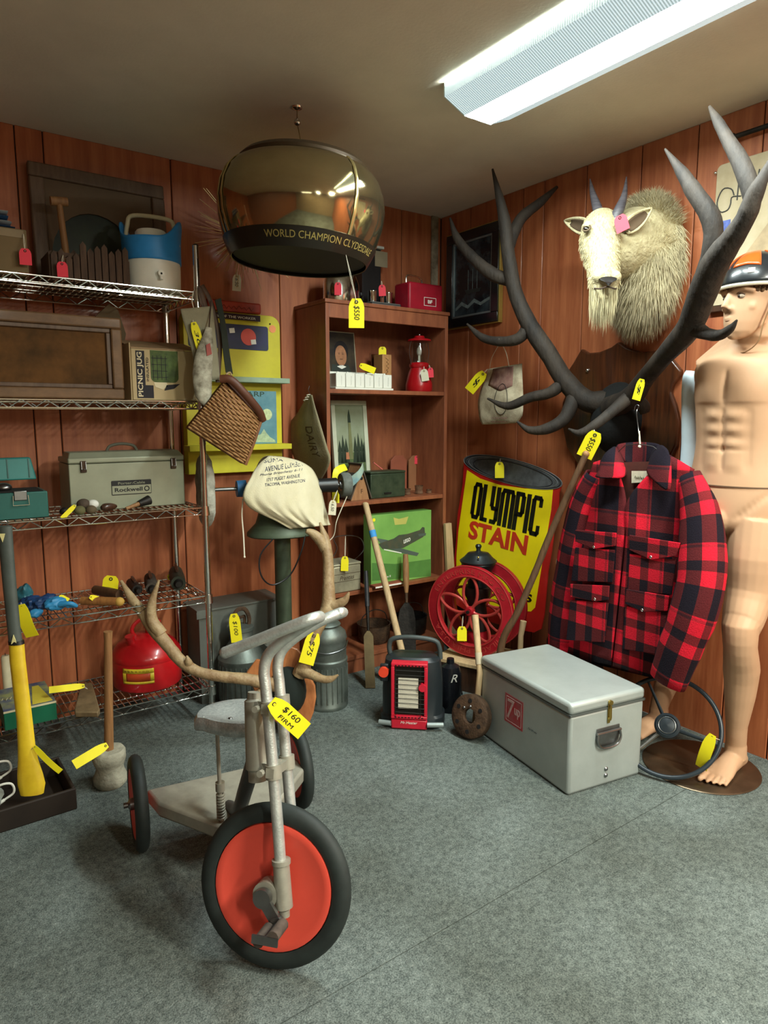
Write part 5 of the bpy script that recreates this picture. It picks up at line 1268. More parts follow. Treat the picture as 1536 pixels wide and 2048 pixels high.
# back half hanging behind the motor
mb = MB(); mb.grid(lambda u, v: lerp(Sa(u, .0, 0), Sa(u, .0, 0), 0) + V((0, .10*math.sin(v*PI/2) + .05*v, -.10*v*v)), 20, 8); build('rear_flap', mb, _mats['cream_apron_cloth'], t, solid=.003)
BLP = mat('navy_ink', '2a3350', .8, var=.1)
def aline(s_, px0, py0, px1, py1, h_px, m=BLP, sh_=0):
    def bend(a_, b_, d):
        # a_ in -.5...5 along the line, b_ in -.5...5 up
        px = lerp(px0, px1, a_+.5); py = lerp(py0, py1, a_+.5) - b_*h_px + 0
        # find the row of the cloth at this pixel
        lo, hi = 0.0, 1.0
        for _ in range(14):
            m_ = (lo+hi)/2; q_ = SaP(m_)
            if q_ < py: lo = m_
            else: hi = m_
        v = (lo+hi)/2; L_, R_ = rowx(v)
        u = max(.01, min(.99, (px-L_)/(R_-L_)))
        return Sa(u, v, .0026 + d)
    text(ap, s_, V((0,0,0)), (1,0,0), (0,0,1), 1, 1, m, .0004, sh_, bend=bend)
_L = bez([V((*r_[0], 0)) for r_ in rows], 30); _R = bez([V((*r_[1], 0)) for r_ in rows], 30)
def rowx(v):
    t_ = v*30; j = min(int(t_), 29); w_ = t_-j
    return _L[j].lerp(_L[j+1], w_).x, _R[j].lerp(_R[j+1], w_).x
def SaP(v):
    t_ = v*30; j = min(int(t_), 29); w_ = t_-j
    return (_L[j].lerp(_L[j+1], w_).y + _R[j].lerp(_R[j+1], w_).y)/2
aline('SUMA', 528, 921, 566, 919, 7)
aline('AVENUE LUMBER', 530, 937, 606, 929, 10)
aline('Phone Broadway 6-11', 520, 949, 605, 941, 6, sh_=.2)
aline('1717 PUGET AVENUE', 534, 959, 600, 952, 6.5)
aline('TACOMA, WASHINGTON', 530, 970, 610, 962, 7)
mb = MB(); mb.tube(bez([on(486, 998, y=-.42), on(484, 1030, y=-.42), on(487, 1070, y=-.42), on(489, 1112, y=-.42)], 16), .003, 6, flat=.5); mb.sph(on(489, 1114, y=-.42), .005, 8, 6); build('tie_string', mb, STRING, t)
# ================================================================ goods on the wire shelves
def bxw(name, label, cat, px0, px1, pyb, pyt, yf, depth, zb, m, bevel=.003, part='body', zt=None):
    """box thing whose front face spans pixels px0..px1 on plane y=yf and stands at zb"""
    x0, x1 = on(px0, (pyb+pyt)/2, y=yf).x, on(px1, (pyb+pyt)/2, y=yf).x
    zt = zt if zt is not None else on((px0+px1)/2, pyt, y=yf).z
    t = thing(name, label, cat, ((x0+x1)/2, yf+depth/2, zb))
    mb = MB(); mb.box(x0, x1, yf, yf+depth, zb, zt); b = build(part, mb, m, t, smooth=30, bevel=bevel)
    return t, b, x0, x1, zt
Z1, Z2, Z3, Z4, Z5 = [z + .0006 for z in ZS]
# ---- top shelf
t, b, x0, x1, zt = bxw('cardboard_box', 'plain brown box under folded blue cloth on the top wire shelf', 'box', -60, 55, 540, 452, -.36, .28, Z5, mat('dark_cardboard', '6d5a3c', .85, var=.1, vs=5))
mb = MB(); mb.box(x0+.01, x1-.01, -.362, -.3598, zt-.03, zt-.004); build('tape', mb, mat('tan_tape', '7d6947', .5), b, smooth=0)
zb_ = zt
t = thing('folded_cloth', 'folded blue and white striped cloth lying on the plain brown box', 'cloth', (x1-.06, -.24, zb_+.001))
for k, (w_, m_) in enumerate(((.13, 'blue_cloth'), (.12, 'white_stripe_cloth'), (.10, 'blue_stripe_cloth'), (.085, 'white_stripe_cloth'))):
    mm = mat('blue_cloth', '28507c', .9, var=.2, vs=14) if 'blue' in m_ else mat('white_stripe_cloth', 'a9b3b4', .9, var=.2, vs=20)
    z = zb_ + .0015 + k*.0165; mb = MB(); mb.loft([((x1-.05-w_, -.24, z+.008), (0, .09, 0), (0, 0, .007)), ((x1-.05, -.24, z+.008), (0, .10, 0), (0, 0, .0085)), ((x1-.03-.01*k, -.24, z+.008), (0, .095, 0), (0, 0, .006))], 14); build('fold', mb, mm, t)
ptag('red price tag on the plain brown box on the top wire shelf', (50, 502), (52, 530), 22, RTAG, None, y=-.385, to=on(47, 468, y=-.366))
# big arched frame leaning on the wall
fx0, fx1 = on(62, 440, y=-.05).x, on(330, 440, y=-.05).x; fz1 = on(200, 345, y=-.06).z
t = thing('arched_frame', 'large dark brown picture frame with arched opening behind the picket planter', 'picture frame', ((fx0+fx1)/2, -.05, Z5))
FW = wood('old_frame_wood', '4a3526', '66503c', .55, (10, 10, 1.5), 5, .1)
w_, h_ = fx1-fx0, fz1-Z5; cxm = (fx0+fx1)/2 - .03
Tf = Matrix.Translation((0, -.085, Z5)) @ Matrix.Rotation(R(-6), 4, 'X') @ Matrix.Translation((0, 0, -Z5))
pframe(t, Tf, fx0, fx1, Z5+.003, fz1, .055, -.016, .016, FW, 'frame_rail', .006)
pts = [(fx0+.05, Z5+.05), (fx0+.05, fz1-.05), (fx1-.05, fz1-.05), (fx1-.05, Z5+.05)]
aw = .17; zc0 = Z5 + .13
arch = [(cxm + aw*math.cos(R(a_)), zc0 + .20*math.sin(R(a_))) for a_ in range(0, 181, 12)]
mat_poly = [(fx1-.05, Z5+.05), (fx1-.05, fz1-.05), (fx0+.05, fz1-.05), (fx0+.05, Z5+.05), (arch[-1][0], Z5+.05)] + arch[::-1] + [(arch[0][0], Z5+.05)]
mb = MB(Tf); mb.prism2(mat_poly, -.004, .006); build('mat_board', mb, mat('brown_mat', '5d4a36', .8, var=.1), t, smooth=0)
mb = MB(Tf); mb.box(fx0+.05, fx1-.05, .007, .010, Z5+.05, fz1-.05); build('picture', mb, mat('dark_green_picture', '101a16', .4, var=.4, vs=9, c2='24311f'), t, smooth=0)
# slatted basket of dark wood
sx0, sx1 = on(100, 530, y=-.33).x, on(256, 530, y=-.33).x; sz = on(180, 492, y=-.33).z
t = thing('slat_planter', 'dark picket slat planter box on the top wire shelf beside the blue jug', 'planter', ((sx0+sx1)/2, -.26, Z5))
PK = wood('dark_picket_wood', '3a2a1f', '5a4433', .8, (20, 20, 2), 5, 0)
n_ = 11
for k in range(n_):
    x = lerp(sx0, sx1, (k+.5)/n_); w2_ = (sx1-sx0)/n_*.42; zt_ = sz - (.035 if k < 4 else .0) + .012*math.sin(k*2.1)
    mb = MB(); mb.prism([(x-w2_, -.345, Z5), (x+w2_, -.345, Z5), (x+w2_, -.345, zt_-.014), (x, -.345, zt_), (x-w2_, -.345, zt_-.014)], (0, .01, 0)); build('slat', mb, PK, t, smooth=0)
    mb = MB(); mb.prism([(x-w2_, -.19, Z5), (x+w2_, -.19, Z5), (x+w2_, -.19, zt_-.014), (x, -.19, zt_), (x-w2_, -.19, zt_-.014)], (0, .01, 0)); build('slat', mb, PK, t, smooth=0)
mb = MB(); mb.box(sx0, sx1, -.335, -.19, Z5+.004, Z5+.018); build('floor_board', mb, PK, t, smooth=0)
for z in (Z5+.03, Z5+.085):
    mb = MB(); mb.box(sx0, sx1, -.3345, -.328, z, z+.018); build('rail', mb, PK, t, smooth=0)
for x in (sx0-.004, sx1-.006):
    mb = MB(); mb.box(x, x+.010, -.334, -.18, Z5, Z5+.10); build('end_board', mb, PK, t, smooth=0)
ptag('red price tag hanging in front of the picket planter', (124, 528), (126, 554), 20, RTAG, None, y=-.37, to=on(126, 510, y=-.348))
# wooden mallet leaning behind
a_, b_ = on(118, 405, y=-.17), on(140, 560, y=-.17); b_.z = Z5 + .02
t = thing('wooden_beater', 'light brown wooden stick mallet standing up behind the picket planter', 'mallet', b_)
mb = MB(); mb.tube([a_, a_*.5 + b_*.5 , b_], [.011, .013, .013], 12); build('handle', mb, HANDLE, t)
d_ = V((1, 0, .1)).normalized(); mb = MB(); mb.cyl(a_ - d_*.03 + V((0, 0, .004)), a_ + d_*.03 + V((0, 0, .004)), .017, 14); build('head', mb, HANDLE, t)
# blue and white jug
jc = on(306, 560, y=-.27); jc.z = Z5
t = thing('picnic_jug', 'white insulated picnic jug with blue top collar and arched handle', 'jug', jc)
JW = mat('jug_white', 'ecece0', .45, var=.05, vs=9); JB = mat('jug_blue', '2f8ad0', .45, var=.1, vs=12)
r_ = (on(360, 560, y=-.27).x - on(254, 560, y=-.27).x)/2 * 1.02
mb = MB(); mb.lathe([(0, 0), (r_*.94, 0), (r_*.98, .006), (r_*1.0, .09), (r_*.99, .13)], 40, jc); build('lower_body', mb, JW, t)
def jugtop(u, v):
    a__ = 2*PI*u; flare = 1 + .06*v**3
    h__ = .085 + .075*(abs(math.cos(a__ - R(-35)))**6)
    return jc + V((math.cos(a__)*r_*1.01*flare, math.sin(a__)*r_*1.01*flare, .115 + h__*v))
mb = MB(); mb.grid(jugtop, 48, 10, wrapu=True); build('blue_collar', mb, JB, t, solid=.006)
mb = MB(); mb.lathe([(r_*.98, .125), (r_*.98, .185), (r_*.6, .192)], 40, jc); build('shoulder', mb, JB, t)
mb = MB(); mb.lathe([(0, .24), (r_*.50, .24), (r_*.56, .232), (r_*.56, .185), (0, .185)], 36, jc); build('lid', mb, JW, t)
hd_ = V((math.cos(R(-35)), math.sin(R(-35)), 0))
mb = MB(); mb.tube(bez([jc + hd_*r_*.98 + V((0, 0, .18)), jc + hd_*r_*.86 + V((0, 0, .25)), jc + hd_*r_*.62 + V((0, 0, .285)), jc - hd_*r_*.62 + V((0, 0, .30)), jc - hd_*r_*.86 + V((0, 0, .262)), jc - hd_*r_*.98 + V((0, 0, .18))], 30), .0085, 10); build('handle', mb, mat('cream_plastic', 'c9c09f', .5), t)
sp_ = (CAM - jc); sp_.z = 0; sp_.normalize()
sp_ = (sp_ + V((.25, -.1, 0))).normalized()
mb = MB(); mb.cyl(jc + sp_*r_*.97 + V((0, 0, .06)), jc + sp_*(r_+.018) + V((0, 0, .06)), .012, 14); mb.cyl(jc + sp_*(r_+.012) + V((0, 0, .064)), jc + sp_*(r_+.014) + V((0, 0, .036)), .007, 10); spg = build('spigot', mb, JW, t)
mb = MB(); mb.sph(jc + sp_*(r_+.019) + V((0, 0, .058)), .004, 8, 6); build('spigot_hole', mb, BLACK, spg)
# ---- second shelf
x0, x1 = -2.66, on(243, 700, y=-.36).x; z1_ = on(120, 628, y=-.36).z
t = thing('framed_artwork', 'wide brown wooden frame around a dark amber pane on the second wire shelf', 'picture frame', ((x0+x1)/2, -.36, Z4))
FW2 = wood('brown_frame_wood', '5a4128', '7a5a3a', .6, (3, 10, 6), 5, .1)
pframe(t, Matrix.Identity(4), x0, x1, Z4+.001, z1_, .04, -.375, -.345, FW2, 'frame_rail', .006)
pframe(t, Matrix.Identity(4), x0+.04, x1-.04, Z4+.041, z1_-.04, .016, -.366, -.345, FW, 'inner_rail', .003)
mb = MB(); mb.box(x0+.05, x1-.05, -.356, -.348, Z4+.05, z1_-.05); build('glazed_panel', mb, mat('dark_amber_panel', '6b4722', .75, var=.4, vs=4, c2='33240f', spec=.2), t, smooth=0)
# tilted cardboard behind
mb = MB(); P = [on(a_, b_, y=-.15) for a_, b_ in ((192, 632), (218, 608), (236, 620), (252, 668), (246, 700), (205, 690))]; mb.prism(P, (0, .02, 0))
t = thing('cardboard_sheet', 'tilted piece of grey cardboard sticking up behind the wide framed panel', 'cardboard', on(225, 690, y=-.14)); build('sheet', mb, mat('grey_cardboard', '6b5c45', .9, var=.1), t, smooth=0)
mb = MB(); P = [on(a_, b_, y=-.16) for a_, b_ in ((200, 690), (244, 700), (244, 806), (200, 806))]; mb.prism([(p.x, p.y, max(p.z, Z4+.001)) for p in P], (0, .03, 0)); build('lower_sheet', mb, _mats['grey_cardboard'], t, smooth=0)
# picnic jug carton
t, b, x0, x1, zt = bxw('jug_carton', 'tan cardboard carton printed PICNIC JUG on the second wire shelf', 'box', 264, 402, 806, 700, -.37, .22, Z4, mat('pale_carton', 'b8a37a', .8, var=.06, vs=5))
CART = _mats['pale_carton']
mb = MB(); mb.prism([(x0, -.37, zt+.0005), (x1, -.37, zt+.0005), (x1-.0, -.17, zt+.045), (x0, -.17, zt+.045)], (0, 0, .004)); build('flap', mb, mat('carton_inside', 'a58865', .85), b, smooth=0)
mb = MB(); mb.box(x0-.006, x0-.002, -.37, -.16, Z4, zt+.02); build('side_flap', mb, CART, b, smooth=0)
yp = -.3712
bx_a, bx_b = on(273, 750, y=yp).x, on(301, 750, y=yp).x; bz_a, bz_b = on(285, 796, y=yp).z, zt-.008
mb = MB(); mb.box(bx_a, lerp(bx_a, bx_b, .62), yp, yp+.0012, bz_a, bz_b); bl = build('black_print', mb, mat('black_print', '1d1a20', .7), b, smooth=0)
mb = MB(); mb.box(lerp(bx_a, bx_b, .62), bx_b+.01, yp, yp+.0012, bz_a, bz_a + .05); build('black_print', mb, _mats['black_print'], b, smooth=0)
text(bl, 'PICNIC JUG', V((lerp(bx_a, bx_b, .3), yp-.0005, (bz_a+bz_b)/2)), (0, 0, 1), (-1, 0, 0), (bz_b-bz_a)*.94, (bx_b-bx_a)*.46, mat('cream_print', 'd8c9a4', .7), bold=.02)
text(bl, 'INSULATED', V((lerp(bx_a, bx_b, .8), yp-.0005, (bz_a+bz_b)/2+.02)), (0, 0, 1), (-1, 0, 0), (bz_b-bz_a)*.5, (bx_b-bx_a)*.16, _mats['black_print'])
gx0, gx1 = on(302, 750, y=yp).x, on(357, 750, y=yp).x; gz0, gz1 = on(330, 765, y=yp).z, zt-.004
mb = MB(); mb.prism2([(a_, b_) for a_, b_ in rrect(gx0, gx1, gz0, gz1, .02, corners='cd')], yp, yp+.0012); gp = build('jug_print', mb, mat('green_print', '55682f', .7, var=.3, vs=30, c2='3b4a24'), b, smooth=0)
for k in range(4):
    mb = MB(); x = lerp(gx0, gx1, .08+k*.15); mb.box(x, x+.002, yp-.0008, yp, gz0+.01, gz1-.02); build('print_line', mb, _mats['black_print'], gp, smooth=0)
    z = lerp(gz0, gz1, .15+k*.2); mb = MB(); mb.box(gx0+.004, lerp(gx0, gx1, .6), yp-.0008, yp, z, z+.002); build('print_line', mb, _mats['black_print'], gp, smooth=0)
mb = MB(); mb.prism2([(gx0+.01, gz0), (gx0+.06, gz0), (gx0+.065, gz0-.012), (gx0+.045, gz0-.028), (gx0+.015, gz0-.018)], yp, yp+.0012); build('cup_print', mb, _mats['cream_print'], b, smooth=0)
mb = MB(); mb.prism2([(gx0+.06, gz0-.01), (gx1+.005, gz0-.004), (gx1-.02, gz0-.024), (gx0+.05, gz0-.032)], yp, yp+.0011); build('black_print', mb, _mats['black_print'], b, smooth=0)
# ---- third shelf
t, b, x0, x1, zt = bxw('green_tackle_box', 'open teal green tackle box with steel latch on the third wire shelf', 'tackle box', -50, 97, 1042, 986, -.38, .18, Z3, mat('teal_plastic', '1f5a52', .45, var=.12, vs=6), part='tray_body')
TEAL = _mats['teal_plastic']
mb = MB(); mb.prism([(x0, -.20, zt+.03), (x1-.005, -.20, zt+.03), (x1-.02, -.185, zt+.115), (x0, -.185, zt+.115)], (0, .03, 0)); ld = build('open_lid', mb, mat('teal_light', '2f7d77', .5, var=.1, vs=6), t, smooth=30, bevel=.006)
for px in (15, 58):
    x = on(px, 930, y=-.2).x; mb = MB(); mb.prism([(x-.002, -.2025, zt+.04), (x+.002, -.2025, zt+.04), (x+.002, -.188, zt+.11), (x-.002, -.188, zt+.11)], (0, .003, 0)); build('lid_rib', mb, TEAL, ld, smooth=0)
mb = MB(); mb.box(x0+.005, x1-.012, -.372, -.21, zt-.0005, zt+.002); build('shaded_inside', mb, mat('shadow_contents', '17150f', .9, var=.3), t, smooth=0)  # flat dark sheet over the solid tray; shade inside the box put into its colour
mb = MB(); mb.sph(V((x1-.13, -.29, zt+.012)), (.028, .03, .018), 12, 8); build('reel', mb, STEEL, t)
lx_ = on(42, 1005, y=-.383).x; mb = MB(); mb.box(lx_-.021, lx_+.021, -.386, -.380, zt-.028, zt+.006); lt = build('latch', mb, STEEL, t, smooth=30, bevel=.002)
mb = MB(); z = zt-.03; mb.tube([(lx_-.024, -.386, z+.02), (lx_-.026, -.389, z-.015), (lx_+.026, -.389, z-.015), (lx_+.024, -.386, z+.02)], .0018, 6); build('latch_wire', mb, CHROME, lt)
# olive tool box
t, b, x0, x1, zt = bxw('metal_toolbox', 'olive grey steel toolbox with a maker plate on the third wire shelf', 'toolbox', 139, 369, 1010, 925, -.30, .19, Z3, mat('olive_grey_paint', '8d907a', .45, .2, var=.1, vs=7))
OLV = _mats['olive_grey_paint']; ztl = on(250, 903, y=-.30).z
mb = MB(); mb.box(x0-.002, x1+.002, -.303, -.107, zt+.0015, ztl-.02); ld = build('lid', mb, OLV, t, smooth=30, bevel=.006, seg=3)
mb = MB(); mb.prism([(x0+.0, -.30, ztl-.022), (x1, -.30, ztl-.022), (x1-.012, -.27, ztl), (x0+.012, -.27, ztl)], (0, .12, 0)); build('lid_top', mb, OLV, t, smooth=30, bevel=.004)
mb = MB(); cx0 = (x0+x1)/2 + .0; mb.tube(bez([(cx0-.06, -.21, ztl), (cx0-.045, -.21, ztl+.02), (cx0, -.21, ztl+.028), (cx0+.045, -.21, ztl+.02), (cx0+.06, -.21, ztl)], 18), .006, 8, flat=.6); build('handle', mb, mat('dark_olive', '4b4a3a', .6), t)
for px in (167, 347):
    x = on(px, 938, y=-.303).x; mb = MB(); mb.box(x-.011, x+.011, -.3085, -.300, zt-.032, zt+.012); q_ = build('draw_latch', mb, RUST, t, smooth=30, bevel=.002)
    mb = MB(); mb.tube([(x-.008, -.309, zt+.01), (x-.008, -.312, zt-.02), (x+.008, -.312, zt-.02), (x+.008, -.309, zt+.01)], .0018, 6); build('latch_loop', mb, STEEL, q_)
pa, pb = on(224, 991, y=-.3012), on(302, 958, y=-.3012)
mb = MB(); mb.prism2(rrect(pa.x, pb.x, pa.z, pb.z, .004), -.3022, -.3002); pl_ = build('maker_plate', mb, INK, b, smooth=0)
mb = MB(); mb.box(pa.x+.002, pb.x-.002, -.3028, -.302, pa.z+.003, lerp(pa.z, pb.z, .64)); build('plate_field', mb, OLV, pl_, smooth=0)
text(pl_, 'Porter-Cable', V(((pa.x+pb.x)/2, -.3026, lerp(pa.z, pb.z, .81))), (1, 0, 0), (0, 0, 1), .105, .010, OLV)
text(pl_, 'Rockwell', V((lerp(pa.x, pb.x, .42), -.3032, lerp(pa.z, pb.z, .36))), (1, 0, 0), (0, 0, 1), .108, .016, INK, bold=.02)
mb = MB(); mb.ring(V((lerp(pa.x, pb.x, .88), -.3032, lerp(pa.z, pb.z, .36))), .009, .0022, 20, 5, (0, 1, 0)); build('plate_emblem', mb, INK, pl_)
# small mallet heads and brushes in front of the toolbox
def blob(name, label, cat, c, r_, m, group=None, rot=None, extra=None):
    t = thing(name, label, cat, V((c[0], c[1], c[2] - r_[2])), group=group)
    mb = MB(); mb.sph(c, r_, 16, 12, rot); mb.v = [p + (p - V(c))*.10*noise.noise(p*40) for p in mb.v]; build('stone', mb, m, t); return t
BST = mat('brown_stone', '4a3d31', .8, var=.25, vs=25, bump=.3)
for i, (px, py, r0, m_, lab) in enumerate(((167, 1019, .022, BST, 'round brown stone beside the white one in front of the toolbox'), (187, 1020, .019, mat('white_stone', 'd9d9cf', .7), 'white round stone in front of the toolbox'), (160, 1033, .019, mat('olive_stone', '5d5a38', .8, var=.2), 'olive coloured stone lying lowest in front of the toolbox'), (183, 1035, .018, mat('tan_stone', '574a34', .8, var=.2), 'dark tan stone under the white one in front of the toolbox'), (128, 1020, .015, IRON, 'small black stone beside the open tackle box'))):
    c = on(px, py, y=-.36 - (.03 if py > 1030 else 0)); c.z = Z3 + r0*.92 + (.016 if py < 1030 and i < 2 else 0); blob('stone', lab, 'stone', c, (r0*1.1, r0, r0*.92), m_)
a_, b_ = on(203, 1020, y=-.36), on(233, 1018, y=-.34); a_.z = b_.z = Z3 + .017
t = thing('file_handle', 'dark wooden file handle lying beside the white stone on the wire shelf', 'handle', (a_+b_)/2 - V((0, 0, .017))); mb = MB(); mb.tube(bez([a_, lerp(a_, b_, .4), b_], 10), [.008, .012, .015, .016, .0165, .0165, .016, .015, .013, .01, .006], 12); build('grip', mb, DARKW, t)
a_, b_ = on(252, 1026, y=-.37), on(298, 1000, y=-.335); a_.z = Z3+.008; b_.z = on(298, 1000, y=-.335).z
t = thing('scrub_brush', 'dark round brush with wooden handle lying in front of the toolbox plate', 'brush', V((a_.x, a_.y, Z3))); mb = MB(); mb.tube([a_, lerp(a_, b_, .6)], [.006, .009], 10); build('handle', mb, HANDLE, t); mb = MB(); mb.tube([lerp(a_, b_, .55), b_], [.012, .02], 14); build('bristles', mb, IRON, t)
ptag('yellow folded price tag leaning by the stones on the third wire shelf', (149, 1012), (124, 1037), 9, YTAG, None, y=-.40, to=on(152, 1010, y=-.39))
# ---- fourth shelf
def bar_tool(name, label, cat, p0, p1, r0, m, part='handle', parent=None, fl=1.0, n=12):
    t = parent or thing(name, label, cat, V(((p0.x+p1.x)/2, (p0.y+p1.y)/2, min(p0.z, p1.z) - r0)))
    mb = MB(); mb.tube([p0, lerp(p0, p1, .5), p1], [r0*.9, r0, r0*.95], n, flat=fl); build(part, mb, m, t); return t
def sp(px, py, y, h): p = on(px, py, y=y); p.z = Z2 + h; return p
t = thing('work_gloves', 'crumpled blue rubber work gloves on the fourth wire shelf', 'gloves', sp(80, 1215, -.3, 0), group=None)
BG = mat('blue_rubber', '2a7aa8', .5, var=.2, vs=12); DB = mat('navy_rubber', '173a66', .55, var=.25, vs=14)
for k, (px, py, y, h, r3, m_, rz) in enumerate(((112, 1203, -.33, .030, (.045, .028, .026), BG, .5), (72, 1228, -.385, .018, (.03, .02, .017), BG, .9), (60, 1190, -.26, .028, (.045, .04, .027), DB, 0), (88, 1195, -.28, .03, (.05, .04, .028), DB, .4), (48, 1180, -.2, .045, (.03, .04, .044), mat('teal_rubber', '2d6a78', .5, var=.2), .2))):
    mb = MB(); c = sp(px, py, y, h); mb.sph(c, r3, 28, 20, (0, 0, rz)); mb.v = [p + (p-c)*(.35*noise.noise(p*38) + .2*noise.noise(p*90)) for p in mb.v]; build('glove_fold', mb, m_, t)
for k in range(4):
    a_ = sp(100+k*6, 1200+k*4, -.33-.008*k, .03); mb = MB(); mb.tube(bez([a_, a_ + V((.035, -.02, .004)), a_ + V((.06, -.035+.006*k, -.012))], 8), [.010, .010, .0098, .0095, .009, .009, .0085, .008, .006], 10); build('finger', mb, BG, t)
ptag('yellow price tag on the blue gloves at the shelf edge', (44, 1214), (66, 1272), 26, YTAG, None, y=-.45, to=on(42, 1205, y=-.42), curl=.012, yaw=.5)
ptag('small yellow price tag lying between the gloves and the wooden tools', (120, 1196), (135, 1204), 16, YTAG, None, y=-.33, string=False)
TW = wood('worn_tool_wood', '7a4d24', 'a06c36', .6, (20, 20, 3), 5, 0)
a_, b_ = sp(163, 1196, -.30, .019), sp(240, 1223, -.40, .019)
t = bar_tool('draw_knife_handle', 'long orange-brown wooden tool handle lying across the fourth wire shelf', 'tool', a_, b_, .018, TW); mb = MB(); mb.sph(b_, (.019, .019, .018), 12, 8); build('end_knob', mb, mat('yellow_wood_end', 'b08a3e', .7), t)
ptag('yellow price tag laid along the orange-brown tool handle', (182, 1194), (210, 1204), 12, YTAG, None, y=-.345, string=False)
a_, b_ = sp(190, 1175, -.16, .022), sp(240, 1205, -.30, .022)
bar_tool('wooden_mallet', 'dark brown wooden mallet lying behind the orange-brown handle', 'mallet', a_, b_, .021, wood('mallet_brown', '3d2817', '5a3d24', .6, (20, 20, 3)), 'mallet_head')
ptag('large yellow price tag standing up behind the dark mallet', (222, 1158), (219, 1186), 30, YTAG, None, y=-.20, to=on(225, 1170, y=-.19), yaw=.2)
for (p0, p1, r_, m_, nm, lab, cat) in ((sp(262, 1175, -.12, .022), sp(276, 1200, -.26, .022), .022, IRON, 'iron_plane', 'black iron block plane on the fourth wire shelf behind the antler tine', 'plane'), (sp(300, 1165, -.10, .028), sp(305, 1200, -.30, .028), .027, mat('grey_lump', '3b342c', .8, var=.3, bump=.3), 'wood_plane', 'grey worn wooden block plane on the fourth wire shelf', 'plane'), (sp(352, 1158, -.08, .034), sp(358, 1195, -.30, .034), .033, mat('dark_green_iron', '2b2e22', .6, .3, var=.3), 'oil_can', 'dark green round oil can lying at the end of the fourth wire shelf', 'oil can')):
    t = bar_tool(nm, lab, cat, p0, p1, r_, m_, 'body'); mb = MB(); mb.tube([p1, p1 + (p1-p0).normalized()*.025], [r_*.6, r_*.4], 12); build('nose', mb, IRON, t); mb = MB(); q_ = lerp(p0, p1, .35); mb.tube(bez([q_ + V((0, 0, r_*.6)), q_ + V((0, .01, r_*1.5)), lerp(p0, p1, .7) + V((0, 0, r_*1.2))], 8), .006, 8); build('grip', mb, DARKW, t)
ptag('pale yellow price tag on top of the dark green oil can', (338, 1155), (358, 1150), 14, YTAG, None, y=-.12, string=False)
# ---- fifth shelf
t, b, x0, x1, zt = bxw('green_carton', 'green and yellow printed carton on the bottom wire shelf', 'box', 8, 115, 1470, 1413, -.40, .24, Z1, mat('green_card', '0f5c40', .5, var=.12, vs=8))
mb = MB(); mb.box(x0+.001, x1-.001, -.399, -.161, zt+.0002, zt+.002); tp = build('top_print', mb, mat('printed_top', '8a8f5c', .6, var=.5, vs=14, c2='3d4a6e'), b, smooth=0)
mb = MB(); mb.box(x0, x1, -.4012, -.3995, zt-.006, zt+.001); build('cream_edge', mb, mat('cream_edge', 'c9c09a', .7), b, smooth=0)
mb = MB(); mb.prism([(lerp(x0, x1, .55), -.39, zt+.0021), (x1-.01, -.39, zt+.0021), (x1-.03, -.2, zt+.0021), (lerp(x0, x1, .7), -.2, zt+.0021)], (0, 0, .0008)); build('yellow_print', mb, mat('yellow_print', 'c9b93c', .6), tp, smooth=0)
scribble(tp, V((lerp(x0, x1, .3), -.28, zt+.0022)), (1, 0, 0), (0, 1, 0), .09, .03, mat('cream_top_print', 'd5cfa8', .7), 14)
# axe head with tag
a_ = on(152, 1440, y=-.385); P = [(162, 1372), (184, 1370), (187, 1378), (200, 1424), (196, 1430), (150, 1430), (149, 1424), (160, 1380)]
t = thing('axe_head', 'rusty tan axe head lying on the bottom wire shelf', 'axe head', on(172, 1430, y=-.40)); t.location.z = Z1; MW[t.name] = Matrix.Translation(t.location)
pp = [on(a_, b_, z=Z1+.012) for a_, b_ in P]; mb = MB(); mb.prism([V((p.x, p.y, Z1+.002)) for p in pp], (0, 0, .022)); build('blade', mb, mat('tan_rust', '7d6a4c', .7, .3, var=.25, vs=20), t, smooth=30, bevel=.004)
ptag('long yellow price tag tied to the rusty axe head', (166, 1372), (98, 1380), 13, YTAG, '', y=-.36, to=on(175, 1378, y=-.34))
# white candle-like cylinder at the back
c = on(15, 1365, y=-.12); c.z = Z1; mb = MB(); mb.lathe([(0, 0), (.017, 0), (.017, .19), (.013, .197), (0, .197)], 20, c); t = thing('white_candle', 'plain cream pillar candle standing at the back of the bottom wire shelf', 'candle', c); build('wax', mb, mat('cream_wax', 'c9c2a2', .5), t); mb = MB(); mb.cyl(c + V((0, 0, .197)), c + V((0, 0, .206)), .0012, 6); build('wick', mb, INK, t)
# red safety can
c = on(296, 1360, y=-.21); c.z = Z1
t = thing('gas_can', 'round red metal safety gas can on the bottom wire shelf', 'gas can', c)
rg = (on(364, 1350, y=-.21).x - on(230, 1350, y=-.21).x)/2
GR = mat('red_gas_can', 'b5151b', .3, var=.1, coat=.4)
mb = MB(); mb.lathe([(0, 0), (rg*.96, 0), (rg, .008), (rg, .12), (rg*.985, .125)], 48, c); bd_ = build('drum', mb, GR, t)
mb = MB(); mb.lathe([(rg*1.01, .118), (rg*1.02, .126), (rg*.98, .145), (rg*.82, .178), (rg*.5, .205), (rg*.3, .214), (0, .216)], 48, c); build('domed_top', mb, GR, t)
mb = MB(); mb.lathe([(.03, .21), (.032, .235), (.036, .238), (.036, .262), (.02, .275), (0, .275)], 24, c + V((.03, .0, 0))); build('filler_cap', mb, GR, t)
mb = MB(); q_ = c + V((-.045, -.01, .205)); mb.tube(bez([q_, q_ + V((-.015, 0, .035)), q_ + V((.005, 0, .065)), q_ + V((.05, 0, .08)), c + V((.05, 0, .275))], 16), .008, 8, flat=.5); build('handle', mb, GR, t)
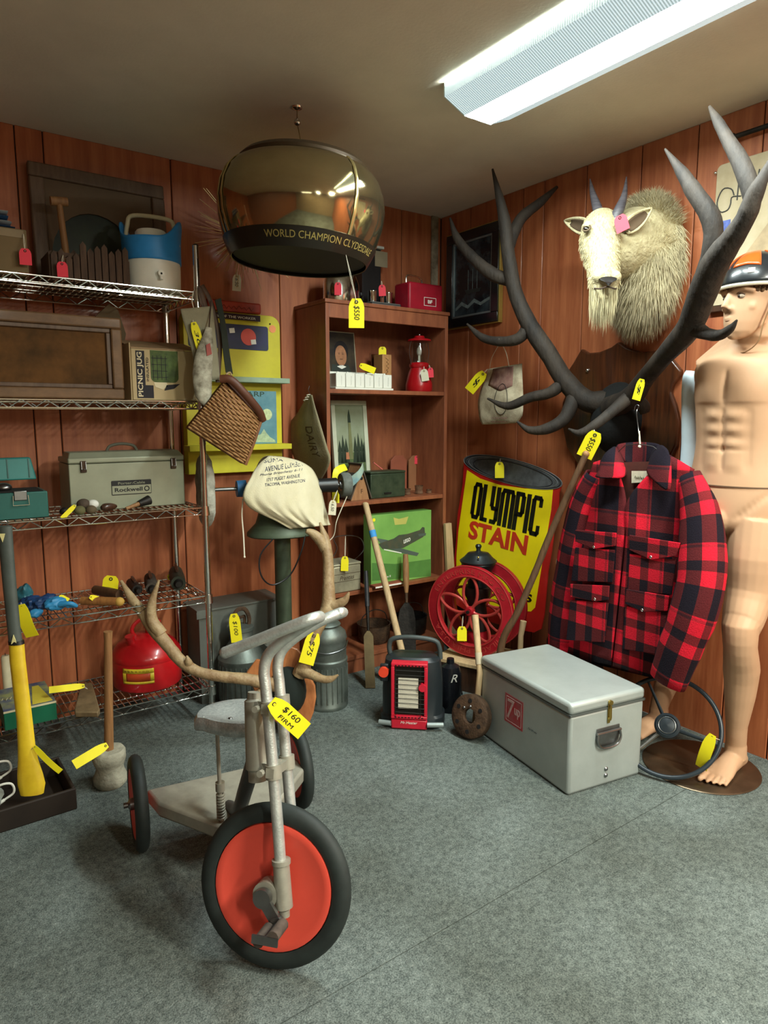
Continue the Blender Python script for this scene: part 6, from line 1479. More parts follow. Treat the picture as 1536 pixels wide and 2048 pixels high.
mb = MB(); q_ = c + V((-.07, -.04, .185)); mb.tube([q_, q_ + V((-.01, -.01, .035))], [.018, .014], 14); mb.cyl(q_ + V((-.01, -.01, .033)), q_ + V((-.012, -.012, .045)), .019, 14); build('spout_cap', mb, GR, t)
an0 = math.atan2(CAM.y - c.y, CAM.x - c.x)
def cyl_patch(a0_, a1_, z0_, z1_, o): return lambda u, v: c + V((math.cos(lerp(a0_, a1_, u))*(rg+o), math.sin(lerp(a0_, a1_, u))*(rg+o), lerp(z0_, z1_, v)))
YD = mat('yellow_decal', 'd4bb2e', .5, var=.15, vs=25)
for (u0, u1, z0_, z1_) in ((-42, 10, .085, .105), (-42, 10, .04, .05), (4, 10, .05, .085), (-42, -36, .05, .085)):
    mb = MB(); mb.grid(cyl_patch(an0+R(u0), an0+R(u1), z0_, z1_, .0015), 14, 3); build('yellow_decal', mb, YD, bd_, solid=.001)
mb = MB(); mb.grid(cyl_patch(an0+R(-36), an0+R(4), .05, .085, .0012), 14, 3); build('red_decal', mb, mat('dark_orange_decal', 'b5421c', .5), bd_, solid=.001)
for k in range(7):
    aa_ = an0 + R(-36 + k*6); scribble(bd_, c + V((math.cos(aa_)*(rg+.003), math.sin(aa_)*(rg+.003), .095)), V((-math.sin(aa_), math.cos(aa_), 0)), (0, 0, 1), .010, .009, mat('dark_decal_ink', '3c2a12', .6), 5, k)
# ================================================================ hanging on the front shelf post
px_, py_ = SX1, SY0
# canvas pouch
t = thing('canvas_pouch', 'grey canvas pouch hanging from the front post of the wire shelving', 'pouch', on(400, 800, y=-.46))
rows = [((361, 618), (424, 612)), ((366, 640), (428, 640)), ((378, 680), (432, 680)), ((386, 715), (436, 715)), ((392, 760), (440, 760))]
Sp = sheet(rows, lambda a_, b_, d: on(a_, b_, y=-.465 - d), 12, lambda u, v: .006*math.sin(PI*u) + .004*noise.noise(V((u*3, v*4, 7))))
mb = MB(); mb.grid(Sp, 12, 20); build('cloth', mb, mat('grey_canvas', '8d8870', .95, var=.12, vs=10, bump=.2), t, solid=.004)
mb = MB(); mb.tube(bez([on(386, 585, y=-.45), on(384, 602, y=-.465), on(388, 618, y=-.465)], 8), .002, 6); build('cord', mb, STRING, t)
ptag('yellow price tag pinned to the grey canvas pouch on the shelf post', (388, 648), (404, 706), 17, YTAG, '30', y=-.49, to=on(386, 640, y=-.48))
# fish shaped decoy
t = thing('fish_decoy', 'mottled white wooden fish decoy hanging on the shelf post', 'decoy', on(412, 815, y=-.49))
W_ = [on(a_, b_, y=-.50) for a_, b_ in ((418, 655), (414, 685), (408, 715), (405, 750), (407, 790), (414, 815))]
mb = MB(); mb.tube(bez(W_, 20), lerpl([.012, .026, .036, .040, .034, .005], 20), 16, flat=.5, up=(1, 0, 0)); build('body', mb, mat('mottled_white_paint', 'b9b5a0', .7, var=.3, vs=22, c2='6a6250'), t)
mb = MB(); mb.tube(bez([on(424, 600, y=-.47), on(420, 630, y=-.48), on(418, 660, y=-.5)], 8), .0025, 6); build('cord', mb, DARKW, t)
mb = MB(); mb.prism([on(a_, b_, y=-.52) for a_, b_ in ((412, 690), (420, 686), (424, 708), (414, 712))], (0, .004, 0)); build('red_mark', mb, mat('faded_red', '9a4a40', .7), t, smooth=0)
# leather straps
t = thing('leather_straps', 'bundle of dark leather straps hanging on the shelf post', 'strap', on(430, 760, y=-.47))
LEA = mat('dark_leather', '4a3524', .6, var=.25, vs=16)
for pts, w_ in (([(400, 575), (410, 610), (424, 660), (432, 720), (436, 765)], .010), ([(404, 570), (420, 600), (432, 640), (440, 690), (436, 760)], .009), ([(398, 572), (402, 600), (416, 640), (426, 690), (430, 750)], .007)):
    mb = MB(); mb.tube(bez([on(a_, b_, y=-.452 - .004*w_*100) for a_, b_ in pts], 20), w_, 8, flat=.25, up=(1, 0, 0)); build('strap', mb, LEA, t)
# creel basket with green strap
t = thing('wicker_creel', 'brown wicker fishing creel with leather trim hanging tilted from the shelf post', 'basket', on(450, 930, y=-.50))
cr = on(452, 850, y=-.50); sc_ = pxm(cr)
ang = R(33); ex_ = V((math.cos(ang), 0, -math.sin(ang))); ez_ = V((math.sin(ang), 0, math.cos(ang)))   # tilted frame in the plane of the wall
def cp_(px, py, d=0): return on(px, py, y=-.50 - d)
# outline of the wicker face
TLc, TRc, BRc, BLc = (448, 765), (524, 840), (490, 930), (375, 856)
def face(u, v, o=0):
    a_ = V((lerp(TLc[0], TRc[0], u), lerp(TLc[1], TRc[1], u))); b_ = V((lerp(BLc[0], BRc[0], u), lerp(BLc[1], BRc[1], u)))
    p = a_.lerp(b_, v); bul = .07*math.sin(PI*(.08+.84*u))*math.sin(PI*(.1+.8*v))**.6
    return cp_(p.x, p.y, .01 + bul + o)
WK = mat('dark_wicker', '6d4426', .7, var=.25, vs=20, c2='855832')
WL_ = mat('light_wicker', 'a07a4c', .7, var=.2, vs=24)
mb = MB(); mb.grid(lambda u, v: face(u, v, -.004), 24, 24); bk_ = build('basket_front', mb, WK, t, solid=.006)
mb = MB()
NW, NS = 19, 11
for i in range(NS):
    u = (i+.5)/NS; mb.tube([face(u, k/24, .001) for k in range(25)], .003, 5)
build('wicker_stake', mb, WK, bk_, kind='stuff')
mb = MB()
for j in range(NW):
    v = (j+.5)/NW; ph = j % 2
    mb.tube([face(k/48, v, .003 + .0045*math.cos(PI*(k/48*NS + ph))) for k in range(49)], .0034, 5)
build('wicker_weave', mb, WL_, bk_, kind='stuff')
# body behind: sides to the back plane
rim_px = [(448, 765), (524, 840), (490, 930), (375, 856)]
mb = MB(); fr_ = [cp_(a_, b_, .014) for a_, b_ in rim_px]; bk2 = [cp_(a_, b_, .014) + V((.02, .085, .0)) for a_, b_ in rim_px]
mb._add(fr_ + bk2, [(0, 1, 5, 4), (1, 2, 6, 5), (2, 3, 7, 6), (3, 0, 4, 7), (4, 5, 6, 7)]); build('basket_back', mb, WK, t, smooth=30, bevel=.006)
# leather bound lid on the upper right side
mb = MB(); mb.tube(bez([cp_(440, 758, .03), cp_(462, 760, .05), cp_(492, 790, .06), cp_(518, 822, .05), cp_(526, 842, .03)], 20), .016, 10, flat=.6); build('lid_binding', mb, mat('brown_leather', '5a3320', .5, var=.2, vs=14), t)
mb = MB(); P = [(452, 762), (478, 770), (508, 800), (522, 832), (518, 842), (490, 806), (462, 776)]; mb.prism([cp_(a_, b_, .02) for a_, b_ in P], (0, .07, .0)); build('lid', mb, _mats['brown_leather'], t, smooth=30, bevel=.004)
mb = MB(); mb.tube([cp_(522, 842, .03), cp_(508, 885, .035), cp_(491, 930, .03)], .007, 8); build('corner_binding', mb, WK, t)
GS = mat('dark_green_webbing', '23291f', .85, var=.15, vs=30)
mb = MB(); P = [(430, 600), (440, 640), (446, 700), (452, 745), (466, 748), (460, 710), (452, 650), (442, 596)]
S_ = [on(a_, b_, y=-.475) for a_, b_ in P]; mb.prism(S_, (0, .004, 0)); build('webbing_strap', mb, GS, t, smooth=0)
mb = MB(); mb.tube(bez([cp_(450, 766, .03), cp_(452, 750, .03), cp_(460, 745, .02), cp_(463, 752, .03)], 10), .004, 6); build('strap_end', mb, mat('tan_leather', 'a38a62', .6), t)
# ================================================================ goods on the bookcase
def bz(px, py, y, z): p = on(px, py, y=y); p.z = z; return p
TOPZ = 1.8486
# top: chrome toaster, display box with cups, red lunch box, twigs
c = bz(683, 560, -.17, TOPZ)
t = thing('chrome_toaster', 'shiny chrome toaster on top of the bookcase behind the hanging lamp', 'toaster', c)
mb = MB(); mb.loft([(c + V((0, 0, .0)), (.095, 0, 0), (0, .06, 0)), (c + V((0, 0, .012)), (.1, 0, 0), (0, .065, 0)), (c + V((0, 0, .10)), (.098, 0, 0), (0, .06, 0)), (c + V((0, 0, .14)), (.085, 0, 0), (0, .045, 0)), (c + V((0, 0, .15)), (.06, 0, 0), (0, .025, 0))], 28); build('shell', mb, mat('bright_chrome', 'd0d4d4', .12, 1, var=.3, vs=18), t)
mb = MB(); mb.cbox(c + V((.105, -.01, .06)), (.018, .03, .02)); build('lever', mb, BLACK, t, bevel=.004)
mb = MB(); mb.cbox(c + V((0, 0, .004)), (.2, .13, .008)); build('base', mb, BLACK, t, bevel=.002)
ptag('red price tag on the chrome toaster above the bookcase', (676, 568), (676, 590), 14, RTAG, None, y=-.24, to=on(678, 560, y=-.235))
x0, x1 = on(733, 560, y=-.2).x, on(790, 560, y=-.2).x; zt = on(760, 497, y=-.1).z
t = thing('trophy_case', 'open black display case with two silver cups on top of the bookcase', 'display case', ((x0+x1)/2, -.15, TOPZ))
mb = MB(); mb.box(x0, x1, -.25, -.06, TOPZ, TOPZ+.022); build('grey_base', mb, mat('striped_grey', '6d6f6c', .5, .4), t, smooth=30, bevel=.003)
for k in range(2):
    mb = MB(); mb.box(x0-.002, x1+.002, -.252, -.058, TOPZ+.006+k*.008, TOPZ+.0085+k*.008); build('base_line', mb, BLACK, t, smooth=0)
mb = MB(); mb.box(x0, x1, -.075, -.06, TOPZ+.022, zt); bk_ = build('back', mb, BLACK, t, smooth=30, bevel=.003)
mb = MB(); mb.box(x0, x0+.008, -.16, -.075, TOPZ+.022, zt); build('side', mb, BLACK, t, smooth=0)
mb = MB(); mb.box(x0-.003, x1+.003, -.10, -.055, zt, zt+.012); build('top_trim', mb, mat('white_trim', 'b9bab2', .5), t, smooth=0)
a_, b_ = on(750, 532, y=-.077), on(775, 505, y=-.077); mb = MB(); mb.box(a_.x, b_.x, -.0775, -.0752, a_.z, b_.z); build('brass_plaque', mb, mat('pale_plaque', 'a39a80', .4, .5), bk_, smooth=0)
for px, nm in ((745, 0), (776, 0)):
    p = bz(px, 575, -.17, TOPZ+.0225); t2 = thing('silver_cup', 'small silver cup in the black display case', 'cup', p, group='silver cups in the display case')
    mb = MB(); mb.lathe([(0, 0), (.019, 0), (.021, .004), (.022, .060), (.023, .064), (.020, .062), (.018, .006), (0, .005)], 24, p); build('bowl', mb, CHROME, t2); mb = MB(); mb.ring(p + V((0, 0, .063)), .0225, .0015, 24, 6); build('rim', mb, CHROME, t2)
p = bz(764, 560, -.12, TOPZ+.0225); t2 = thing('silver_spoon', 'silver spoon standing between the two silver cups', 'spoon', p); mb = MB(); mb.tube([p, p + V((0, 0, .05))], .0025, 6); build('handle', mb, CHROME, t2); mb = MB(); mb.sph(p + V((0, 0, .062)), (.010, .004, .016), 12, 8); build('bowl', mb, CHROME, t2)
ptag('red price tag hanging on the black display case', (764, 573), (765, 592), 14, RTAG, None, y=-.27, to=on(763, 562, y=-.255))
# red lunch box
x0, x1 = on(818, 590, y=-.26).x, on(886, 590, y=-.26).x; zt = on(850, 566, y=-.26).z
t = thing('red_box', 'small red metal box with a bent wire handle on top of the bookcase', 'box', ((x0+x1)/2, -.2, TOPZ))
mb = MB(); mb.box(x0, x1, -.26, -.13, TOPZ, zt); b = build('body', mb, mat('lunch_red', 'a01228', .45, var=.15, vs=10), t, smooth=30, bevel=.012, seg=3)
mb = MB(); mb.box(x1-.024, x1-.006, -.262, -.2585, zt-.09, zt-.045)
mb = MB(); q_ = lerp(x0, x1, .25); mb.tube(bez([(q_-.03, -.2, zt-.005), (q_-.028, -.2, zt+.035), (q_, -.2, zt+.042), (q_+.06, -.2, zt+.035), (q_+.075, -.2, zt+.01), (q_+.075, -.2, zt-.005)], 20), .004, 8); build('handle', mb, CHROME, t)
a_, b_ = on(848, 611, y=-.2612), on(872, 597, y=-.2612); mb = MB(); mb.box(a_.x, b_.x, -.2614, -.2595, a_.z, b_.z); lb = build('label', mb, mat('lunch_label_red', '8a0f20', .5), b, smooth=0)
pframe(lb, Matrix.Identity(4), a_.x, b_.x, a_.z, b_.z, .0025, -.2622, -.2612, PAPER, 'label_edge', 0)
text(lb, 'BF', V(((a_.x+b_.x)/2, -.262, (a_.z+b_.z)/2)), (1, 0, 0), (0, 0, 1), .03, .018, PAPER, bold=.03)
rnd = random.Random(8); p = bz(803, 590, -.12, TOPZ); t = thing('dried_twigs', 'bunch of dried brown twigs beside the red box', 'twigs', p); mb = MB()
for k in range(34):
    d = V((rnd.uniform(-.35, .35), rnd.uniform(-.3, .2), 1)).normalized(); L_ = rnd.uniform(.05, .10); mb.tube([p + V((rnd.uniform(-.008, .008), 0, .0)), p + d*L_*.5, p + d*L_ + V((rnd.uniform(-.02, .02), 0, 0))], .0013, 4)
build('twig', mb, mat('twig_brown', '5a4428', .9), t, kind='stuff')
# first shelf
S1 = BZ[3] + .0006
x0, x1 = on(662, 700, y=-.13).x, on(716, 700, y=-.13).x; zt = on(690, 664, y=-.1).z
t = thing('portrait_photo', 'framed portrait photograph of a smiling dark haired person in a dark coat', 'photo', ((x0+x1)/2, -.1, S1))
Tp = Matrix.Translation((0, -.12, S1)) @ Matrix.Rotation(R(-7), 4, 'X') @ Matrix.Translation((0, 0, -S1))
x0 = max(x0, BX0+.024)
mb = MB(Tp); mb.box(x0, x1, -.002, .006, S1+.002, zt); ph = build('print', mb, mat('dark_photo', '1f1b1c', .35, var=.4, vs=14, c2='3d3526'), t, smooth=0)
pframe(t, Tp, x0, x1+.003, S1+.001, zt+.003, .005, -.006, .008, mat('thin_silver_frame', '9a9078', .4, .5), 'frame_rail', .001)
k_ = (x0+x1)/2 - .005
def ov(cx, cz, rx_, rz_, n=24): return [(cx + rx_*math.cos(2*PI*i/n), cz + rz_*math.sin(2*PI*i/n)) for i in range(n)]
zf = lerp(S1, zt, .60)
for nm, poly, m_, o in (('hair_print', ov(k_+.004, zf+.024, .042, .052), mat('photo_dark', '120f12', .4), -.0030), ('coat_print', [(x0+.006, S1+.05), (x0+.02, zf-.045), (k_, zf-.05), (k_+.04, zf-.045), (x1-.006, S1+.05)], mat('photo_coat', '232c24', .5), -.0030), ('face_print', ov(k_, zf, .034, .052), mat('photo_skin', '9c6a48', .5, var=.15, vs=40), -.0036), ('collar_print', [(k_-.028, zf-.056), (k_, zf-.046), (k_+.028, zf-.056), (k_, zf-.068)], PAPER, -.0036)):
    mb = MB(Tp); mb.prism2(poly, o, -.0018); build(nm, mb, m_, ph, smooth=0)
for dx_, dz_, w_, h_ in ((-.011, .008, .009, .003), (.011, .008, .009, .003), (0, -.018, .018, .003), (-.011, .014, .012, .002), (.011, .014, .012, .002)):
    mb = MB(Tp); mb.box(k_+dx_-w_/2, k_+dx_+w_/2, -.0042, -.0034, zf+dz_-h_/2, zf+dz_+h_/2); build('feature_print', mb, mat('photo_brown', '4a2c1c', .5), ph, smooth=0)
# white spice boxes in a row on a stand
SPC = mat('spice_white', 'dcdcd0', .6, var=.04)
sx0, sx1 = on(668, 755, y=-.25).x, on(780, 758, y=-.25).x; n_ = 6; w_ = (sx1-sx0)/n_
t = thing('spice_rack', 'low white rack holding white spice boxes on the top bookcase shelf', 'spice rack', ((sx0+sx1)/2, -.24, S1))
mb = MB(); mb.box(sx0-.006, sx1+.004, -.275, -.20, S1, S1+.01); build('tray', mb, SPC, t, smooth=30, bevel=.002)
mb = MB(); mb.box(sx0-.006, sx1+.004, -.206, -.20, S1+.01, S1+.088); build('back', mb, SPC, t, smooth=30, bevel=.002)
for k in range(n_):
    xa = sx0 + k*w_
    t2 = thing('spice_box', 'small white spice box with vertical black print in the white rack', 'spice box', (xa+w_/2, -.24, S1+.0105), group='white spice boxes in the rack')
    mb = MB(); mb.box(xa+.0015, xa+w_-.0015, -.268, -.208, S1+.0105, S1+.078); b = build('body', mb, SPC, t2, smooth=30, bevel=.003)
    mb = MB(); mb.lathe([(0, 0), (.006, 0), (.005, .008), (0, .008)], 12, (xa+w_/2, -.238, S1+.078)); build('stopper', mb, SPC, t2)
    scribble(b, V((xa+w_*.55, -.2686, S1+.042)), (0, 0, 1), (-1, 0, 0), .044, .006, INK, 14, k)
ptag('yellow price tag lying across the white spice boxes', (722, 731), (750, 742), 13, YTAG, '', y=-.285, string=False)
# wooden block
x0, x1 = on(765, 735, y=-.2).x, on(783, 735, y=-.2).x; zt = on(775, 709, y=-.2).z
t = thing('wood_block', 'upright wooden block with burnt lettering beside the white spice boxes', 'block', ((x0+x1)/2, -.17, S1)); BLW = wood('block_wood', '96683f', 'b08252', .6, (12, 12, 2))
mb = MB(); mb.box(x0, x1, -.2, -.12, S1, zt); b = build('body', mb, BLW, t, smooth=30, bevel=.002)
scribble(b, V(((x0+x1)/2, -.2006, lerp(S1, zt, .5))), (0, 0, 1), (-1, 0, 0), (zt-S1)*.8, (x1-x0)*.4, mat('burnt_ink', '4a2a14', .7), 16)
ptag('pale yellow price tag propped on top of the wooden block', (765, 697), (765, 712), 15, YTAG, None, y=-.13, string=False)
x0, x1 = on(743, 735, y=-.09).x, on(758, 735, y=-.09).x; zt2 = on(750, 709, y=-.09).z
t = thing('glass_tumbler', 'brown glass tumbler standing behind the white spice boxes', 'tumbler', ((x0+x1)/2, -.09, S1)); mb = MB(); mb.lathe([(0, 0), (.018, 0), (.020, .004), (.022, zt2-S1), (.020, zt2-S1), (.018, .006), (0, .006)], 24, ((x0+x1)/2, -.09, S1)); build('glass', mb, mat('amber_glass', '7a4a28', .1, trans=.7), t)
# red lantern
c = bz(838, 765, -.222, S1); H = on(838, 660, y=-.16).z - S1
t = thing('camp_lantern', 'red camping lantern with clear glass globe on the top bookcase shelf', 'lantern', c)
LR = mat('lantern_red', 'a31018', .3, var=.1, coat=.4)
mb = MB(); mb.lathe([(0.0000, 0.0000), (0.0667, 0.0000), (0.0713, 0.0077), (0.0713, 0.0384), (0.0575, 0.0960), (0.0460, 0.1254), (0.0230, 0.1306), (0.0000, 0.1306)], 36, c); fnt = build('fount', mb, LR, t)
mb = MB(); mb.lathe([(0.0494, 0.1254), (0.0529, 0.1331), (0.0529, 0.1434), (0.0460, 0.1510), (0.0000, 0.1510)], 32, c); build('collar', mb, LR, t)
mb = MB(); mb.lathe([(0.0391, 0.1523), (0.0414, 0.1600), (0.0414, 0.2560), (0.0379, 0.2611), (0.0362, 0.2611), (0.0397, 0.2547), (0.0397, 0.1600), (0.0374, 0.1523)], 32, c, closed=True); build('globe', mb, GLASS, t)
mb = MB(); mb.cyl(c + V((0, 0, .15)), c + V((0, 0, .24)), .006, 10); mb.sph(c + V((0, 0, .21)), (.014, .014, .024), 10, 8); build('burner', mb, mat('mantle_white', 'd8d4c4', .8), t)
mb = MB(); mb.lathe([(0.0000, 0.2918), (0.0253, 0.2893), (0.0299, 0.2790), (0.0598, 0.2714), (0.0644, 0.2624), (0.0391, 0.2598), (0.0000, 0.2598)], 36, c); build('ventilator', mb, LR, t)
mb = MB(); mb.sph(c + V((0, 0, .296)), (.007, .007, .008), 10, 8); build('knob', mb, CHROME, t)
mb = MB(); mb.tube(bez([c + V((-.052, 0, .14)), c + V((-.066, 0, .21)), c + V((-.052, 0, .27))], 12), .0016, 6); mb.tube(bez([c + V((.052, 0, .14)), c + V((.066, 0, .21)), c + V((.052, 0, .27))], 12), .0016, 6); build('bail', mb, STEEL, t, kind=None)
ptag('cream price tag hanging on the red lantern', (848, 742), (851, 762), 15, WTAG, None, y=-.30, to=on(848, 733, y=-.285))
ptag('red price tag hanging on the red lantern', (861, 738), (862, 755), 11, RTAG, None, y=-.30, to=on(858, 730, y=-.285))
# second shelf
S2 = BZ[2] + .0006
xa, xb = on(664, 860, y=-.1).x, on(735, 860, y=-.1).x; zt = on(700, 800, y=-.1).z
t = thing('lighthouse_painting', 'lighthouse and fir trees painting in a white frame leaning on the bookcase shelf', 'painting', ((xa+xb)/2, -.1, S2))
xa = max(xa, BX0 + .026)
Tq = Matrix.Translation((0, -.13, S2)) @ Matrix.Rotation(R(-6), 4, 'X') @ Matrix.Translation((0, 0, -S2))
pframe(t, Tq, xa, xb, S2+.003, zt, .024, -.012, .012, mat('white_frame_paint', 'b9bda6', .5, var=.1, vs=8), 'frame_rail', .003)
mb = MB(Tq); mb.box(xa+.02, xb-.02, -.004, .004, S2+.02, zt-.02); cvs = build('canvas', mb, mat('painted_sky', '7d8566', .7, var=.15, vs=6, c2='8d9680'), t, smooth=0)
X = lambda u: lerp(xa+.024, xb-.024, u); Zp = lambda v: lerp(S2+.027, zt-.024, v)
pic = [('grass_paint', [(0, 0), (1, 0), (1, .40), (.6, .46), (.3, .42), (0, .36)], mat('painted_grass', '3d4f2c', .7, var=.3, vs=20, c2='55653a')), ('sea_paint', [(0, 0), (1, 0), (1, .10), (.5, .14), (0, .18)], mat('painted_blue', '2c4a52', .7, var=.2, vs=14))]
for nm, poly, m_ in pic:
    mb = MB(Tq); mb.prism2([(X(u), Zp(v)) for u, v in poly], -.0055, -.004); build(nm, mb, m_, cvs, smooth=0)
FIR = mat('painted_fir', '23301f', .7, var=.2, vs=20)
for u, h_ in ((.10, .60), (.22, .66), (.33, .62), (.66, .64), (.78, .68), (.90, .62), (.98, .58)):
    mb = MB(Tq); mb.prism2([(X(max(0, u-.11)), Zp(.34)), (X(min(1, u+.11)), Zp(.34)), (X(min(1, u+.05)), Zp(.47)), (X(min(1, u+.075)), Zp(.47)), (X(u), Zp(h_)), (X(max(0, u-.075)), Zp(.47)), (X(max(0, u-.05)), Zp(.47))], -.0062, -.0054); build('fir_paint', mb, FIR, cvs, smooth=0)
mb = MB(Tq); mb.prism2([(X(.42), Zp(.38)), (X(.56), Zp(.38)), (X(.53), Zp(.80)), (X(.45), Zp(.80))], -.0068, -.006); build('lighthouse_paint', mb, mat('painted_tower', '6d7048', .7, var=.2), cvs, smooth=0)
mb = MB(Tq); mb.prism2([(X(.44), Zp(.80)), (X(.54), Zp(.80)), (X(.53), Zp(.88)), (X(.49), Zp(.95)), (X(.45), Zp(.88))], -.0068, -.006); build('lantern_room_paint', mb, FIR, cvs, smooth=0)
mb = MB(Tq); mb.prism2([(X(.3), Zp(.38)), (X(.42), Zp(.38)), (X(.41), Zp(.46)), (X(.31), Zp(.46))], -.0066, -.006); build('house_paint', mb, mat('painted_coral', 'b5734f', .7), cvs, smooth=0)
xc_, xd_ = on(735, 870, y=-.05).x, on(752, 870, y=-.05).x
t = thing('plain_frame', 'brown wooden frame seen edge on behind the lighthouse painting', 'frame', ((xc_+xd_)/2, -.05, S2)); mb = MB(Tq); mb.prism2([(xb+.004, S2+.003), (xb+.035, S2+.003), (xb+.014, zt-.012), (xb-.012, zt-.012)], .02, .032); build('board', mb, wood('plain_frame_wood', '5a3a24', '74502f', .6), t, smooth=0)
# birdhouse with a folded map on the roof
xa, xb = on(702, 970, y=-.255).x, on(738, 970, y=-.255).x; zr = on(722, 930, y=-.255).z; xm = on(722, 930, y=-.255).x
t = thing('birdhouse', 'small triangular wooden birdhouse with letters on the second bookcase shelf', 'birdhouse', ((xa+xb)/2, -.22, S2))
BW = wood('birdhouse_wood', '8a5f3d', 'a67a52', .65, (10, 10, 2), 5, 0)
mb = MB(); mb.prism2([(xa, S2), (xb, S2), (xm+.005, zr), (xm-.005, zr)], -.255, -.16); b = build('body', mb, BW, t, smooth=0)
mb = MB(); mb.bar((xm, -.207, zr+.004), (xb+.008, -.207, S2+.004), .12, .006, (0, 1, 0)); 
mb = MB(); d = V((xb+.012-xm, 0, S2-zr)).normalized(); mb._add([], []); mb.bar(V((xm-.006, -.207, zr+.008)), V((xb+.008, -.207, S2+.008)), .006, .12, (0, 1, 0)); build('roof', mb, mat('grey_roof', '4b4238', .8), t, smooth=0)
mb = MB(); mb.bar(V((xm+.006, -.207, zr+.008)), V((xa-.008, -.207, S2+.008)), .006, .12, (0, 1, 0)); build('roof', mb, _mats['grey_roof'], t, smooth=0)
mb = MB(); mb.lathe([(0, 0), (.009, 0), (.009, .001), (0, .001)], 16, (xm+.002, -.2565, lerp(S2, zr, .62)), (0, 1, 0)); build('entrance_hole', mb, INK, b, smooth=30)
text(b, 'F', V((xm+.004, -.2556, lerp(S2, zr, .25))), (1, 0, 0), (0, 0, 1), .011, .022, mat('burnt_ink', '4a2a14', .7))
mp = thing('folded_map', 'blue and green folded map draped over the left roof of the birdhouse', 'map', V((xa, -.27, S2)))
def mapf(u, v): return V((lerp(xa-.05, xm+.004, u), -.275 + .012*math.sin(u*7) - .01*v + .0, lerp(S2+.05, zr+.014, .25+.75*u) - .06*v*(1-.35*u)))
mb = MB(); mb.grid(mapf, 12, 8); build('sheet', mb, mat('map_print', '6f96a0', .7, var=.4, vs=14, c2='a8b79a'), mp, solid=.001)
yt = thing('yellow_ruler', 'bright yellow curved plastic strip standing beside the map', 'strip', V((xa-.09, -.28, S2))); mb = MB(); mb.tube(bez([V((on(671, 968, y=-.315).x, -.315, S2+.004)), on(672, 950, y=-.315), on(680, 938, y=-.31), on(692, 934, y=-.305)], 14), .018, 8, flat=.12, up=(0, 0, 1)); build('strip', mb, mat('bright_yellow', 'e9e01e', .5), yt)
# dark green tin box
x0, x1 = on(737, 960, y=-.23).x, on(806, 960, y=-.23).x; zt = on(770, 942, y=-.23).z
t = thing('green_tin', 'dented dark green tin box on the second bookcase shelf', 'tin', ((x0+x1)/2, -.18, S2)); DG = mat('dark_green_tin', '2a3726', .5, .3, var=.35, vs=22, c2='3f4a36')
mb = MB(); mb.box(x0, x1, -.25, -.15, S2, zt-.012); b = build('body', mb, DG, t, smooth=30, bevel=.004); mb = MB(); mb.box(x0-.002, x1+.002, -.252, -.148, zt-.0115, zt); build('lid', mb, DG, t, smooth=30, bevel=.004)
mb = MB(); mb.box(lerp(x0, x1, .38), lerp(x0, x1, .58), -.2545, -.249, S2+.02, S2+.028); build('hasp', mb, IRON, b, smooth=0)
t = thing('red_pencil', 'pink red pencil leaning across the dark green tin', 'pencil', bz(765, 940, -.2, zt)); mb = MB(); mb.tube([on(747, 925, y=-.17), on(765, 939, y=-.19)], .003, 6); build('barrel', mb, mat('pink_paint', 'd0645a', .5), t); mb = MB(); mb.tube([on(746, 924, y=-.169), on(747, 925, y=-.17)], [.001, .003], 6); build('tip', mb, INK, t)
# two clipped-corner plaques
PLQ = mat('red_brown_plaque', '8a4a34', .6, var=.1, vs=8)
for px0, px1, nm in ((782, 814, 'left'), (818, 848, 'right')):
    x0, x1 = on(px0, 940, y=-.06).x, on(px1, 940, y=-.06).x; zt = on((px0+px1)/2, 911, y=-.06).z; c_ = (x1-x0)*.25
    t = thing('wall_plaque', 'red-brown plaque with clipped corners leaning at the back of the bookcase shelf' if nm == 'left' else 'red-brown plaque with clipped corners carrying a red price tag on the bookcase shelf', 'plaque', ((x0+x1)/2, -.05, S2))
    mb = MB(); mb.prism2([(x0, S2), (x1, S2), (x1, zt-c_), (x1-c_, zt), (x0+c_, zt), (x0, zt-c_)], -.06, -.048); build('board', mb, PLQ if nm == 'left' else mat('tan_plaque', '8a5a3a', .6, var=.1), t, smooth=30, bevel=.002)
ptag('red price tag on the tan clipped-corner plaque in the bookcase', (834, 914), (834, 928), 11, RTAG, None, y=-.068, to=on(836, 908, y=-.063))
# small glass salts
GLB = mat('brown_tinted_glass', '8a6a52', .15, var=.3, vs=30, trans=.5)
for k, (px, py, r_, h_, lab) in enumerate(((815, 962, .018, .032, 'small round tinted glass salt dish beside the dark green tin'), (838, 958, .024, .045, 'larger cut glass salt cellar on the second bookcase shelf'), (858, 962, .016, .018, 'flat glass dish at the end of the second bookcase shelf'))):
    c = bz(px, py, -.2, S2); t = thing('glass_salt', lab, 'glass dish', c); mb = MB(); mb.lathe([(0, 0), (r_*.9, 0), (r_, .004), (r_*.85, h_*.4), (r_, h_), (r_*.85, h_), (r_*.7, h_*.4), (0, h_*.3)], 12, c); build('dish', mb, GLB, t, smooth=20)
    mb = MB(); mb.ring(c + V((0, 0, h_)), r_*.93, .0018, 18, 6); build('rim', mb, GLASS, t)
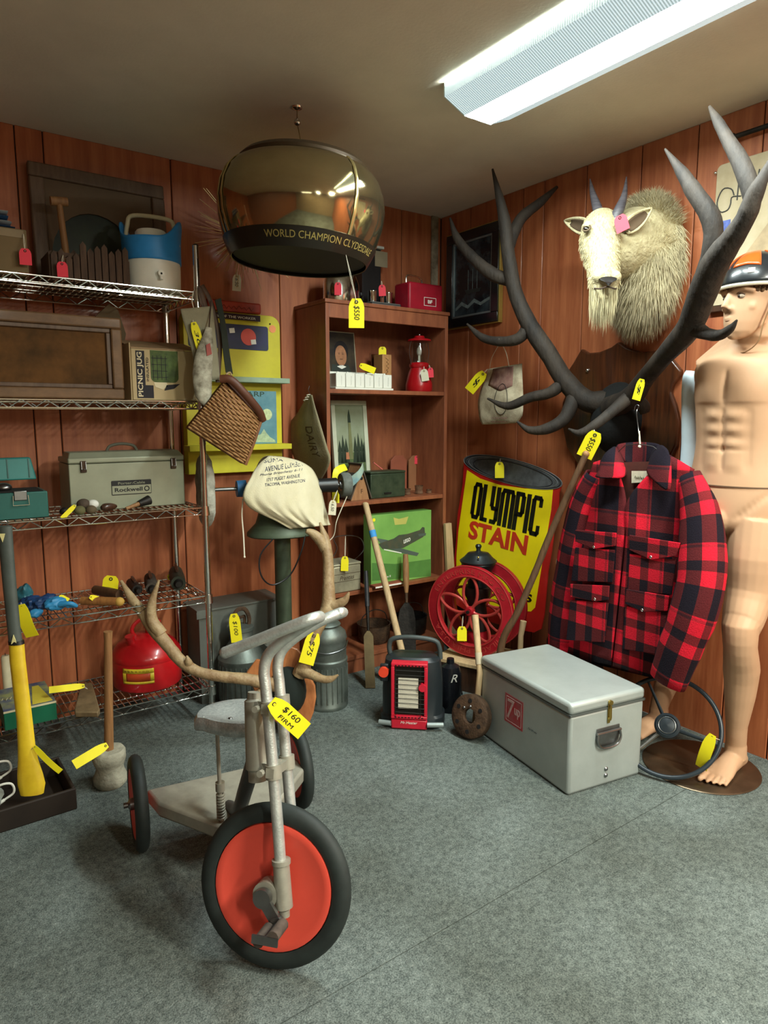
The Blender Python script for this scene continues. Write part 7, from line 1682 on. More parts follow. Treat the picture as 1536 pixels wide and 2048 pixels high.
# third shelf: model kit box, tin with bail
S3 = BZ[1] + .0006
xa, xb = on(742, 1100, y=-.27).x, on(862, 1100, y=-.27).x; zt = on(800, 1026, y=-.27).z
t = thing('model_kit_box', 'green model aeroplane kit box with a propeller fighter picture', 'box', ((xa+xb)/2, -.2, S3))
GK = mat('kit_green', '6a9a4a', .5, var=.1, vs=4, c2='7cad55')
mb = MB(); mb.box(xa, xb, -.27, -.20, S3, zt); b = build('body', mb, GK, t, smooth=30, bevel=.002)
pf = lambda px, py: (lambda p: (p.x, p.z))(on(px, py, y=-.271))
def flatp(parent, nm, pxs, m_, o=.0005):
    mb = MB(); mb.prism2([pf(*p) for p in pxs], -.2702-o, -.2698); return build(nm, mb, m_, parent, smooth=0)
flatp(b, 'ground_print', [(744, 1126), (790, 1128), (862, 1118), (862, 1152), (744, 1162)], mat('kit_dark_green', '4d7a3a', .5, var=.15, vs=9), .0003)
flatp(b, 'emblem_print', [(787, 1035), (798, 1038), (806, 1036), (817, 1033), (812, 1048), (790, 1050)], mat('kit_gold', 'b5b05c', .5))
CAMO = mat('camo_print', '4c4a38', .6, var=.2, vs=30, c2='39463a')
pl0 = flatp(b, 'fuselage_print', [(757, 1088), (770, 1083), (788, 1077), (798, 1070), (815, 1068), (840, 1060), (845, 1054), (849, 1055), (850, 1068), (846, 1074), (828, 1084), (806, 1096), (785, 1098), (765, 1098)], CAMO, .0012)
flatp(b, 'wing_print', [(752, 1076), (775, 1080), (800, 1096), (838, 1106), (834, 1112), (812, 1108), (770, 1096)], mat('camo_grey', '4d5a52', .6), .0009)
flatp(b, 'tail_print', [(836, 1068), (852, 1066), (851, 1071), (838, 1073)], mat('camo_grey', '4d5a52', .6), .0016)
flatp(b, 'belly_print', [(768, 1098), (803, 1105), (803, 1107), (768, 1100)], PAPER, .0013)
p_ = on(814, 1081, y=-.2718); text(pl0, 'LEGO', p_, V((1, 0, .22)), V((-.1, 0, 1)), .047, .020, PAPER, .0004, .1, bold=.03)
text(b, 'Set 8', on(776, 1153, y=-.2712), (1, 0, .05), (0, 0, 1), .035, .010, PAPER, .0004)
mb = MB(); mb.lathe([(0, 0), (.009, 0), (.009, .0008), (0, .0008)], 16, on(748, 1040, y=-.2712), (0, 1, 0)); build('yellow_dot', mb, YTAG, b, smooth=30)
xa, xb = on(664, 1150, y=-.31).x, on(726, 1150, y=-.31).x; xa = max(xa, BX0+.003)
zt0, zt1 = on(695, 1133, y=-.31).z, on(690, 1168, y=-.31).z
t = thing('tin_pail', 'pale tin lunch pail with wire bail and script lettering on the lower bookcase shelf', 'pail', ((xa+xb)/2, -.26, S3))
TINM = mat('pale_tin', '9a947c', .5, .4, var=.2, vs=14)
mb = MB(); mb.box(xa+.022, xb, -.29, -.15, S3, zt0); b = build('body', mb, TINM, t, smooth=30, bevel=.006)
mb = MB(); mb.box(xa+.02, xb+.002, -.292, -.148, zt0, zt0+.012); build('lid', mb, TINM, t, smooth=30, bevel=.004)
zc_ = lerp(S3, zt0, .55)
text(b, 'Prentiss', V(((xa+xb)/2+.008, -.2905, zc_)), (1, 0, .03), (0, 0, 1), .085, .022, mat('brown_script', '3f3020', .6), .0005, .35)
for z_ in (zc_+.02, zc_-.018):
    mb = MB(); mb.box(xa+.026, xb-.004, -.2912, -.2898, z_, z_+.0018); build('pinstripe', mb, mat('brown_script', '3f3020', .6), b, smooth=0)
mb = MB(); q0, q1 = on(664, 1078, y=-.25), on(728, 1095, y=-.25)
mb.tube(bez([V((xa+.03, -.22, zt0)), on(662, 1100, y=-.22) + V((.035, 0, 0)), on(668, 1076, y=-.22), on(700, 1071, y=-.22), on(722, 1078, y=-.22), on(727, 1100, y=-.22), V((xb-.002, -.22, zt0))], 30), .0026, 6); build('bail', mb, STEEL, t)
ptag('yellow price tag hanging from the wire bail of the tin pail', (690, 1116), (689, 1142), 15, YTAG, None, y=-.31, to=on(691, 1072, y=-.245))
# loose board and clutter on the bottom shelf
t = thing('pink_book', 'worn red-brown book lying flat on the lower bookcase shelf edge', 'book', bz(775, 1172, -.3, S3)); xa, xb = on(745, 1170, y=-.3).x, on(803, 1170, y=-.3).x
mb = MB(); mb.box(xa, xb, -.325, -.275, S3, S3+.014); mb.v = [p + V((0, 0, 0)) for p in mb.v]; build('cover', mb, mat('red_brown_cover', '8a4632', .7, var=.2, vs=16), t, smooth=30, bevel=.002); mb = MB(); mb.box(xa+.002, xb-.002, -.3255, -.3245, S3+.003, S3+.011); build('pages', mb, PAPER, t, smooth=0)
S4 = BZ[0] + .0006
rnd = random.Random(21)
for k, (px, py, lab, m_) in enumerate(((748, 1255, 'dark wicker clutter basket on the bottom bookcase shelf', RUST), (822, 1245, 'black enamel pot on the bottom bookcase shelf', IRON))):
    c = bz(px, py, -.16, S4); t = thing('dark_pot', lab, 'pot', c); mb = MB(); mb.lathe([(0, 0), (.07, 0), (.085, .02), (.09, .10), (.094, .104), (.086, .102), (.08, .02), (0, .015)], 28, c); build('body', mb, m_, t); mb = MB(); mb.tube(bez([c + V((-.09, 0, .095)), c + V((-.07, 0, .15)), c + V((0, 0, .175)), c + V((.07, 0, .15)), c + V((.09, 0, .095))], 16), .003, 6); build('bail', mb, STEEL, t)
# ================================================================ deer antler plaque standing on the floor
Bf = on(597, 1478, z=0); nA = V((-.56, -.80, .22)).normalized()
def ap_(px, py, o=0): return onp(px, py, Bf + nA*o, nA)
t = thing('deer_antlers', 'pale deer antlers on an orange-brown shield standing on the floor behind the tricycle', 'antlers', Bf)
sh = [(512, 1318), (530, 1322), (545, 1312), (560, 1298), (578, 1292), (595, 1298), (606, 1312), (616, 1318), (621, 1335), (620, 1352), (630, 1372), (632, 1395), (627, 1425), (615, 1455), (600, 1478), (575, 1462), (545, 1440), (520, 1410), (505, 1375), (492, 1345), (500, 1335)]
mb = MB(); mb.prism([ap_(*p) for p in sh], -nA*.02); build('shield', mb, wood('orange_shield', '9c5b32', 'bd7a48', .45, (8, 8, 2), 5, .2), t, smooth=30, bevel=.005)
mb = MB(); dc = ap_(575, 1382, .0); rot = nA.to_track_quat('Z', 'Y').to_matrix(); mb.sph(dc, (.078, .1, .07), 24, 14, rot); build('skull_cover', mb, mat('dark_green_felt', '131d18', .9, var=.2), t)
DA = mat('pale_antler', '8a6f4e', .55, var=.25, vs=20, c2='b09a74', bump=.25, bs=90)
def abr(pts, rp, parent=None, n=26):
    W_ = [ap_(a_, b_, o) for a_, b_, o in pts]; mb = MB(); rad = lerpl([r_/pxm(p) for r_, p in zip(rp, W_)], n); path = bez(W_, n)
    mb.tube(path, [r_*(1+.08*noise.noise(p*45)) for r_, p in zip(rad, path)], 10); return build('main_beam' if parent is None else 'tine', mb, DA, parent or t, smooth=60)
L0 = abr([(556, 1372, .03), (530, 1366, .07), (490, 1358, .10), (440, 1353, .12), (395, 1343, .13), (362, 1322, .13), (335, 1290, .12), (308, 1258, .11), (285, 1225, .10), (262, 1195, .08), (242, 1162, .06)], [15, 13, 12, 11, 11, 12, 13, 14, 11, 9, 3], n=40)
abr([(322, 1268, .12), (304, 1240, .13), (304, 1205, .14), (318, 1160, .15)], [13, 12, 9, 2], L0)
abr([(378, 1332, .13), (376, 1322, .15), (374, 1312, .16)], [10, 7, 2], L0)
abr([(540, 1372, .06), (520, 1385, .08), (505, 1392, .09)], [10, 8, 3], L0)
R0 = abr([(598, 1350, .03), (612, 1320, .05), (622, 1285, .06), (640, 1245, .06), (656, 1215, .05), (657, 1170, .04), (656, 1120, .03), (650, 1080, .02), (640, 1045, .01)], [15, 14, 13, 14, 15, 12, 11, 10, 2], n=36)
abr([(655, 1212, .05), (675, 1208, .06), (690, 1200, .07), (698, 1185, .08)], [13, 10, 8, 2], R0)
abr([(652, 1100, .02), (640, 1080, .03), (624, 1066, .04), (612, 1062, .05)], [11, 11, 9, 4], R0)
abr([(600, 1340, .04), (620, 1348, .07), (645, 1358, .09), (662, 1358, .1), (676, 1350, .11)], [13, 10, 8, 7, 2], R0)
ptag('yellow price tag marked 75 hanging from the deer antler by the handlebar', (628, 1272), (612, 1328), 30, YTAG, '$75', y=ap_(622, 1280, .09).y, to=ap_(624, 1268, .08))
# ================================================================ galvanised cans and box
def gcan(name, label, c, prof, ribs=None, bail=None):
    t = thing(name, label, 'metal can', c); mb = MB(); mb.lathe(prof, 40, c); b = build('body', mb, GALV, t)
    return t, b
c = on(655, 1408, z=0); r_ = .094
t, b = gcan('galvanised_can', 'tall round galvanised can with two stacked sections and a bail beside the deer antlers', c, [(0, 0), (r_*.98, 0), (r_, .006), (r_, .018), (r_*.97, .022), (r_*.97, .205), (r_*1.0, .212), (r_*1.0, .222), (r_*.94, .228), (r_*.93, .31), (r_*.97, .318), (r_*.9, .345), (r_*.55, .375), (r_*.5, .38), (0, .382)])
for k in range(24):
    a_ = 2*PI*k/24; mb = MB(); q_ = c + V((math.cos(a_)*r_*.972, math.sin(a_)*r_*.972, 0)); mb.bar(q_ + V((0, 0, .035)), q_ + V((0, 0, .195)), .006, .006, (math.cos(a_), math.sin(a_), 0)); build('rib', mb, GALV, b, smooth=0)
mb = MB(); mb.lathe([(0, .425), (.016, .424), (.018, .40), (.024, .398), (.06, .385), (.064, .380), (0, .378)], 32, c); build('lid', mb, GALV, t)
vd = (CAM - c); vd.z = 0; vd.normalize(); sd_ = V((-vd.y, vd.x, 0))
mb = MB(); mb.tube(bez([c + sd_*r_*1.0 + V((0, 0, .30)), c + sd_*r_*.8 + vd*r_*.75 + V((0, 0, .285)), c + vd*r_*1.12 + V((0, 0, .275)), c - sd_*r_*.8 + vd*r_*.75 + V((0, 0, .285)), c - sd_*r_*1.0 + V((0, 0, .30))], 24), .003, 6); build('bail', mb, STEEL, t)
c = on(487, 1405, z=0); r_ = .108
t, b = gcan('fuel_can', 'round galvanised fuel can with a heavy arched iron handle in front of the grey box', c, [(0, 0), (r_*.98, 0), (r_, .006), (r_, .02), (r_*.975, .024), (r_*.975, .21), (r_*1.0, .216), (r_*1.0, .224), (r_*.9, .235), (r_*.55, .29), (r_*.48, .30), (r_*.48, .345), (r_*.52, .348), (r_*.52, .362), (r_*.46, .366), (0, .37)])
for k in range(28):
    a_ = 2*PI*k/28; mb = MB(); q_ = c + V((math.cos(a_)*r_*.977, math.sin(a_)*r_*.977, 0)); mb.bar(q_ + V((0, 0, .035)), q_ + V((0, 0, .20)), .006, .006, (math.cos(a_), math.sin(a_), 0)); build('rib', mb, GALV, b, smooth=0)
for o, h_, rr_ in ((.0, .44, .010), (.018, .40, .007)):
    mb = MB(); W_ = .062 if o == 0 else .04; mb.tube(bez([c + V((-W_*.6, o, .36)), c + V((-W_*.62, o, .40)), c + V((-W_*.3, o, h_)), c + V((W_*.3, o, h_)), c + V((W_*.62, o, .40)), c + V((W_*.6, o, .36))], 20), rr_, 8, flat=.7); build('handle', mb, RUST, t)
ptag('yellow price tag marked $100 hanging on the fuel can handle', (468, 1232), (474, 1284), 22, YTAG, '$100', y=c.y - .1, to=c + V((-.03, -.02, .36)))
x0, x1 = on(372, 1250, y=-.22).x, on(560, 1250, y=-.22).x; x0 = SX1 + .03
t = thing('metal_bin', 'plain grey sheet metal box bin behind the galvanised fuel can', 'bin', ((x0+x1)/2, -.15, 0)); zt = on(470, 1212, y=-.22).z
GB2 = mat('grey_sheet_metal', '6f736c', .55, .5, var=.15, vs=6)
for (a0, a1, b0, b1) in ((x0, x1, -.22, -.214), (x0, x1, -.066, -.06), (x0, x0+.006, -.214, -.066), (x1-.006, x1, -.214, -.066)):
    mb = MB(); mb.box(a0, a1, b0, b1, 0, zt); build('side_sheet', mb, GB2, t, smooth=0)
mb = MB(); mb.box(x0+.006, x1-.006, -.214, -.066, .0, .006); build('bottom_sheet', mb, GB2, t, smooth=0)
mb = MB(); mb.prism([(x0-.012, -.23, zt), (x1+.006, -.23, zt), (x1+.006, -.05, zt+.004), (x0-.012, -.05, zt+.004)], (0, 0, .008)); build('lid_sheet', mb, GB2, t, smooth=0)
mb = MB(); mb.prism([(x0-.014, -.232, zt-.03), (x0+.05, -.232, zt-.03), (x0+.05, -.232, zt), (x0-.014, -.232, zt)], (0, .006, 0)); build('lid_lip', mb, GB2, t, smooth=0)
# ================================================================ tools leaning on the bookcase
a_, b_ = on(731, 1008, y=-.315), on(806, 1310, z=.02)
b_ = on(803, 1300, y=-.62)
t = thing('shovel_handle', 'long pale wooden shovel handle with blue tape leaning on the bookcase', 'tool handle', b_); d = (b_-a_); k_ = (0-b_.z)/d.z if b_.z > 0 else 0; e_ = b_ + d*max(0, k_)
mb = MB(); mb.tube([a_, lerp(a_, e_, .5), e_], [.0155, .0165, .0165], 14); h_ = build('shaft', mb, PALEW, t)
p = lerp(a_, e_, .145); dd = (e_-a_).normalized(); mb = MB(); mb.tube([p, p + dd*.035], .0172, 14); build('blue_tape', mb, BLUETAPE, t)
mb = MB(); mb.sph(a_, (.0155, .0155, .010), 12, 8); build('end_knob', mb, PALEW, t)
yb_ = -.50
a_, m_, b_ = on(732, 1142, y=-.34), on(739, 1262, y=-.40), on(741, 1372, y=yb_)
bt_ = on(741, 1375, z=.004); 
t = thing('ice_chisel', 'long iron bark spud with black wrapped handle leaning on the bookcase', 'chisel', bt_)
top = on(732, 1142, y=-.335); mid_ = lerp(top, bt_, .52)
mb = MB(); mb.tube([top, lerp(top, mid_, .6)], [.011, .012], 12); hh = build('handle', mb, mat('black_wrap', '24262a', .5, var=.3, vs=60), t)
mb = MB(); mb.tube([lerp(top, mid_, .58), mid_], [.010, .006], 10); build('socket', mb, IRON, t)
dv = (bt_-mid_); sdv = V((.814, -.58, 0)); mb = MB(); hw = .0235
P = [mid_ - sdv*.006, mid_ + dv*.06 - sdv*hw*.8, mid_ + dv*.1 - sdv*hw, bt_ - sdv*hw, bt_ + sdv*hw, mid_ + dv*.1 + sdv*hw, mid_ + dv*.06 + sdv*hw*.8, mid_ + sdv*.006]
mb.prism(P, V((-.58, -.81, 0))*.007); build('blade', mb, mat('brown_steel', '6b5c40', .5, .6, var=.2, vs=12), t, smooth=0)
top = on(811, 1108, y=-.33); t = thing('spading_trowel', 'short spade with worn wooden handle leaning in front of the bookcase', 'spade', on(816, 1340, z=0)); ft_ = on(816, 1340, z=.004)
q1, q2 = lerp(top, ft_, .335), lerp(top, ft_, .42)
mb = MB(); mb.tube(bez([top, lerp(top, q1, .3), lerp(top, q1, .7), q1], 12), lerpl([.013, .017, .0165, .010], 12), 14); build('handle', mb, HANDLE, t)
mb = MB(); mb.tube([lerp(top, q1, .95), q2], [.009, .007], 10); build('neck', mb, RUST, t)
dv = ft_ - q2; mb = MB(); P = [q2 + dv*u + V((.814, -.58, 0))*s_ for u, s_ in ((0, -.008), (.10, -.035), (.25, -.044), (.75, -.044), (1, -.004), (1, .004), (.75, .044), (.25, .044), (.10, .035), (0, .008))]; mb.prism(P, V((.58, .81, 0))*.004); build('blade', mb, IRON, t, smooth=0)
# pale board beside the bookcase
P = [on(a_, b_, y=-.33) for a_, b_ in ((891, 1048), (903, 1046), (914, 1128), (900, 1132))]
t = thing('pale_board', 'narrow pale wooden board standing between the bookcase and the tin sign', 'board', V((P[0].x, -.33, 0))); xb_ = [p.x for p in P]
mb = MB(); mb.prism([V((P[0].x, -.33, P[0].z)), V((P[1].x, -.33, P[1].z)), V((P[2].x+.03, -.33, 0)), V((P[3].x+.015, -.33, 0))], (0, .018, 0)); build('board', mb, PALEW, t, smooth=0)
# ================================================================ coffee mill
fc = on(940, 1222, x=-.44); axm = V((.93, .37, 0)).normalized(); rm = 93/pxm(fc); rc = fc + axm*.165
t = thing('coffee_mill', 'cast iron coffee mill with two red flower spoked flywheels beside the tin sign', 'coffee mill', (fc.x*.5+rc.x*.5, fc.y*.5+rc.y*.5, 0))
MR = mat('mill_red', '9c1420', .42, .2, var=.15, vs=12, c2='b0202c'); MRD = mat('mill_red_light', 'a93a34', .4, .2, var=.15, vs=16)
for c, nm in ((fc, 0), (rc, 1)):
    mb = MB(); pr_ = [(rm, -.010), (rm, .010), (rm*.97, .013), (rm*.78, .010), (rm*.755, .013), (rm*.735, .010), (rm*.735, -.010), (rm*.755, -.013), (rm*.78, -.010), (rm*.97, -.013)]
    mb.lathe(pr_, 64, c, axm, closed=True); wl = build('flywheel', mb, MR, t)
    u_ = V((0, 0, 1)); s_ = axm.cross(u_).normalized()
    for k in range(5):
        ang_ = R(90 + 72*k); d = u_*math.sin(ang_) + s_*math.cos(ang_); p_ = axm.cross(d)
        loop = []
        for i in range(25):
            v = i/24*2*PI; rr_ = rm*(.40 - .345*math.cos(v)); wv = rm*.165*math.sin(v)*(.75+.25*abs(math.sin(v)))
            loop.append(c + d*rr_ + p_*wv)
        mb = MB(); mb.tube(loop[:-1], .0075, 8, closed=True); build('petal_spoke', mb, MRD, wl)
    mb = MB(); mb.lathe([(0, -.02), (.018, -.02), (.022, -.012), (.022, .012), (.018, .02), (0, .02)], 20, c, axm); build('hub', mb, MR, wl)
    for rr_ in (rm*.985, rm*.765):
        mb = MB(); mb.ring(c - axm*.0125, rr_, .0022, 64, 6, axm); build('rim_bead', mb, MRD, wl)
    if nm == 0:
        nb = -axm
        for s2, am in (('ENTERPRISE MFG CO', 90), ('PHILADELPHIA U.S.A.', 270)):
            sgn = 1
            def bnd(a_, b_, d_, am=am):
                rr2 = rm*.872 + b_; th2 = R(am) - a_/(rm*.872); e1 = V((0, 0, 1)); e2 = nb.cross(e1) * -1
                if e2.dot(V((.814, -.58, 0))) < 0: e2 = -e2
                return c + e1*math.sin(th2)*rr2 + e2*math.cos(th2)*rr2 + nb*(.0112 + d_)
            text(wl, s2, V((0,0,0)), (1,0,0), (0,0,1), rm*2.0, rm*.10, MRD, .0012, bend=bnd)
mc = (fc+rc)/2
mb = MB(); mb.cyl(fc - axm*.03, rc + axm*.02, .008, 12); build('axle', mb, IRON, t)
mb = MB(); mb.lathe([(.055, -.01), (.05, .05), (.042, .12), (.062, .16), (.068, .20), (.068, .205), (.0, .206)], 28, mc - V((0, 0, .10)) + V((0, 0, 0))); build('grinder_body', mb, mat('mill_dark', '2a1d1a', .5, .4, var=.2), t)
zl_ = onp(947, 1126, mc, V((-.67, -.74, 0))).z
mb = MB(); mb.lathe([(.055, -.06), (.080, -.01), (.083, 0), (.08, .006), (0, .007)], 36, V((mc.x, mc.y, zl_))); mb.cyl((mc.x, mc.y, mc.z + .08), (mc.x, mc.y, zl_-.05), .05, 20); build('hopper', mb, mat('hopper_black', '1b1d1f', .4, .5), t)
mb = MB(); mb.lathe([(.088, 0), (.09, .006), (.07, .022), (.058, .036), (.05, .044), (.02, .048), (.012, .052), (.010, .062), (.014, .072), (.016, .078), (.010, .086), (0, .088)], 36, V((mc.x, mc.y, zl_+.007))); build('hopper_lid', mb, mat('pewter_lid', '33383a', .35, .7, var=.15), t)
mb = MB(); nb_ = -axm; mb.sph(V((mc.x, mc.y, zl_+.022)) + (CAM-mc).normalized()*.078, .006, 10, 8); build('lid_pin', mb, BRASS, t)
zb0 = fc.z - rm - .012
mb = MB(); mb.lathe([(0, 0), (.075, 0), (.08, .01), (.06, .03), (.05, mc.z-.1-zb0)], 28, V((mc.x, mc.y, zb0+.002))); build('foot', mb, MR, t)
ptag('yellow price tag hanging in front of the red flywheel', (924, 1257), (924, 1282), 19, YTAG, None, x=fc.x-.03, to=on(926, 1232, x=fc.x-.022))
# board and crate the mill stands on
wd_ = thing('wood_stand', 'tan plank stand under the red coffee mill', 'stand', (mc.x, mc.y, 0)); TM = Matrix.Translation((mc.x, mc.y, 0)) @ Matrix.Rotation(math.atan2(axm.y, axm.x), 4, 'Z')
mb = MB(TM); mb.box(-.16, .15, -.17, .15, max(.02, zb0-.018), zb0); build('top_plank', mb, PALEW, wd_, smooth=0, bevel=.002)
for k in (-.15, .11):
    mb = MB(TM); mb.box(k, k+.03, -.15, .13, 0, max(.02, zb0-.018)); build('runner', mb, DARKW, wd_, smooth=0)
# ================================================================ cane, hammer handles
a_, b_ = on(1176, 900, x=-.40), on(998, 1300, x=-.66); a_ = on(1172, 908, x=-.36); fl_ = on(990, 1325, z=.0)
t = thing('walking_stick', 'long brown knobbly walking stick leaning between the sign and the jacket', 'walking stick', fl_)
end_ = V((on(1000, 1300, x=-.52).x, on(1000, 1300, x=-.52).y, 0)); b_ = on(1003, 1290, x=-.50)
path = bez([a_, on(1140, 980, x=-.385), on(1102, 1065, x=-.41), on(1070, 1145, x=-.435), on(1035, 1225, x=-.465), b_, V((b_.x-.02, b_.y+.01, 0.002))], 40)
mb = MB(); mb.tube(path, [lerp(.013, .0165, i/40)*(1+.10*noise.noise(p*30)) for i, p in enumerate(path)], 12); build('shaft', mb, wood('stick_wood', '4a3322', '664a31', .6, (20, 20, 3), 5, 0), t)
mb = MB(); mb.sph(a_, .0145, 12, 8); build('knob', mb, HANDLE, t)
a_, b_ = on(950, 1230, x=-.70), on(960, 1345, x=-.742); fl_ = V((b_.x-.01, b_.y, .0))
t = thing('hammer_handle', 'worn wooden hammer handle with white tape standing against the cooler', 'tool handle', fl_)
mb = MB(); mb.tube([a_, lerp(a_, b_, .5), b_, V((b_.x-.004, b_.y+.02, .03))], [.0145, .014, .013, .013], 12); build('shaft', mb, PALEW, t); p = lerp(a_, b_, .66); mb = MB(); mb.tube([p, lerp(a_, b_, .86)], .0152, 12); build('white_tape', mb, mat('dirty_tape', 'b5a78c', .7), t)
mb = MB(); q_ = V((b_.x-.004, b_.y+.02, .018)); mb.tube([q_ + V((-.01, .04, 0)), q_ + V((.005, -.005, 0))], .016, 10); build('head', mb, IRON, t)
a_ = on(1047, 1242, x=-.30); t = thing('mallet_handle', 'short pale handle standing behind the metal cooler', 'tool handle', V((a_.x, a_.y, 0))); mb = MB(); mb.tube([a_, V((a_.x-.01, a_.y+.005, a_.z-.07)), V((a_.x-.012, a_.y+.006, .05))], [.0155, .013, .013], 12); build('shaft', mb, PALEW, t)
mb = MB(); mb.cyl(V((a_.x-.05, a_.y+.006, .03)), V((a_.x+.03, a_.y+.006, .03)), .03, 18); build('head', mb, HANDLE, t)
# rusty drum with holes and blue taped block
c = on(942, 1395, x=-.80); nD = (CAM-c); nD.z = 0; nD.normalize(); nD = (nD + V((-.5, .5, .35))).normalized()
t = thing('brake_drum', 'rusty iron disc with drilled holes leaning between the heater and the cooler', 'disc', V((c.x, c.y, 0)))
c.z = .094; rd = .088
mb = MB(); mb.lathe([(.03, .0), (.03, .012), (rd*.9, .016), (rd, .010), (rd, -.02), (rd*.9, -.024), (.03, -.01)], 40, c, nD, closed=True); b = build('disc', mb, RUST, t)
e1 = nD.orthogonal().normalized(); e2 = nD.cross(e1)
for k in range(6):
    a_ = 2*PI*k/6 + .4; q_ = c + (e1*math.cos(a_) + e2*math.sin(a_))*rd*.7; mb = MB(); mb.lathe([(0, 0), (.009, 0), (.009, .002), (0, .002)], 14, q_ + nD*.0138, nD); build('hole', mb, INK, b, smooth=30)
for k in range(2):
    a_ = 2.4 + k*.8; q_ = c + (e1*math.cos(a_) + e2*math.sin(a_))*rd*.45; mb = MB(); mb.sph(q_ + nD*.014, .006, 10, 8); build('rivet', mb, STEEL, b)
c2 = on(902, 1402, z=0); t = thing('taped_block', 'small wooden block wrapped in blue tape beside the rusty disc', 'block', c2); Tb = Matrix.Translation(c2) @ Matrix.Rotation(R(-35), 4, 'Z')
mb = MB(Tb); mb.box(-.03, .035, -.02, .02, .0, .04); build('block', mb, mat('brown_block', '7a6650', .7, var=.2), t, smooth=0); mb = MB(Tb); mb.box(-.032, .006, -.0215, .0215, .004, .0415); build('blue_tape', mb, BLUETAPE, t, smooth=0)
mb = MB(Tb); mb.box(-.04, .05, -.028, .028, .0415, .05); build('black_plate', mb, BLACK, t, smooth=0)
# dark kettle behind the cooler
c = V((-.2, -1.18, 0)); t = thing('black_kettle', 'black cast iron kettle on the floor between the cooler and the wall', 'kettle', c); mb = MB(); mb.lathe([(0, 0), (.10, 0), (.15, .06), (.16, .14), (.14, .21), (.12, .225), (.105, .22), (.13, .14), (0, .02)], 36, c); build('pot', mb, IRON, t); mb = MB(); mb.tube(bez([c + V((0, -.13, .215)), c + V((0, -.12, .29)), c + V((0, 0, .33)), c + V((0, .12, .29)), c + V((0, .13, .215))], 18), .005, 8); build('bail', mb, IRON, t)
# cream hoop on the wall by the jacket
q_ = on(1128, 1128, x=-.02); t = thing('cream_hoop', 'cream embroidery hoop hanging on the wall behind the plaid jacket', 'hoop', q_ - V((0, 0, .09))); mb = MB(); mb.ring(q_, .045, .004, 40, 8, (1, 0, 0)); build('ring', mb, mat('cream_rope', 'cbbd9c', .7), t); mb = MB(); mb.sph(q_ + V((0, 0, .045)), .007, 10, 8); build('clasp', mb, BRASS, t)
# ================================================================ sample bag on the elk tine
t = thing('sample_bag', 'small stained canvas drawstring bag hanging from the left elk tine', 'bag', on(1000, 850, x=-.20))
rows = [((976, 738), (1044, 727)), ((974, 746), (1044, 740)), ((966, 765), (1045, 765)), ((960, 785), (1046, 790)), ((956, 805), (1046, 812)), ((957, 822), (1045, 830)), ((960, 840), (1036, 843)), ((965, 849), (1030, 846))]
Sg = sheet(rows, lambda a_, b_, d: on(a_, b_, x=-.20 - d), 14, lambda u, v: .028*math.sin(PI*u)**.8*math.sin(PI*min(1, .1+v*.9)) + .006*noise.noise(V((u*5, v*5, 2))))
mb = MB(); mb.grid(Sg, 18, 18); bg = build('front_cloth', mb, mat('stained_canvas', '8b7d65', .95, var=.2, vs=14, c2='bbaf93', bump=.2, bs=150), t, solid=.003)
Sg2 = sheet(rows, lambda a_, b_, d: on(a_, b_, x=-.20 + d), 14, lambda u, v: .022*math.sin(PI*u)**.8*math.sin(PI*min(1, .1+v*.9)))
mb = MB(); mb.grid(Sg2, 12, 12); build('back_cloth', mb, _mats['stained_canvas'], t, solid=.003)
mb = MB(); mb.grid(lambda u, v: Sg(lerp(.15, .75, u), lerp(.03, .40, v*(1-.4*abs(u-.5))), .0022), 12, 8); build('maroon_stain', mb, mat('maroon_stain', '5e3a36', .95, var=.3, vs=18, c2='8a6a5c'), bg, solid=.0006)
mb = MB(); mb.tube([Sg(.5 + .24*math.cos(x)*.6, .52 + .22*math.sin(x), .003) for x in [2*PI*i/28 for i in range(28)]], .0012, 5, closed=True); build('printed_ring', mb, INK, bg)
for k in range(2): scribble(bg, Sg(.5, .80 + .09*k, .004), (0, -1, 0), (0, 0, 1), .11, .010, mat('faded_maroon_ink', '7a4a48', .9), 22, k)
tine_p = on(1002, 683, x=-.325)
mb = MB(); mb.tube(bez([Sg(.62, .02), on(1012, 705, x=-.25), tine_p + V((-.012, 0, .012))], 10), .003, 6, flat=.5); mb.tube(bez([Sg(.05, .06), on(984, 715, x=-.25), tine_p + V((.012, .004, .012))], 10), .0022, 6, flat=.5); build('drawstring', mb, STRING, t)
ptag('yellow price tag tied to the small canvas bag on the antler', (966, 748), (938, 782), 22, YTAG, '$', x=-.24, to=on(975, 738, x=-.22))
# ================================================================ front left corner: maul, case, stone mallet
fr_ = on(155, 1618, z=0); fl_ = on(-40, 1680, z=0)
dx_ = (fr_-fl_).normalized(); up_ = V((0, 0, 1)); bk = V((-dx_.y, dx_.x, 0)); bk = bk if bk.dot(V((0, 1, 0))) > 0 else -bk
t = thing('open_case', 'low dark brown open case lying on the carpet under the yellow tool', 'case', (fr_+fl_)/2 + bk*.15)
DC = mat('dark_brown_case', '241a12', .7, var=.2, vs=8)
Lx = .62
TC = Matrix.Translation(fr_) @ Matrix(((-dx_.x, bk.x, 0, 0), (-dx_.y, bk.y, 0, 0), (0, 0, 1, 0), (0, 0, 0, 1)))
for (a0, a1, b0, b1, z0, z1) in ((0, Lx, 0, .012, 0, .075), (0, Lx, .26, .272, 0, .075), (0, .012, .012, .26, 0, .075), (Lx-.012, Lx, .012, .26, 0, .075), (.012, Lx-.012, .012, .26, 0, .012)):
    mb = MB(TC); mb.box(a0, a1, b0, b1, z0, z1); build('wall_board', mb, DC, t, smooth=30, bevel=.004)
bot = TC @ V((.16, .10, .0145)); bot = on(68, 1588, z=.045)
top = on(6, 1050, y=-.47)
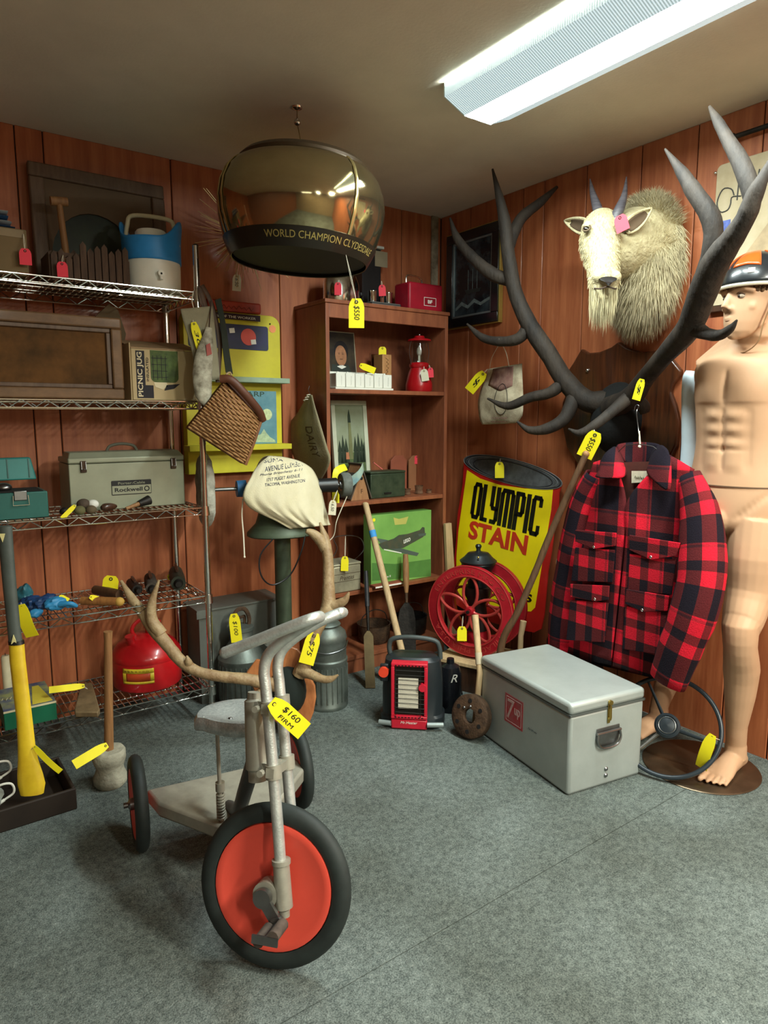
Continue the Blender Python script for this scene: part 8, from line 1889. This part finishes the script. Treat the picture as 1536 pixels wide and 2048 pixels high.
t = thing('splitting_maul', 'long tool with grey shaft and bright yellow flared handle leaning on the wire shelving', 'tool', bot)
YH = mat('yellow_fibreglass', 'e6c62a', .45, var=.08, vs=9, c2='d0a91e'); GH = mat('grey_rubber_grip', '49504a', .6, var=.15, vs=10)
def prow(px, py, w_px, v):
    # depth goes from the foot to the resting point
    P0 = bot; P1 = top; p = onp(px, py, lerp(P0, P1, v), (V((P1.y-P0.y, -(P1.x-P0.x), 0)).normalized() + V((0, 0, 0))) if False else V((0, -1, (P1.y-P0.y)/max(.01, (P1.z-P0.z)))).normalized())
    return p, w_px/2/pxm(p)
def strip(pts, m_, th, name):
    mb = MB(); vs = []; fs = []; rt_ = V((.90, -.43, 0)).normalized(); fw = V((-.43, -.90, 0))
    for px, py, w_ in pts:
        p, hw = prow(px, py, w_, 0)
        for a_ in range(12):
            x = 2*PI*a_/12; vs.append(p + rt_*hw*math.cos(x) + fw*th*math.sin(x))
    n_ = len(pts)
    for i in range(n_-1):
        for k in range(12): fs.append((i*12+k, i*12+(k+1)%12, (i+1)*12+(k+1)%12, (i+1)*12+k))
    fs += [tuple(range(11, -1, -1)), tuple((n_-1)*12+k for k in range(12))]
    mb._add(vs, fs); return build(name, mb, m_, t, smooth=50)
strip([(33, 1287, 29), (35, 1320, 30), (42, 1380, 30), (49, 1440, 30), (53, 1490, 33), (56, 1520, 38), (60, 1548, 48), (63, 1568, 52), (64, 1588, 44)], YH, .014, 'yellow_handle')
strip([(10, 1052, 27), (13, 1100, 27), (20, 1180, 26), (27, 1250, 25), (31, 1284, 26)], GH, .015, 'grey_shaft')
strip([(32, 1281, 30), (33, 1288, 31)], BLACK, .017, 'collar_band')
p, hw = prow(8, 1074, 10, 0); fw = V((-.43, -.90, 0)); mb = MB(); mb.prism([p + fw*.0165 + V((.9, -.43, 0))*a_ + V((0, 0, b_)) for a_, b_ in ((-.009, .014), (.009, .014), (0, -.016))], -fw*.004); build('pale_arrow', mb, mat('pale_yellow_arrow', 'e6dc9a', .6), t, smooth=0)
p, hw = prow(31, 1278, 10, 0); mb = MB(); mb.prism([p + fw*.0175 + V((.9, -.43, 0))*a_ + V((0, 0, b_)) for a_, b_ in ((-.009, -.012), (.009, -.012), (0, .02))], -fw*.004); build('pale_arrow', mb, mat('pale_yellow_arrow', 'e6dc9a', .6), t, smooth=0)
p, hw = prow(64, 1495, 10, 0)
tag('narrow curled yellow price tag tied to the yellow flared handle', on(70, 1494, y=p.y-.03), on(122, 1543, y=p.y-.08), .020, YTAG, None, to=p + fw*.015, curl=.008, yaw=.5)
# crumpled white plastic in the case
rnd = random.Random(31); t = thing('plastic_bag', 'crumpled clear white plastic bag lying in the dark open case', 'plastic bag', TC @ V((.34, .13, .0125))); mb = MB(); c = TC @ V((.30, .12, .055)); mb.sph(c, (.09, .085, .045), 24, 14); mb.v = [c + (p-c)*(1 + .35*noise.noise(p*24) + .2*noise.noise(p*55)) for p in mb.v]; mb.v = [V((p.x, p.y, max(p.z, .014))) for p in mb.v]; build('film', mb, mat('milky_plastic', 'aeb3aa', .25, var=.15, vs=20, trans=.45, alpha=1), t)
for k, (px, py, z_) in enumerate(((8, 1530, .13), (14, 1575, .09))):
    t = thing('white_cable', 'white cable coil standing up in the dark open case' if k == 0 else 'white cable loop hanging over the plastic bag in the case', 'cable', on(px, py+20, z=z_-.05)); q_ = on(px, py, z=z_)
    mb = MB(); mb.tube(bez([q_ + V((-.05, .03, -.04)), q_ + V((-.025, .0, .012)), q_ + V((.012, -.006, .012)), q_ + V((.018, -.006, -.02)), q_ + V((-.01, .0, -.04))], 20), .0038, 8); build('cord', mb, WHITE, t); mb = MB(); mb.cyl(q_ + V((-.01, 0, -.04)), q_ + V((-.026, .0, -.048)), .0055, 10); build('plug', mb, WHITE, t)
# stone pestle mallet
c = on(226, 1575, z=0); c = c + V((0, .03, 0)); t = thing('stone_mallet', 'pale stone mallet with upright wooden handle standing on the carpet', 'mallet', c)
STN = mat('pale_stone', '8f8d7c', .85, var=.2, vs=14, c2='aeab98', bump=.4, bs=60)
mb = MB(); mb.lathe([(0, 0), (.048, 0), (.056, .012), (.058, .03), (.050, .052), (.046, .068), (.052, .085), (.056, .098), (.056, .125), (.050, .132), (0, .134)], 32, c); mb.v = [p + (p-c)*.03*noise.noise(p*30) for p in mb.v]; mb.v = [V((p.x, p.y, max(0, p.z))) for p in mb.v]; build('stone_head', mb, STN, t)
tp_ = onp(216, 1263, c, (CAM-c).normalized()*1.0 - V((0, 0, (CAM-c).normalized().z)))
mb = MB(); mb.tube([c + V((0, 0, .12)), lerp(c + V((0, 0, .12)), tp_, .5), lerp(c + V((0, 0, .12)), tp_, .93), tp_], [.0165, .0150, .0135, .0155], 14); build('handle', mb, HANDLE, t)
q_ = c + V((-.02, -.05, .13))
tag('broad yellow price tag tied to the stone mallet handle', on(211, 1492, y=c.y-.05), on(148, 1530, y=c.y-.07), .034, YTAG, '', to=c + V((-.015, 0, .15)), yaw=.2)
